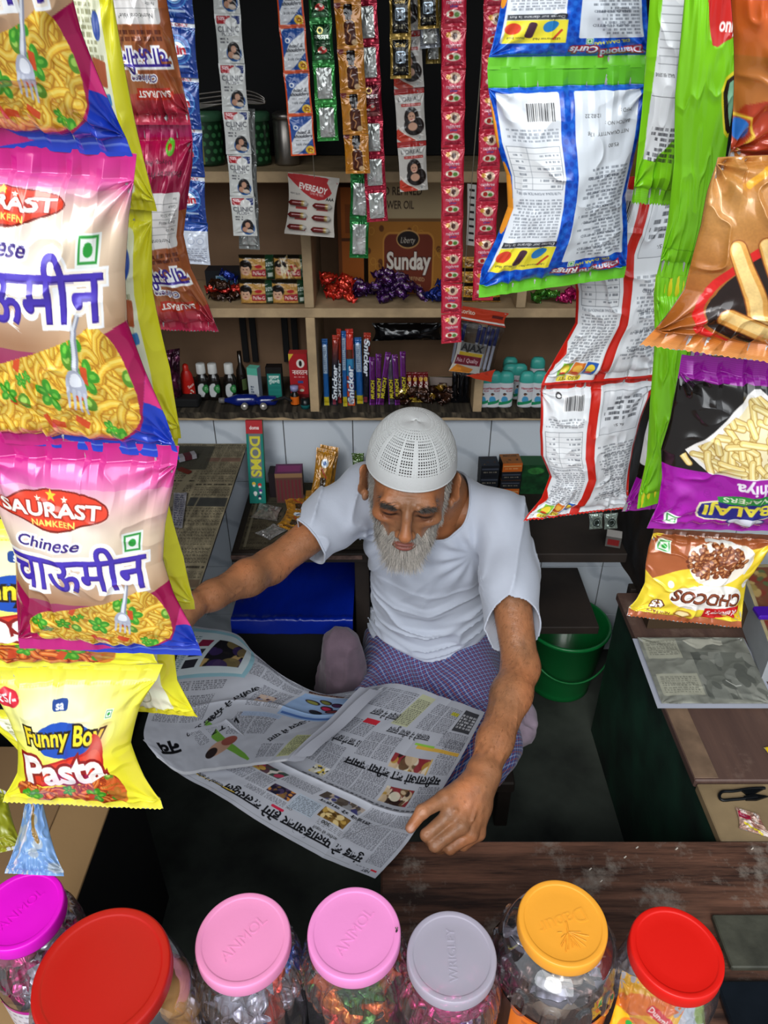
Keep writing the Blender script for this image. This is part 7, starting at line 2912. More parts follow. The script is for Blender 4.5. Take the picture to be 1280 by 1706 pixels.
for i, (px, py, lb) in enumerate(spots):
    Yb = 1.735 if i < 5 else (1.785 if i < 7 else 1.83)
    p = ptY(px, py, 1.715 if i < 5 else Yb)
    if i >= 5: p = ptY(px, 600, Yb)
    loc = (p[0], Yb, ZB1)
    if t0 is None:
        t0 = thing('talc_bottle', loc, 'white and teal ' + lb, 'bottle', 'teal capped bottles')
        V, F, C = bottle_part(0.0192, 0.0135, body, Mx(loc), p=2.5)
        mesh('bottle_body', V, F, M_vplastic, t0, C)
        V, F, C = bottle_part(0.0192, 0.0135, capp, Mx(loc), p=2.5)
        mesh('cap', V, F, M_vplastic, t0, C)
        V, F, C = label_part(0.0192, 0.0135, 0.003, 0.062, c, -2.85, -0.29, 2.5, 1.02, Mx(loc))
        mesh('printed_label', V, F, M_vplastic, t0, C)
        t0.rotation_euler = (0, 0, 0)
    else:
        copy_tree(t0, loc=loc, label='small white and teal ' + lb)

# antiseptic bottles with white caps
c = Cv(30, 40, 1.0, '#12100e')
c.poly([(4, 38), (4, 14), (12, 4), (18, 4), (18, 38)], '#c9cccb', 1, 1)
c.ell(22, 18, 8, 11, '#1f6a34')
c.ell(22, 18, 5.5, 8, '#3c8a4a')
c.micro(18, 13, 27, 22, 4, '#cfe6cf', 0.8, 3, 0.9)
dk = '#17110d'
t0 = None
for i, px in enumerate((338, 357, 384)):
    p = ptY(px, 640, 1.78)
    loc = (p[0], 1.78, ZB1)
    lb = ['leftmost of the three dark antiseptic bottles with white caps', 'middle one of the three dark antiseptic bottles with white caps', 'rightmost of the three dark antiseptic bottles with white caps'][i]
    if t0 is None:
        t0 = thing('antiseptic_bottle', loc, lb, 'bottle', 'antiseptic bottles')
        V, F, C = bottle_part(0.0165, 0.012, [(0, 0, dk), (0.95, 0, dk), (1, 0.003, dk), (1, 0.052, dk), (0.85, 0.062, dk), (0.5, 0.069, dk), (0.46, 0.074, dk)], Mx(loc), p=2.6)
        mesh('bottle_body', V, F, mat('dark_amber_glass', dk, 0.12, spec=0.7, coat=0.5), t0)
        w_ = '#d6d6d2'
        V, F, C = lathe_part([(0.0, 0.070, w_), (0.0115, 0.070, w_), (0.0118, 0.072, w_), (0.0112, 0.094, w_), (0.0100, 0.0955, w_), (0.0, 0.0955, w_)], 32, Mx(loc),
                             rib=lambda a, i_, r: r * (1 + 0.02 * np.sin(a * 24) * (i_ in (2, 3))))
        mesh('cap', V, F, M_vplastic, t0, C)
        V, F, C = label_part(0.0165, 0.012, 0.008, 0.050, c, -2.5, -0.5, 2.6, 1.02, Mx(loc))
        mesh('bottle_label', V, F, M_vplastic, t0, C)
    else:
        copy_tree(t0, loc=loc, label=lb)
# red round-topped bottle
loc = (ptY(313, 640, 1.77)[0], 1.77, ZB1)
r_ = '#b81c14'
t = thing('red_bottle', loc, 'glossy red tapering bottle with white leaf marks, left of the dark bottles', 'bottle')
V, F, C = bottle_part(0.0175, 0.012, [(0, 0, r_), (0.8, 0, r_), (0.95, 0.006, r_), (1, 0.03, r_), (0.95, 0.055, r_), (0.8, 0.072, r_), (0.45, 0.083, r_)], Mx(loc))
mesh('bottle_body', V, F, M_vplastic, t, C)
V, F, C = bottle_part(0.008, 0.008, [(1, 0.082, '#c8281c'), (0.95, 0.094, '#c8281c'), (0.5, 0.098, '#c8281c'), (0, 0.0985, '#c8281c')], Mx(loc))
mesh('cap', V, F, M_vplastic, t, C)
c = Cv(30, 46, 1, r_)
c.text('Sesa', 18, 14, 10, '#f0e6e0', bold=0.02, shear=0.2, rot=-0.5)
for i in range(5): c.ell(18 + 4 * math.sin(i * 2), 26 + i * 4, 3, 2, '#d8d2c0', 1, i)
V, F, C = label_part(0.0172, 0.0118, 0.01, 0.058, c, -2.1, -0.2, 2, 1.03, Mx(loc))
mesh('bottle_label', V, F, M_vplastic, t, C)
# tall dark bottle
loc = (ptY(404, 640, 1.80)[0], 1.80, ZB1)
t = thing('tall_dark_bottle', loc, 'tall slim black bottle right of the three white capped ones', 'bottle')
V, F, C = bottle_part(0.013, 0.013, [(0, 0, dk), (1, 0, dk), (1, 0.07, dk), (0.45, 0.086, dk), (0.42, 0.12, dk), (0, 0.121, dk)], Mx(loc))
mesh('bottle_body', V, F, _mats['dark_amber_glass'], t)
V, F, C = label_part(0.013, 0.013, 0.02, 0.05, Cv(14, 20, 1, '#4a5a34'), -1.4, -0.3, 2, 1.03, Mx(loc))
mesh('bottle_label', V, F, M_vplastic, t, C)


def simple_box(name, px, py, Y, size, cv_, label, cat='box', rot=0.0, z0=None, **k):
    p = ptY(px, py, Y)
    o = art_box(name, size, {'front': cv_, **k}, M=Mx((p[0], Y, ZB1 if z0 is None else z0), (0, 0, rot)))
    return tag(o, label, cat)


c = Cv(26, 60, 1.2, '#c2c8cc')
c.rect(0, 0, 26, 14, '#58b49c')
c.micro(6, 34, 14, 56, 5, '#1c2a44', 0.8, 3)
simple_box('cream_carton', 425, 640, 1.79, (0.028, 0.022, 0.083), c, 'slim white and mint carton behind the lying blue bottles', _top='#6cc4ac', _right='#8f98a6', rot=-0.25)
c = Cv(36, 62, 1.2, '#16110f')
c.rect(3, 12, 33, 62, '#1f7a70')
c.text('\u0917\u0941\u0932\u093e\u092c', 18, 19, 9, '#e8efe8', bold=0.03, fit=22)
c.text('\u0917\u0941\u0932\u093e\u092c\u0930\u0940', 18, 27, 8, '#e8efe8', bold=0.03, fit=24)
for i in range(3): c.rect(5, 34 + i * 8, 31, 34.6 + i * 8, '#2c9488')
simple_box('teal_carton', 459, 645, 1.785, (0.040, 0.026, 0.088), c, 'dark topped teal carton in front of the black rails', _top='#1c1614', _right='#0f2a28')
c = Cv(42, 96, 1.2, '#a81c24')
c.poly([(0, 0), (12, 0), (0, 16)], '#d8b83c')
c.ell(26, 20, 9, 9, '#e6ded6')
c.ell(26, 20, 3.4, 6, '#1c1412')
c.text('\u0928\u0935\u0930\u0924\u0928', 24, 38, 14, '#efe6de', bold=0.02, fit=34)
c.micro(10, 46, 34, 50, 4, '#efd8d0', 0.8, 3)
c.rect(18, 56, 30, 61, '#2c4a8a')
c.ell(24, 72, 9, 7, '#d23c34')
c.ell(26, 76, 5, 3, '#dfe0c8')
c.rect(0, 84, 42, 96, '#6a1218')
simple_box('hair_oil_carton', 500, 640, 1.79, (0.046, 0.03, 0.122), c, 'red hair oil carton with white Hindi lettering against the divider', _top='#c23a3a', _left='#8a141c')
# small amber bottle with orange label
loc = (ptY(491, 655, 1.745)[0], 1.745, ZB1)
t = thing('small_bottle', loc, 'tiny dark bottle with a lilac cap and orange label in front of the red carton', 'bottle')
V, F, C = lathe_part([(0, 0, dk), (0.0115, 0, dk), (0.0115, 0.026, dk), (0.006, 0.033, dk), (0.006, 0.040, dk)], 24, Mx(loc))
mesh('bottle_body', V, F, _mats['dark_amber_glass'], t)
V, F, C = lathe_part([(0.0, 0.038, '#8f8db8'), (0.0105, 0.038, '#8f8db8'), (0.0105, 0.050, '#8f8db8'), (0.0, 0.051, '#8f8db8')], 24, Mx(loc))
mesh('cap', V, F, M_vplastic, t, C)
V, F, C = label_part(0.0115, 0.0115, 0.003, 0.024, Cv(24, 20, 1, '#d8661c'), -2.7, -0.4, 2, 1.04, Mx(loc))
mesh('bottle_label', V, F, M_vplastic, t, C)
loc = (ptY(509, 672, 1.725)[0], 1.725, ZB1)
t = thing('small_jar', loc, 'small dark jar with a teal band at the right end of the bottles', 'jar')
V, F, C = lathe_part([(0, 0, '#1c5a5c'), (0.012, 0, '#1c5a5c'), (0.0125, 0.010, '#1c6a6a'), (0.0125, 0.0101, '#10181a'), (0.011, 0.024, '#10181a'), (0, 0.025, '#10181a')], 24, Mx(loc))
mesh('jar_body', V, F, M_vplastic, t, C)
# lying blue bottles with silver caps
for i, (a, b, r, lb) in enumerate((((372, 648), (432, 662), 0.015, 'glossy blue bottle lying on its side in front of the dark bottles'),
                                   ((418, 660), (462, 650), 0.013, 'second blue bottle lying across in front of the mint carton'))):
    A, B = ptY(*a, 1.735), ptY(*b, 1.74)
    A[2] = B[2] = ZB1 + r
    t = thing('blue_bottle', (A + B) / 2 - (0, 0, r), lb, 'bottle')
    k = np.linspace(0, 1, 12)[:, None]
    V, F, _ = tube_part(A * (1 - k) + B * k, r * np.array([0.3, 0.45, 0.62, 0.85, 1, 1, 1, 1, 1, 0.98, 0.9, 0.1]), 20)
    mesh('bottle_body', V, F, mat('blue_gloss_plastic', '#0a1c6a', 0.2, spec=0.6, coat=0.5), t)
    d = (A - B) / np.linalg.norm(A - B)
    V, F, _ = tube_part([A - d * 0.001, A + d * 0.001, A + d * 0.014, A + d * 0.015], [0.001, r * 0.5, r * 0.45, 0.001], 16)
    mesh('cap', V, F, mat('dull_grey_cap', '#6d6a68', 0.4), t)
for i, (px, py) in enumerate(((408, 676), (438, 676))):
    p = ptY(px, py, 1.712)
    V, F, C = lathe_part([(0, 0, '#9c9690'), (0.0085, 0, '#9c9690'), (0.009, 0.004, '#b8b2aa'), (0.009, 0.012, '#a8a29a'), (0.006, 0.016, '#c9c4bc'), (0, 0.0165, '#8a847c')], 20,
                         Mx((p[0], 1.716, ZB1 + 0.009), (math.radians(80), 0, 0.3 * i)))
    o = mesh('silver_screw_top', V, F, M_metalfoil, None, C)
    tag(o, ['left', 'right'][i] + ' one of two small silver screw caps at the shelf edge', 'cap')
o = mesh('black_comb', *(lambda P: (P[0], P[1]))(tube_part([ptY(452, 668, 1.715), ptY(474, 662, 1.73), ptY(486, 668, 1.72)], [0.002, 0.005, 0.003], 8)), M_black)
tag(o, 'small black tool lying at the shelf edge near the orange label', 'tool')
# net bag at left and glass-black thing
V, F, C = pouch_geo(Q(1.74, (268, 585), (300, 580), (304, 668), (262, 672)), (lambda q: (q.noise((12, 8), 3, 0.8), q)[1])(Cv(26, 60, 1, '#4a1c34')), puff=0.02, wr=0.003, seed=4, back='#3a1428')
o = mesh('purple_net_bag', V, F, M_metalfoil, None, C)
tag(o, 'dark purple net bag at the left end of the lower shelf', 'bag')
o = box('black_wallet', ptY(290, 682, 1.72) + np.array((-0.02, 0, 0.0)) * 1.0, ptY(330, 668, 1.72) + np.array((0, 0.04, 0.0)), M_black, bev=0.004)
o.location.z = ZB1 + 0.0005
tag(o, 'flat black pouch lying at the left front of the lower shelf', 'pouch')

# upper dark shelf: green jars and a steel canister
def green_jar(px, label):
    p = ptY(px, 280, 1.80)
    loc = (p[0], 1.80, 1.3645)
    t = thing('green_jar', loc, label, 'jar')
    g1, g2 = '#17351f', '#3f6a4c'
    c = Cv(90, 80, 1.0, g1)
    for j in range(5):
        for i in range(7): c.ell(8 + i * 13 + (j % 2) * 6, 10 + j * 15, 4, 4.5, '#3d7a4a')
    c.rect(40, 0, 46, 80, '#7c7a3a')
    V, F, C = lathe_part([(0, 0, g1), (0.036, 0, g1), (0.038, 0.004, g1), (0.038, 0.085, g1)], 32, Mx(loc))
    mesh('jar_body', V, F, M_vplastic, t, C)
    V, F, C = label_part(0.038, 0.038, 0.004, 0.084, c, -3.0, -0.1, 2, 1.01, Mx(loc))
    mesh('jar_print', V, F, M_vplastic, t, C)
    V, F, C = lathe_part([(0.038, 0.085, g2), (0.041, 0.086, g2), (0.041, 0.100, g2), (0.036, 0.104, g2), (0, 0.105, g2)], 32, Mx(loc))
    mesh('lid', V, F, M_vplastic, t, C)


green_jar(348, 'dark green dotted jar behind the white shampoo strip, left one')
green_jar(425, 'dark green dotted jar just right of the white shampoo strip')
loc = (ptY(480, 280, 1.80)[0], 1.80, 1.3645)
t = thing('steel_canister', loc, 'brushed steel canister on the top shelf behind the orange edged strip', 'canister')
M_steel = mat('brushed_steel', '#9a938c', 0.32, metal=0.9, noise=(30, 0.2))
V, F, C = lathe_part([(0, 0), (0.026, 0), (0.027, 0.003), (0.027, 0.085), (0.024, 0.088)], 32, Mx(loc))
mesh('canister_body', V, F, M_steel, t)
V, F, C = lathe_part([(0.024, 0.088), (0.028, 0.089), (0.028, 0.098), (0.02, 0.103), (0, 0.104)], 32, Mx(loc))
mesh('lid', V, F, M_steel, t)
for k in range(3):
    P = spl([ptY(320, 158 + 8 * k, 1.78), ptY(400, 150 + 7 * k, 1.77), ptY(436, 160 + 4 * k, 1.76), ptY(438, 172, 1.76), ptY(400, 172 - 2 * k, 1.77), ptY(330, 175 + 3 * k, 1.78)], 40)
    V, F, _ = tube_part(P, 0.0022, 6)
    o = mesh('wire_hanger', V, F, M_steel)
    tag(o, 'thin bent wire loop stored above the green jars', 'wire', 'wire loops above the green jars')

# ================================================================== things on the ledge behind the man
c = Cv(32, 140, 1.2, '#12786c')
c.rect(0, 0, 32, 22, '#b0262c')
c.rect(5, 22, 27, 96, '#6c7276')
c.text('DOMS', 16, 60, 26, '#cfc63a', bold=0.035, rot=math.pi / 2, fit=66)
c.text('doms', 16, 12, 8, '#f0e8e4', bold=0.03)
for (x, y, k) in ((10, 106, '#e0c040'), (21, 108, '#c8342c'), (12, 122, '#e8e8e8'), (20, 128, '#20304a'), (22, 118, '#5a3a8a')):
    c.ell(x, y, 3.6, 3.4, k)
    c.ell(x, y + 3, 2.4, 2, '#e8e4da')
# long pencil box leaning on the tiles
H_ = 0.212
M = Mx((ptY(429, 836, 1.60)[0], 1.612, ZL + 0.0015), (math.radians(-15), 0, 0))
o = art_box('pencil_box', (0.041, 0.014, H_), {'front': c, '_left': '#10282c', '_right': '#1d7a2e', '_top': '#b0262c'}, M=M)
tag(o, 'tall teal and red pencil box leaning on the marble tiles', 'pencil box')

c = Cv(46, 54, 1.2, '#5a3a34')
c.rect(0, 0, 46, 8, '#8a6a4c')
for i in range(7): c.rect(3 + i * 6, 12, 6 + i * 6, 50, '#6e2430', 0.8)
tc_ = Cv(46, 20, 1.2, '#5a2a4c')
tc_.rect(4, 4, 42, 16, '#7a3060')
p = ptZ(483, 840, ZL)
o = art_box('snuff_box', (0.068, 0.05, 0.085), {'front': c, 'top': tc_, '_left': '#22121a', '_right': '#3a2420'}, M=Mx((p[0], p[1] + 0.03, ZL + 0.0015), (0, 0, 0.05)))
tag(o, 'maroon and purple cardboard box beside the pencil box on the ledge', 'box')
p = ptZ(462, 838, ZL)
o = art_box('dark_round_box', (0.03, 0.04, 0.07), {'_front': '#241c20'}, side='#1c1619', M=Mx((p[0] - 0.006, p[1] + 0.045, ZL + 0.0015)))
tag(o, 'dark narrow box at the left side of the maroon box', 'box')


def s_goldpack():
    c = Cv(44, 90, 1.1, '#a8741f')
    c.noise((16, 8), 6, 0.25)
    c.ell(24, 26, 9, 8, '#d5dde4')
    c.ell(24, 26, 4, 4, '#2c5a9a')
    c.line([(18, 36), (32, 52)], 2, '#b02c2c')
    c.rect(18, 52, 32, 70, '#3a2a14', 1, 3)
    c.rect(8, 74, 38, 82, '#5a3814', 0.8)
    return c


gp = s_goldpack()
zt = ZL + 0.002
o = pouch('golden_sachet', [ptY(528, 745, 1.66), ptY(560, 752, 1.65), ptY(548, 832, 1.60), ptY(517, 828, 1.60)], gp, puff=0.006, seed=5, wr=0.001)
tag(o, 'golden sachet standing upright against the tiles left of the cap', 'sachet')
o = pouch('golden_sachet', [ptY(534, 740, 1.68), ptY(566, 746, 1.675), ptY(556, 826, 1.62), ptY(526, 822, 1.62)], gp, puff=0.006, seed=6, wr=0.001)
tag(o, 'golden sachet standing just behind the upright one', 'sachet')
c = Cv(40, 16, 1.2, '#a8781c')
c.rect(4, 4, 34, 11, '#6e4a10')
p = ptZ(530, 840, ZL)
o = art_box('golden_carton', (0.062, 0.03, 0.022), {'front': c, '_top': '#8f641c', '_left': '#7a5414'}, M=Mx((p[0], p[1] + 0.015, ZL + 0.0015), (0, 0, 0.03)))
tag(o, 'small golden carton lying at the foot of the upright golden sachets', 'carton')
for i, (q, lb, col) in enumerate((
        ([(470, 820), (505, 815), (520, 858), (480, 862)], 'golden sachet lying at the back of the loose pile on the ledge', None),
        ([(480, 845), (522, 852), (500, 892), (462, 876)], 'golden sachet lying at the front of the loose pile on the ledge', None),
        ([(433, 838), (470, 846), (462, 868), (418, 862)], 'crumpled silvery sachet lying left of the golden pile', '#9a938c'),
        ([(457, 873), (482, 882), (450, 900), (425, 888)], 'silvery sachet lying nearest the front edge of the ledge', '#9c9a98'))):
    zz = ZL + 0.006 + 0.004 * (i < 2) * (i + 1)
    cc_ = gp if col is None else (lambda k: (k.noise((6, 9), 3, 0.35), k)[1])(Cv(44, 34, 1, col))
    o = pouch('golden_sachet' if col is None else 'silver_sachet', [ptZ(x, y, zz) for x, y in q], cc_, M_metalfoil if col else M_foil, puff=0.0035, seed=8 + i, wr=0.0016)
    tag(o, lb, 'sachet')
o = pouch('green_sachet', [ptY(586, 755, 1.69), ptY(607, 755, 1.69), ptY(606, 788, 1.67), ptY(588, 788, 1.67)], (lambda k: (k.noise((9, 6), 3, 0.5), k)[1])(Cv(22, 34, 1, '#3d5a1c')), puff=0.004, seed=9)
tag(o, 'small dark green packet by the tiles at the left of the cap', 'packet')
# matchbox style stacks at the right
def stackbox(px, col, n, w, label0, cols, tops, depth=0.05, h=0.03):
    p = ptY(px, 800, 1.64)
    for k in range(n):
        f_ = Cv(36, 22, 1.2, cols[k])
        f_.rect(2, 6, 34, 9, '#c8b080' if cols[k] != '#16181e' else '#5a6274', 0.6)
        f_.micro(5, 12, 31, 18, 4, '#d8c8a8', 0.8, k + 3, 0.6)
        tp = Cv(36, 30, 1.2, tops)
        tp.text('MACHIS', 18, 6, 7, '#2a1c10', bold=0.02, fit=24)
        blotch(tp, 6, 12, 30, 26, [tops, '#3a2010', '#a88a50'], 5, 12)
        o = art_box('match_carton', (w, depth, h), {'front': f_, 'top': tp, '_left': '#14100e', '_right': '#1c1612'}, M=Mx((p[0], 1.665, ZL + 0.0012 + k * (h + 0.0008)), (0, 0, 0.02 * k)))
        tag(o, label0 % ('lowest', 'second', 'third', 'topmost')[k if k < n - 1 else 3], 'box', 'small cartons stacked behind the right shoulder')


stackbox(815, 0, 3, 0.046, '%s small dark blue carton of the stack behind the right shoulder', ['#16181e', '#16181e', '#16181e'], '#1c222c')
stackbox(851, 0, 4, 0.050, '%s small carton of the orange and black stack behind the right shoulder', ['#b85a1c', '#16181e', '#16181e', '#b85a1c'], '#8a5424', h=0.024)
c = Cv(40, 70, 1, '#0f3a1c')
c.ell(20, 14, 12, 8, '#2c6a30')
c.noise((9, 7), 3, 0.4)
p = ptY(888, 810, 1.67)
o = art_box('green_carton', (0.07, 0.05, 0.085), {'front': c, '_top': '#174a24'}, M=Mx((p[0], 1.68, ZL + 0.0012)))
tag(o, 'dark green carton partly behind the red bordered packet', 'box')
# silvery buttons sachets and red thing
for i, px in enumerate((993, 1018)):
    c = Cv(24, 30, 1.1, '#9aa79c')
    c.ell(13, 17, 7, 8, '#26302c')
    c.ring(13, 17, 5, 1.4, '#8d9a94')
    o = pouch('silver_sachet', [ptY(px - 12, 856, 1.36), ptY(px + 12, 854, 1.36), ptY(px + 11, 880, 1.36), ptY(px - 11, 882, 1.36)], c, M_metalfoil, puff=0.003, seed=i)
    tag(o, 'pale green silver sachet, %s of two under the red bordered packet' % ('left' if i == 0 else 'right'), 'sachet')
    V, F, _ = tube_part([ptY(px, 856, 1.36), (ptY(px, 856, 1.36)[0], 1.435, 2.03)], 0.0006, 6)
    mesh('hanging_string', V, F, M_string, o)

# dark wrinkled partition right of the ledge
n_, m_ = 60, 80
u, v = np.meshgrid(np.linspace(0, 1, n_), np.linspace(0, 1, m_))
Yp = 1.30 + 0.42 * u
X_ = 0.60 + 0.018 * vnoise((m_, n_), (5, 4), 3, 3)
Z_ = 0.485 + 0.62 * v
P = np.stack([X_, Yp, Z_], -1).reshape(-1, 3)
P2 = P + np.array((0.012, 0, 0))
V, F, C = cat_mesh([(P, gridF(n_, m_, flip=True)), (P2, gridF(n_, m_))])
part_ = thing('wrinkled_partition', (0.61, 1.5, 0.0), 'dark brown wrinkled partition at the right end of the ledge', 'partition')
mesh('wrinkled_sheet', V, F, mat('wrinkled_brown_sheet', '#2c221b', 0.6, noise=(14, 0.6), bump=(30, 0.6, 6)), part_)
box('partition_post', (0.592, 1.405, 0.0), (0.625, 1.43, 0.485), M_wood_dark, part_)
c = Cv(30, 24, 1.1, '#5a5652')
c.rect(4, 6, 26, 19, '#7a1c1c')
p = ptY(1040, 912, 1.42)
o = art_box('small_red_box', (0.034, 0.03, 0.028), {'front': c, '_top': '#b9b4ae'}, M=Mx((0.535, 1.43, ZL + 0.0012), (0, 0, -0.3)))
tag(o, 'small red and grey box at the right end of the ledge', 'box')

# green bucket and blue stick
bk = thing('bucket', (ptZ(935, 1085, 0.1)[0], 1.58, 0.0), 'bright green plastic bucket under the low board at the right of the man', 'bucket')
bx, by = bk.location.x, 1.585
M_green_pl = mat('green_bucket_plastic', '#0d6e33', 0.35, spec=0.5, coat=0.2)
V, F, C = lathe_part([(0, 0.004), (0.082, 0.0), (0.088, 0.004), (0.085, 0.012), (0.090, 0.03), (0.112, 0.215), (0.117, 0.218), (0.119, 0.226), (0.115, 0.230), (0.109, 0.226), (0.088, 0.03), (0.0, 0.012)], 64, Mx((bx, by, 0)))
mesh('bucket_body', V, F, M_green_pl, bk)
t_ = np.linspace(0, math.pi, 30)
V, F, _ = tube_part(np.stack([bx + 0.118 * np.cos(t_), by - 0.04 - 0.085 * np.sin(t_), 0.215 - 0.10 * np.sin(t_)], -1), 0.003, 8)
mesh('handle', V, F, M_green_pl, bk)
V, F, _ = tube_part([ptZ(1030, 1092, 0.0) + (0.01, 0, 0.004), ptY(1026, 1052, 1.52)], 0.009, 10)
o = mesh('blue_stick', V, F, mat('blue_painted_stick', '#1a5a86', 0.5))
tag(o, 'short blue painted stick standing beside the green bucket', 'stick')

# ================================================================== on the right counter
# magazine stack
p = [ptZ(1062, 1062, ZC + 0.010), ptZ(1238, 1062, ZC + 0.010), ptZ(1290, 1172, ZC + 0.010), ptZ(1103, 1172, ZC + 0.010)]
c = Cv(230, 130, 1.1, '#83847a')
c.noise((7, 8), 4, 0.25, 3)
c.rect(8, 4, 80, 46, '#a5a493')
c.micro(14, 8, 76, 42, 4, '#5a5a50', 0.8, 3, 0.6)
c.rect(10, 76, 96, 116, '#a5a493')
c.micro(16, 80, 90, 112, 4, '#5a5a50', 0.8, 5, 0.6)
c.poly([(90, 6), (180, 4), (176, 22), (150, 14), (120, 30), (104, 18)], '#b9b7a8', 1, 1)
blotch(c, 100, 34, 228, 124, ['#6c6e66', '#5a5c56', '#7c7e76', '#8c8d84'], 7, 40)
c.line([(150, 90), (166, 100), (178, 98)], 1.5, '#c9c9c0')
mg = thing('magazine', ptZ(1160, 1172, ZC), 'worn grey open magazine lying on the brown right counter', 'magazine')
V, F, C = pouch_geo([q + np.array((0, 0, 0.0)) for q in p], c, puff=0.0035, wr=0.0008, seed=3, back='#b9b9b4', seal=(0, 0), pinch=0)
mesh('top_page', V, F, M_paper, mg, C)
q = [ptZ(1054, 1064, ZC + 0.004), ptZ(1240, 1064, ZC + 0.004), ptZ(1300, 1180, ZC + 0.004), ptZ(1096, 1180, ZC + 0.004)]
V, F, C = pouch_geo(q, Cv(60, 40, 1, '#a9acb8'), puff=0.0012, wr=0.0002, seed=4, back='#a0a0a0', seal=(0, 0), pinch=0)
mesh('under_pages', V + np.array((0, 0, 0.0)), F, M_paper, mg, C)
# low brown box behind the magazine
o = art_box('low_brown_box', (0.22, 0.08, 0.05), {'_front': '#4a3a2a', '_top': '#54432f'}, side='#3a2c20', M=Mx((0.70, 1.31, ZC + 0.001)))
tag(o, 'low brown box at the back of the right counter under the cereal sachet', 'box')
# thick register book standing open at the right edge
c = Cv(60, 120, 1.0, '#b3a57c')
c.noise((9, 6), 3, 0.25)
blotch(c, 4, 6, 30, 112, ['#7a4a34', '#a08a4c', '#5a6a44', '#c0a868', '#8a3a2c'], 4, 70, (0.03, 0.08))
rg = thing('patterned_box', ptZ(1262, 1100, ZC), 'pale box with a colourful patterned top at the far right edge', 'box')
A = [ptZ(1232, 940, ZC + 0.085), ptZ(1330, 940, ZC + 0.085), ptZ(1380, 1085, ZC + 0.085), ptZ(1286, 1085, ZC + 0.085)]
V, F, C = pouch_geo(A, c, puff=0.002, wr=0.0004, seed=3, seal=(0, 0), pinch=0)
mesh('patterned_cover', V, F, M_card, rg, C)
zb = ZC + 0.001
B = [np.array((a[0], a[1], zb)) for a in A]
VV = np.array(A + B)
VV[:4, 2] -= 0.003
mesh('box_body', VV, [(0, 1, 2, 3), (7, 6, 5, 4), (0, 4, 5, 1), (1, 5, 6, 2), (2, 6, 7, 3), (3, 7, 4, 0)], mat('chalky_blue_grey', '#a9adb0', 0.7, noise=(12, 0.15)), rg, smooth=False)
o = box('purple_clip', ptZ(1264, 1034, ZC + 0.090) + np.array((0, 0, 0)), ptZ(1284, 1016, ZC + 0.090) + np.array((0.0, 0, 0.012)), mat('violet_plastic', '#4a1ca8', 0.3), bev=0.003)
tag(o, 'small violet plastic piece on the patterned box at the right edge', 'clip')


# thread snips
def prism_px(name, outline, z, th, material, label, cat):
    P = [ptZ(x, y, z + th) for x, y in outline]
    n = len(P)
    V = np.array(P + [p_ - np.array((0, 0, th)) for p_ in P])
    F = [tuple(range(n))[::-1], tuple(range(n, 2 * n))] + [(i, (i + 1) % n, n + (i + 1) % n, n + i) for i in range(n)]
    o = mesh(name, V, F, material, smooth=False)
    return tag(o, label, cat)


zt_ = ZC - 0.0045
M_iron = mat('black_iron', '#0e1114', 0.4, metal=0.3)
sn = thing('thread_snips', ptZ(1236, 1325, zt_), 'black iron thread snips lying on the tan board at the right', 'snips')
for nm, P_ in (('handle_bow', [(1275, 1313), (1250, 1314), (1222, 1318), (1204, 1319), (1199, 1326), (1204, 1333), (1222, 1332), (1246, 1330), (1262, 1328)]),):
    V, F, _ = tube_part([ptZ(x, y, zt_ + 0.003) for x, y in spl(P_, 40)], 0.0027, 8)
    mesh(nm, V, F, M_iron, sn)
for P_ in ([(1236, 1316), (1252, 1312), (1273, 1314), (1256, 1322), (1244, 1322)], [(1240, 1326), (1256, 1322), (1281, 1326), (1262, 1332), (1244, 1332)]):
    pp = [ptZ(x, y, zt_ + 0.005) for x, y in P_]
    n = len(pp)
    V = np.array(pp + [q_ - np.array((0, 0, 0.004)) for q_ in pp])
    F = [tuple(range(n))[::-1], tuple(range(n, 2 * n))] + [(i, (i + 1) % n, n + (i + 1) % n, n + i) for i in range(n)]
    mesh('blade', V, F, M_iron, sn, smooth=False)
c = Cv(60, 50, 1.2, '#b08a78')
blotch(c, 0, 0, 60, 50, ['#b08a78', '#c8a898', '#8a5a50', '#d8c8c0'], 3, 30)
c.rect(2, 10, 32, 24, '#9c1438', 1, 0, 0.15)
c.text('bubble', 16, 16, 7, '#f0c8d8', fit=20, rot=0.15)
c.line([(12, 34), (40, 48)], 4, '#d2c020')
o = pouch('torn_wrapper', [ptZ(1226, 1345, zt_ + 0.003), ptZ(1262, 1356, zt_ + 0.003), ptZ(1290, 1398, zt_ + 0.003), ptZ(1232, 1380, zt_ + 0.003)], c, M_film, puff=0.003, wr=0.0016, seed=4)
tag(o, 'crumpled pink and yellow candy wrapper on the tan board', 'wrapper')
o = pouch('yellow_scrap', [ptZ(1272, 1246, ZC + 0.003), ptZ(1300, 1240, ZC + 0.003), ptZ(1300, 1262, ZC + 0.003), ptZ(1282, 1258, ZC + 0.003)], Cv(14, 10, 1, '#d8b81c'), M_film, puff=0.002, wr=0.001)
tag(o, 'bright yellow wrapper scrap at the right edge of the brown board', 'wrapper')
# crumbs on the plank
for i, (px, py) in enumerate(((1060, 1414), (1126, 1416), (1040, 1430), (1000, 1470), (982, 1450), (1252, 1416))):
    q = ptZ(px, py, ZC)
    V, F, _ = tube_part([q + (0, 0, 0.0012), q + (0.004, 0.003, 0.0012)], 0.0011, 6)
    o = mesh('crumb', V, F, mat('pale_crumb', '#c9beb0', 0.8))
    tag(o, 'tiny pale crumb lying on the dark plank counter', 'crumb', 'crumbs on the plank')
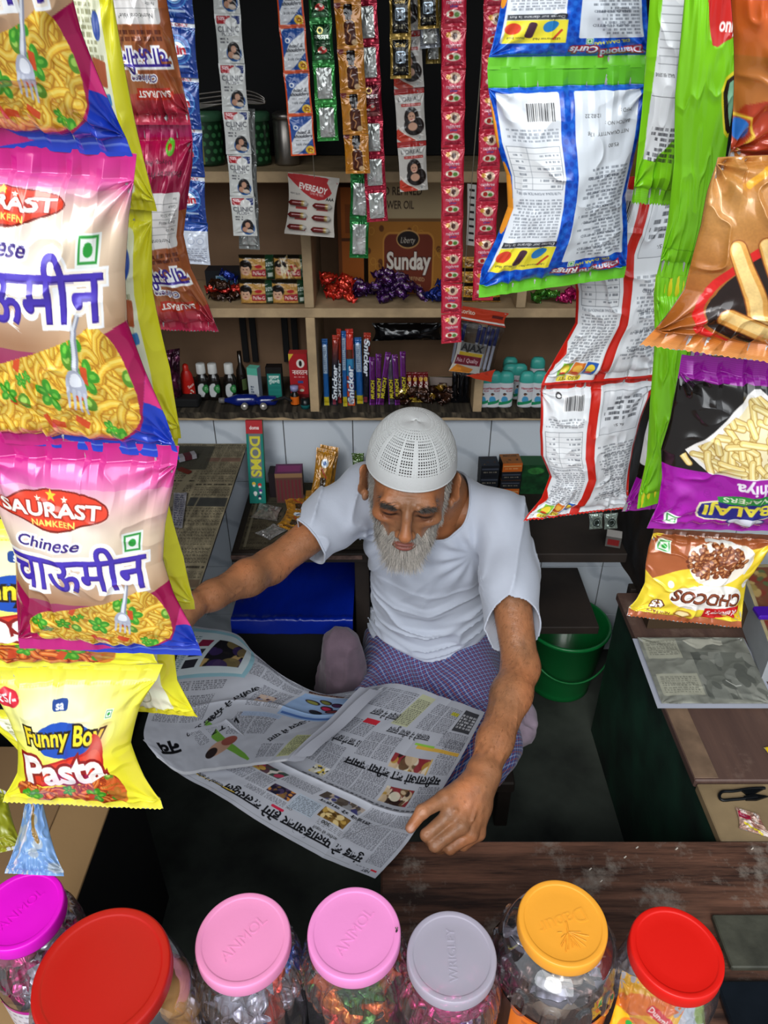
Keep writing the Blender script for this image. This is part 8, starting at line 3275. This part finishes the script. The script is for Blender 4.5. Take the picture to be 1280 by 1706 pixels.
# eraser and pencil scrap on the side bench
c = Cv(30, 16, 1.2, '#8f8b90')
c.rect(10, 0, 22, 16, '#4a1c24')
p = ptZ(312, 765, 0.72)
o = art_box('eraser', (0.044, 0.02, 0.012), {'front': c, 'top': c, '_right': '#d0ccd0'}, M=Mx((p[0], p[1], 0.7215), (0, 0, 0.5)))
tag(o, 'white and maroon eraser on the newspaper of the side bench', 'eraser')
p = ptZ(308, 786, 0.72)
o = art_box('red_scrap', (0.035, 0.012, 0.004), {}, side='#5a2018', M=Mx((p[0], p[1], 0.7215), (0, 0, -0.6)))
tag(o, 'small reddish paper scrap on the side bench below the eraser', 'paper')

# packets standing in the carton at lower left
c = Cv(60, 130, 1, '#8c8f1c')
c.text('\u0938\u0941\u092a\u0930', 26, 40, 12, '#3a3c10', rot=0.2)
for i in range(3): c.line([(8, 96 + i * 10), (40, 92 + i * 10)], 0.8, '#3a3c10')
c.grad(0, 20, '#a5a82a', '#8c8f1c')
o = pouch('snack_packet', [ptD(-60, 1290, 0.98), ptD(10, 1318, 0.98), ptD(38, 1412, 0.955), ptD(-40, 1430, 0.955)], c, M_film, puff=0.014, wr=0.0016, seed=6)
tag(o, 'olive yellow snack packet standing at the left edge above the magenta lid', 'snack packet')
c = Cv(80, 110, 1, '#6f93c4')
rs = np.random.RandomState(3)
for i in range(10): c.ell(rs.uniform(0, 80), rs.uniform(10, 110), 9, 7, '#a3a9ae', 0.8)
c.poly([(30, 0), (46, 0), (50, 40), (60, 62), (54, 72), (46, 60), (38, 24)], '#8a6a30', 1, 2)
c.line([(44, 14), (10, 104)], 4, '#c9c2cc')
o = pouch('snack_packet', [ptD(50, 1318, 0.95), ptD(66, 1318, 0.95), ptD(106, 1460, 0.90), ptD(8, 1455, 0.92)], c, M_film, puff=0.010, wr=0.0022, seed=7)
tag(o, 'pale blue patterned snack packet with brown drips above the magenta lid', 'snack packet')

# ================================================================== the newspaper in his hand
def cr(P, t):
    """Catmull-Rom over axis 0 at parameters t in 0..1"""
    P = np.asarray(P, float)
    n = len(P) - 1
    x = np.clip(np.asarray(t) * n, 0, n - 1e-6)
    i = x.astype(int)
    f = (x - i).reshape((-1,) + (1,) * (P.ndim - 1))
    E = np.concatenate([[2 * P[0] - P[1]], P, [2 * P[-1] - P[-2]]])
    a, b, c, d = E[i], E[i + 1], E[i + 2], E[i + 3]
    return 0.5 * (2 * b + (c - a) * f + (2 * a - 5 * b + 4 * c - d) * f * f + (3 * b - a - 3 * c + d) * f ** 3)


def net_sheet(name, net, cv, parent, material=None, thick=0.0006, crumple=0.0015, seed=3, fold=()):
    """net[row][col] = (px, py, z) control points; cv drawn in the reader's frame"""
    net = np.array(net, float)
    G = np.stack([ptZ(*p) for p in net.reshape(-1, 3)]).reshape(net.shape)
    rows = cr(G, np.linspace(0, 1, cv.h))
    P = np.swapaxes(cr(np.swapaxes(rows, 0, 1), np.linspace(0, 1, cv.w)), 0, 1)
    P[..., 2] += crumple * vnoise((cv.h, cv.w), (7, 9), seed, 3)
    for ax_, t_, dp_ in fold:
        q_ = np.linspace(0, 1, P.shape[ax_])
        b_ = dp_ * np.exp(-np.abs(q_ - t_) / 0.018)
        P[..., 2] += b_[:, None] if ax_ == 0 else b_[None]
    du = np.gradient(P, axis=1)
    dv = np.gradient(P, axis=0)
    N = np.cross(dv, du)
    N /= np.linalg.norm(N, axis=2, keepdims=True) + 1e-9
    if N[..., 2].mean() < 0: N = -N
    B = (P - N * thick)[::3, ::3]
    F = gridF(cv.w, cv.h)
    a, b, c = P.reshape(-1, 3)[F[0][:3]]
    up = np.cross(b - a, c - a)[2] > 0
    V, F, C = cat_mesh([(P.reshape(-1, 3), gridF(cv.w, cv.h, flip=not up), cv.a.reshape(-1, 3)),
                        (B.reshape(-1, 3), gridF(B.shape[1], B.shape[0], flip=up), srgb('#b9bac0'))])
    return mesh(name, V, F, material or M_paper, parent, C)


PAL = [['#6a5038', '#c8b090', '#2a1c18', '#8a2c34', '#e0d8c0', '#b08a3c'], ['#3a2a3c', '#7a5a34', '#c8843c', '#1a1a2c', '#4a3a5a'],
       ['#7a5a28', '#c09a4c', '#4a3418', '#e0c890'], ['#8a8a8c', '#4a4038', '#b0a090', '#3a3a6a', '#c8c0b8']]


def cols_text(c, x0, y0, x1, y1, n, seed, lh=3.1, gap=4, al=0.62):
    w = (x1 - x0 - gap * (n - 1)) / n
    for i in range(n): c.micro(x0 + i * (w + gap), y0, x0 + i * (w + gap) + w, y1, lh, '#26262c', 0.8, seed + i, al)


PB = '#b3b5be'
A = Cv(520, 400, 1.0, PB)
HD = ['\u092e\u0941\u0902\u092c\u0908 \u0915\u0947 \u092b\u0932\u093e\u0908\u0913\u0935\u0930 \u0939\u094b\u0902\u0917\u0947 \u0915\u0932\u0930\u092b\u0941\u0932',
      '\u092e\u0939\u0940\u0932\u093e\u0913\u0902 \u0915\u093e \u0915\u0940\u092f\u093e \u0938\u092e\u093e\u0928', '15 \u0938\u093e\u0932 \u0915\u0940 \u0932\u0921\u0915\u0940 \u0915\u094b \u091b\u0941\u0921\u093e\u092f\u093e',
      '\u091a\u093e\u0932\u0915\u094b\u0902 \u0928\u0947 \u0915\u0940\u092f\u093e \u091a\u0941\u0928\u093e\u0935', '\u0939\u093e\u0908\u0935\u0947 \u092e\u0947\u0902 \u0935\u093e\u0939\u0928']
A.text('NBT', 30, 9, 10, '#2a2a30', bold=0.02)
A.rect(8, 14, 22, 19, '#c02a38')
A.micro(26, 14, 60, 19, 4, '#333', 0.8, 3)
A.rect(70, 9, 440, 10, '#777', 0.7)
A.text(HD[0], 205, 34, 30, '#101014', bold=0.03, fit=300)
A.rect(236, 48, 262, 55, '#c02a48', 1, 3)
A.text('\u092c\u093e\u0930\u0940\u0936 \u0938\u0947 \u092a\u0939\u0932\u0947', 150, 54, 10, '#333', bold=0.01)
cols_text(A, 8, 30, 46, 130, 1, 11)
cols_text(A, 50, 64, 120, 130, 1, 12)
A.micro(124, 62, 176, 78, 4, '#444', .8, 4, .6)
blotch(A, 128, 82, 184, 112, PAL[2], 3, 30)
A.text('300', 160, 74, 12, '#3a3a3a', bold=0.03)
A.rect(188, 66, 238, 112, '#a9b8c6', 0.7)
cols_text(A, 190, 68, 236, 110, 1, 14, 4)
blotch(A, 242, 78, 292, 106, PAL[1], 5, 30)
A.text('OK', 232, 64, 9, '#333')
cols_text(A, 242, 58, 330, 74, 2, 15)
cols_text(A, 298, 78, 400, 118, 2, 16, 3.2)
A.line([(330, 30), (470, 22)], 2.5, '#c9a82c')
A.text(HD[3], 400, 30, 13, '#26262a', bold=0.02, fit=90)
blotch(A, 420, 44, 470, 62, PAL[3], 6, 20)
cols_text(A, 405, 68, 512, 112, 2, 18)
A.line([(118, 60), (90, 120), (60, 150)], 1.6, '#77777c', 0.8)
A.text(HD[4], 150, 124, 11, '#1c1c20', bold=0.02, fit=110)
blotch(A, 128, 132, 214, 156, PAL[3], 8, 50)
blotch(A, 300, 122, 420, 152, ['#5a3a44', '#b03a54', '#c8a048', '#3a4a44', '#d8d0c8'], 9, 60)
cols_text(A, 8, 136, 120, 170, 2, 21)
cols_text(A, 222, 124, 296, 158, 1, 22)
cols_text(A, 426, 122, 512, 170, 2, 23, 3)
A.rect(0, 171, 520, 173, '#9a9aa2', 0.7)
A.micro(30, 176, 300, 182, 6, '#1c1c20', 0.6, 25, 0.9)
# upper (far) half, nearer the man's lap
blotch(A, 64, 190, 128, 226, PAL[0], 12, 60)
cols_text(A, 8, 188, 58, 236, 1, 31)
cols_text(A, 134, 188, 250, 250, 2, 32)
blotch(A, 256, 190, 292, 214, ['#c9c4b0', '#d8b83c', '#2a2a2c', '#e8e8e8'], 13, 26)
cols_text(A, 256, 216, 400, 270, 3, 33)
A.text(HD[1], 128, 246, 21, '#101014', bold=0.03, fit=226)
blotch(A, 60, 258, 146, 284, PAL[0], 14, 60)
A.rect(56, 256, 60, 286, '#c9a86a')
cols_text(A, 8, 258, 52, 330, 1, 41)
cols_text(A, 152, 262, 232, 312, 2, 42)
A.text(HD[2], 290, 282, 18, '#141418', bold=0.03, fit=110)
A.rect(330, 296, 341, 305, '#b8283c')
cols_text(A, 240, 296, 322, 330, 2, 43)
cols_text(A, 346, 276, 500, 330, 3, 44)
A.rect(8, 300, 110, 307, '#d8a83c', 0.9)
A.rect(70, 306, 118, 310, '#8ac03c', 0.9)
A.text(HD[3], 150, 322, 15, '#1c1c20', bold=0.02, fit=110)
A.rect(240, 322, 280, 331, '#c02a38', 1)
cols_text(A, 8, 312, 70, 344, 1, 46)
A.rect(12, 346, 60, 390, '#2a2a2e', 0.85)
A.micro(14, 352, 58, 386, 6, '#e0e0e4', 0.8, 5, 0.9)
A.rect(70, 372, 92, 379, '#c9c23c')
cols_text(A, 68, 334, 150, 388, 2, 47)
A.rect(168, 332, 214, 392, '#b9ba94', 0.9)
cols_text(A, 170, 334, 212, 384, 1, 48)
A.text(HD[4], 250, 344, 15, '#1c1c20', bold=0.02, fit=80)
cols_text(A, 220, 352, 330, 392, 2, 49)
cols_text(A, 340, 338, 510, 392, 3, 50)
netA = [[(625, 1463, .520), (566, 1440, .515), (500, 1408, .512), (430, 1368, .508), (360, 1322, .505), (296, 1286, .503), (238, 1232, .503)],
        [(672, 1412, .522), (610, 1388, .508), (545, 1352, .502), (478, 1318, .498), (420, 1290, .494), (370, 1262, .49), (320, 1215, .488)],
        [(722, 1338, .505), (664, 1336, .488), (600, 1312, .482), (540, 1288, .478), (486, 1262, .472), (440, 1230, .466), (400, 1196, .462)],
        [(768, 1262, .468), (708, 1250, .458), (650, 1236, .452), (596, 1222, .446), (548, 1206, .440), (510, 1190, .434), (476, 1168, .430)],
        [(808, 1187, .425), (770, 1172, .425), (730, 1158, .424), (690, 1145, .422), (655, 1139, .420), (622, 1143, .416), (590, 1152, .412)]]
npz = thing('newspaper', ptZ(560, 1300, 0.45), 'open Hindi newspaper held over the man\'s lap above the dark floor', 'newspaper')
net_sheet('right_page', netA, A, npz, crumple=0.0026, fold=((0, 0.43, 0.006), (1, 0.24, -0.002)))

Bc = Cv(380, 300, 1.0, PB)
# reader frame: u=0 at the spine (right in the picture), v=0 nearest the viewer
Bc.rect(0, 0, 380, 7, '#d8d9de')
Bc.rect(0, 0, 6, 300, '#dcdde2')
Bc.rect(20, 18, 54, 84, '#b9bc86', 0.9)
cols_text(Bc, 22, 20, 52, 82, 1, 61)
Bc.text('\u092a\u093e\u0935\u0930-\u0909\u0926\u092f \u092e\u0947\u0902 \u092a\u093e\u0930\u093e', 80, 110, 17, '#141418', bold=0.03, rot=-1.15, fit=100)
cols_text(Bc, 62, 20, 110, 60, 2, 62)
Bc.poly([(120, 20), (128, 14), (210, 60), (262, 110), (256, 118), (200, 74)], '#6a9a3c', 1, 1)
Bc.ell(206, 50, 30, 14, '#b08a74', 1, -0.5)
Bc.ell(222, 40, 16, 10, '#2a2020', 1, -0.5)
Bc.ell(186, 66, 16, 10, '#8a4a40', 1, -0.3)
Bc.text('VAT \u0915\u093e', 214, 96, 21, '#141418', bold=0.03, rot=-0.5, fit=60)
Bc.text('CNG S310', 262, 110, 16, '#1c1c22', bold=0.02, rot=-0.5, fit=70)
Bc.text('\u0928\u0935', 328, 60, 44, '#0c0c10', bold=0.04, rot=-0.4, fit=50)
cols_text(Bc, 120, 80, 200, 128, 2, 63)
cols_text(Bc, 270, 120, 370, 170, 2, 64)
Bc.rect(116, 118, 190, 128, '#9fb0cc', 0.8)
# sandal advert
Bc.rect(22, 130, 128, 226, '#8fa9cd', 1)
Bc.rect(26, 134, 124, 140, '#3a5a9c', 0.8)
for (x, y, k, r) in ((52, 190, '#4a2a4c', 0.4), (66, 178, '#b02a48', 0.4), (80, 200, '#7a7a3c', 0.5), (48, 166, '#7a3a3c', 0.2), (76, 160, '#2a3038', 0.4), (100, 192, '#8a8a44', 0.3)):
    Bc.ell(x, y, 15, 7, '#2a1c28', 1, r)
    Bc.ell(x, y - 1, 12, 4.6, k, 1, r)
cols_text(Bc, 134, 140, 196, 196, 2, 66)
Bc.text('\u0905\u091c\u0940\u0924 \u0928\u0947 \u092e\u093e\u0930\u0940', 226, 150, 17, '#141418', bold=0.03, rot=-0.9, fit=90)
blotch(Bc, 150, 150, 184, 172, ['#c0a898', '#4a3038', '#7a8ab0'], 5, 16)
Bc.rect(60, 234, 124, 262, '#4a2420')
for i in range(4): Bc.micro(62, 236 + i * 6, 122, 241 + i * 6, 5, '#c8b8a0', 0.7, i, 0.9)
cols_text(Bc, 134, 206, 250, 240, 3, 68)
# teal framed advert at the far corner
Bc.rect(236, 196, 376, 296, '#8db8c4', 1)
Bc.rect(244, 202, 370, 290, '#c9d4d8', 1)
blotch(Bc, 256, 214, 318, 276, ['#1c1a20', '#7a6a44', '#c8a86c', '#3a2a5a'], 9, 22, (0.1, 0.3))
for i in range(3): Bc.rect(326, 214 + i * 22, 346, 230 + i * 22, ['#2c2c34', '#3a3a44', '#8a2444'][i])
Bc.micro(350, 210, 366, 282, 4, '#3a5a6a', 0.8, 9, 0.8)
cols_text(Bc, 134, 246, 230, 294, 2, 70)
cols_text(Bc, 8, 232, 56, 294, 1, 71)
cols_text(Bc, 262, 176, 376, 192, 2, 72)
netB = [[(480, 1268, .500), (437, 1274, .503), (392, 1279, .507), (348, 1284, .510), (303, 1289, .513), (262, 1262, .515)],
        [(534, 1228, .486), (472, 1228, .478), (412, 1226, .478), (352, 1230, .486), (300, 1238, .500), (240, 1228, .520)],
        [(585, 1190, .468), (520, 1192, .452), (450, 1172, .450), (385, 1168, .462), (320, 1178, .48), (250, 1180, .50)],
        [(618, 1162, .452), (556, 1164, .436), (487, 1148, .444), (428, 1112, .462), (352, 1100, .46), (268, 1110, .47)],
        [(640, 1145, .446), (562, 1160, .428), (488, 1136, .440), (428, 1092, .456), (392, 1056, .446), (322, 1043, .45)]]
net_sheet('left_page', netB, Bc, npz, crumple=0.0024, seed=8, fold=((0, 0.5, 0.004),))
# folded inner leaves showing at the spine
for k, (a, b) in enumerate((((628, 1150), (505, 1262)), ((612, 1148), (492, 1268)))):
    P = []
    for t in np.linspace(0, 1, 12):
        x, y = a[0] + (b[0] - a[0]) * t, a[1] + (b[1] - a[1]) * t
        P.append(ptZ(x, y, 0.468 + 0.040 * t - 0.004 * k) + np.array((0, 0, 0.003 * math.sin(t * 9 + k))))
    P = np.array(P)
    W = np.array((0.014, 0.006, -0.010))
    VV = np.concatenate([P - W, P, P + W * (1, 1, 0.4)])
    mesh('inner_leaf', VV, gridF(12, 3), M_paper, npz, np.repeat(srgb('#9c9da6')[None], len(VV), 0))

# ================================================================== candy jars on the front counter
M_jar = clear_mat('clear_jar_plastic', '#f6f3f8', 0.34, 0.03, 0.015)
M_lid = lambda n, c_: mat(n, c_, 0.38, spec=0.45, bump=(160, 0.05), sss=0.0)


def jar(px, py, rpx, zlid, color, label, word=None, wrot=0.0, body_r=None, style='ribs', tilt=(0, 0), seed=1, fill=None, band=None, fill_top=0.6, fill_group='', fill_label='', frosted=False):
    p = ptZ(px, py, zlid)
    zc = p[1] * math.cos(TH) - (p[2] - CZ) * math.sin(TH)
    r = rpx * zc / FPX
    base = np.array((p[0], p[1], ZC))
    H = zlid - ZC
    R = body_r or r * 1.16
    root = thing('candy_jar', base, label, 'jar')
    M = Mx(base, (tilt[0], tilt[1], 0))
    hs = H - 0.022                       # neck height
    prof = [(R * 0.86, 0.001), (R * 0.93, 0.006), (R, 0.03), (R, hs - 0.085), (R * 1.0, hs - 0.06), (R * 0.985, hs - 0.045), (R * 0.95, hs - 0.03), (R * 0.88, hs - 0.016), (r * 0.97, hs - 0.004), (r * 0.92, hs), (r * 0.92, hs + 0.016)]
    zz = np.array([q[1] for q in prof])
    rr = np.array([q[0] for q in prof])
    zs = np.concatenate([np.linspace(0.001, hs - 0.09, 14), np.linspace(hs - 0.085, hs + 0.016, 44)])
    rs_ = np.interp(zs, zz, rr)
    n = 336
    a = np.linspace(0, 2 * math.pi, n, endpoint=False)
    Rg = np.repeat(rs_[:, None], n, 1)
    if style == 'ribs':                  # long embossed loops around the shoulder
        nr_ = 26
        ph = (a * nr_ / (2 * math.pi)) % 1
        d = np.hypot((ph[None] - 0.5) * 2 * math.pi * R / nr_ / 0.0075, np.maximum(0, np.abs(zs[:, None] - (hs - 0.036)) - 0.018) / 0.0075)
        Rg = Rg + 0.0038 * np.exp(-((d - 0.75) / 0.30) ** 2)
    elif style == 'loops':
        nr_ = 12
        ph = (a * nr_ / (2 * math.pi)) % 1
        d = np.hypot((ph[None] - 0.5) * 2 * math.pi * R / nr_ / 0.010, np.maximum(0, np.abs(zs[:, None] - (hs - 0.058)) - 0.012) / 0.010)
        Rg = Rg + 0.0042 * np.exp(-((d - 0.8) / 0.22) ** 2)
        Rg = Rg * (1 + 0.012 * np.cos(4 * a)[None])
    else:
        Rg = Rg * (1 + 0.03 * np.cos(4 * a)[None] * np.clip((hs - zs) / 0.03, 0, 1)[:, None])
    V = np.stack([Rg * np.cos(a), Rg * np.sin(a), np.repeat(zs[:, None], n, 1)], -1).reshape(-1, 3)
    V = V @ np.array(M.to_3x3()).T + np.array(M.to_translation())
    mesh('jar_body', V, gridF(n, len(zs), True), M_jar, root)
    V, F, C = lathe_part([(0.0, 0.001), (R * 0.86, 0.001), (R * 0.90, 0.003)], 48, M)
    mesh('jar_base', V, F, M_jar, root)
    # lid
    lm = clear_mat('frosted_lid', '#c3bccb', 0.35, 0.25, 0.62) if frosted else M_lid('lid_plastic_' + color.strip('#'), color)
    L = [(r * 0.90, hs + 0.002), (r * 0.985, hs + 0.0015), (r * 1.0, hs + 0.004), (r * 1.0, H - 0.004), (r * 0.99, H - 0.0014), (r * 0.975, H - 0.0002), (r * 0.96, H), (r * 0.88, H), (r * 0.868, H - 0.0002),
         (r * 0.855, H - 0.0008), (r * 0.84, H - 0.001), (r * 0.6, H - 0.001), (r * 0.3, H - 0.0010), (0.0, H - 0.0010)]
    V, F, C = lathe_part(L, 240, M, rib=lambda a_, i_, r_: r_ * (1 + 0.003 * np.sin(a_ * 120) * (i_ in (2, 3))))
    lid = mesh('lid', V, F, lm, root)
    if word:
        T = text_tris(word, 0.0, 0.0)
        w0 = T[..., 0].max() - T[..., 0].min()
        sc = r * 1.15 / w0
        tx = (T[..., 0] - (T[..., 0].max() + T[..., 0].min()) / 2) * sc
        ty = (T[..., 1] - 0.35) * sc
        ca, sa = math.cos(wrot), math.sin(wrot)
        X_, Y_ = tx * ca - ty * sa, tx * sa + ty * ca
        V = np.stack([X_, Y_, np.full_like(X_, H - 0.0004)], -1).reshape(-1, 3)
        V2 = V.copy()
        V2[:, 2] -= 0.0009
        nt_ = len(V)
        F = np.arange(nt_).reshape(-1, 3)
        nrm = np.cross(V[F[:, 1]] - V[F[:, 0]], V[F[:, 2]] - V[F[:, 0]])[:, 2] < 0
        F[nrm] = F[nrm][:, ::-1]
        S_ = np.concatenate([np.stack([F[:, i], F[:, i] + nt_, F[:, (i + 1) % 3] + nt_, F[:, (i + 1) % 3]], -1) for i in range(3)])
        VV = np.concatenate([V, V2]) @ np.array(M.to_3x3()).T + np.array(M.to_translation())
        mesh('embossed_lettering', VV, [tuple(f_) for f_ in F.tolist()] + [tuple(f_) for f_ in S_.tolist()], lm, lid, smooth=False)
    if band:
        z0, z1, bc_ = band
        w_ = int(500)
        V, F, C = label_part(R, R, z0 * H, z1 * H, bc_, -math.pi, math.pi - 0.02, 2, 1.012)
        V = V @ np.array(M.to_3x3()).T + np.array(M.to_translation())
        mesh('wrap_label', V, F, M_film, root, C)
    # sweets inside
    if fill:
        rs2 = np.random.RandomState(seed)
        top = fill_top * H
        k = 0
        top = min(top, hs - 0.030)
        for li in range(4):
            for q in range(8):
                ang = 0.785 * q + 0.39 * li + rs2.uniform(-.2, .2)
                rad = (R - 0.028) * (rs2.uniform(0.1, 0.9) if li == 0 and q % 2 else rs2.uniform(0.82, 1.0)) * (1 - 0.14 * (li == 0))
                pos = M @ Vector((rad * math.cos(ang), rad * math.sin(ang), top - li * 0.026 + rs2.uniform(-.004, .004)))
                kk = fill[rs2.randint(len(fill))]
                o = new_obj('wrapped_candy', CM[kk], Mx(pos, (rs2.uniform(-1.7, 0.2), rs2.uniform(-.7, .7), rs2.uniform(0, 6.28)), rs2.uniform(1.3, 1.55)))
                tag(o, fill_label.replace('@', {'pink': 'pink', 'silver': 'silver', 'magenta': 'magenta', 'purple': 'purple', 'blue': 'blue', 'red': 'red', 'brown': 'brown', 'green': 'green',
                                                'orange': 'orange', 'gold': 'golden', 'cream': 'cream', 'navy': 'navy'}[kk]), 'candy', kk + ' ' + fill_group)
    return root, M, R, H


white_lbl = Cv(320, 40, 1, '#d8d3dc')
white_lbl.rect(0, 0, 320, 5, '#c01494')
for i in range(3): white_lbl.micro(4, 8 + i * 10, 316, 16 + i * 10, 5, '#5a4a60', 0.8, i, 0.7)
jar(34, 1514, 69, 0.70, '#e010c8', 'candy jar with a bright magenta lid at the lower left corner', 'ANMOL', 0.95, seed=2,
    fill=['pink', 'magenta', 'silver', 'pink', 'silver'], fill_top=0.9, fill_group='foil candies in the magenta lidded jar', fill_label='@ foil wrapped candy inside the jar with the magenta lid', band=(0.15, 0.42, white_lbl))
root, M, R, H = jar(170, 1620, 112, 0.745, '#b3170f', 'large biscuit jar with a broad dark red lid at the lower left', None, 0, body_r=0.090, style='square', seed=3)
for i in range(26):
    ang = rnd.uniform(0, 6.28)
    rad = 0.066 if i % 3 else 0.03
    zz_ = 0.05 + 0.046 * (i % 4) + 0.003
    q = M @ Vector((rad * math.cos(ang), rad * math.sin(ang), zz_))
    V, F, C = lathe_part([(0, -0.03), (0.010, -0.0285), (0.0155, -0.02), (0.0165, 0), (0.0155, 0.02), (0.010, 0.0285), (0, 0.03)], 20)
    V = V * (1 + 0.05 * noise3(V, 90, i)[:, None])
    if i == 0: rusk = mesh_data('bread_roll', V, F, mat('golden_rusk', '#b98a44', 0.75, noise=(30, 0.3), bump=(60, 0.5)))
    o = new_obj('bread_roll', rusk, Mx(q, (rnd.uniform(-.5, .5) + 1.2 * (i % 2), rnd.uniform(-.6, .6), ang)))
    tag(o, 'golden brown roll inside the jar with the dark red lid', 'biscuit', 'rolls in the dark red lidded jar')
jar(405, 1562, 79, 0.705, '#e98fbc', 'candy jar with a pink lid beside the large dark red lid', 'ANMOL', 0.85, seed=4,
    fill=['blue', 'silver', 'red', 'silver', 'blue', 'brown'], fill_top=0.88, fill_group='candies in the left pink lidded jar', fill_label='@ wrapped candy inside the left one of the two pink lidded jars')
jar(590, 1551, 78, 0.70, '#e98cc6', 'candy jar with a pink lid directly left of the frosted lid', 'ANMOL', 0.95, seed=5,
    fill=['orange', 'orange', 'red', 'green', 'brown', 'orange'], fill_top=0.88, fill_group='candies in the right pink lidded jar', fill_label='@ wrapped candy inside the right one of the two pink lidded jars')
jar(753, 1590, 75, 0.685, '#c3bccb', 'candy jar with a translucent frosted lid between pink and orange lids', 'WRIGLEY', math.pi / 2, seed=6, frosted=True,
    fill=['magenta', 'pink', 'purple', 'magenta'], fill_top=0.88, fill_group='candies in the frosted lidded jar', fill_label='@ wrapped candy inside the jar with the frosted lid')
ob = Cv(420, 90, 1, '#e8761c')
ob.rect(0, 0, 420, 4, '#c85a10')
for k in range(3):
    ob.rect(30 + k * 140, 0, 46 + k * 140, 90, '#2a1c18', 0.9)
    ob.micro(60 + k * 140, 8, 150 + k * 140, 40, 6, '#a8480c', 0.8, k, 0.8)
    ob.text('Dabur', 105 + k * 140, 58, 26, '#fff0dc', bold=0.03, fit=60)
root, M, R, H = jar(938, 1535, 74, 0.715, '#f0a232', 'large jar with an orange lid and orange label right of centre', 'Dabur', math.pi + 0.32, body_r=0.075, style='loops', seed=7,
                    fill=['brown', 'cream', 'brown', 'silver'], fill_top=0.84, fill_group='sweets in the orange lidded jar', fill_label='@ wrapped sweet inside the jar with the orange lid', band=(0.03, 0.60, ob))
# embossed little tree on the orange lid
P_ = []
rs = np.random.RandomState(6)
lidz = 0.715
c0 = M @ Vector((0.004, -0.012, H))
parts = [tube_part([(c0.x, c0.y + 0.012, lidz - 0.0008), (c0.x, c0.y, lidz - 0.0004)], 0.0012, 6)[:2]]
for k in range(26):
    a_ = rs.uniform(-2.6, -0.5) if k % 2 else rs.uniform(-3.3, 0.2)
    l_ = rs.uniform(0.010, 0.024)
    s_ = rs.uniform(0, 0.008)
    parts.append(tube_part([(c0.x + s_ * math.cos(a_), c0.y + s_ * math.sin(a_), lidz - 0.0006), (c0.x + l_ * math.cos(a_), c0.y + l_ * math.sin(a_), lidz - 0.0006)], 0.0006, 5)[:2])
V, F, C = cat_mesh(parts)
mesh('embossed_tree', V, F, _mats['lid_plastic_f0a232'], root)
root, M, R, H = jar(1128, 1583, 76, 0.70, '#d8180f', 'jar with a bright red lid at the lower right holding toy packets', None, 0, style='square', seed=8)
c = Cv(70, 100, 1.2, '#f0b820')
c.poly([(0, 20), (70, 0), (70, 20), (0, 46)], '#e87a1c', 1, 1)
c.ell(30, 60, 22, 20, '#e87a1c')
c.ell(30, 60, 14, 13, '#f6d040')
c.line([(20, 50), (30, 76)], 8, '#2c9a3c')
c.line([(40, 46), (44, 72)], 8, '#d82c20')
c.rect(34, 22, 66, 34, '#d8202c', 1, 4, 0.4)
c.text('Dunmix', 50, 28, 10, '#fff4e4', bold=0.03, rot=0.4, fit=28)
c.rect(2, 84, 40, 98, '#3a2c8a', 1, 3)
for i, (x, y, rz, w, h, cc_) in enumerate(((-0.035, -0.040, -0.5, 0.075, 0.11, c), (0.02, -0.03, 0.2, 0.06, 0.10, None), (0.01, 0.025, 0.6, 0.07, 0.10, None))):
    if cc_ is None:
        cc_ = Cv(50, 90, 1, '#c9d6da' if i == 1 else '#8a9a6a')
        blotch(cc_, 0, 0, 50, 90, ['#c9d6da', '#4a9ac8', '#8ab04c', '#e0e0e0'], i + 3, 26)
        cc_.barcode(20, 50, 46, 84)
    V, F, C = pouch_geo(unit_c4(w, h), cc_, puff=0.006, wr=0.002, seed=i)
    MM = M @ Mx((x, y, h / 2 + 0.07), (math.radians(-28), 0, rz))
    V = V @ np.array(MM.to_3x3()).T + np.array(MM.to_translation())
    o = mesh('toy_packet', V, F, M_film, None, C)
    tag(o, ['yellow and orange printed packet inside the red lidded jar', 'pale packet with a barcode inside the red lidded jar', 'greenish packet at the back inside the red lidded jar'][i], 'packet')
# a fly resting on the rim of the right pink lid
q = ptZ(661, 1552, 0.7012)
V, F, C = bottle_part(0.0022, 0.0012, [(0, 0, '#1c1614'), (0.8, 0.0008, '#1c1614'), (1, 0.0016, '#2a201c'), (0.6, 0.0026, '#1c1614'), (0, 0.003, '#1c1614')], Mx(q, (0, 0, 1.2)))
fly = mesh('house_fly', V, F, M_vplastic, None, C)
tag(fly, 'tiny house fly sitting on the edge of the right pink lid', 'fly')
for s_ in (-1, 1):
    w_ = np.array([(0, 0, 0.0026), (s_ * 0.002, 0.003, 0.0028), (s_ * 0.0008, 0.0042, 0.0026), (0, 0.002, 0.0024)]) + q
    mesh('wing', w_, [(0, 1, 2, 3)], mat('fly_wing', '#6a6058', 0.3), fly)
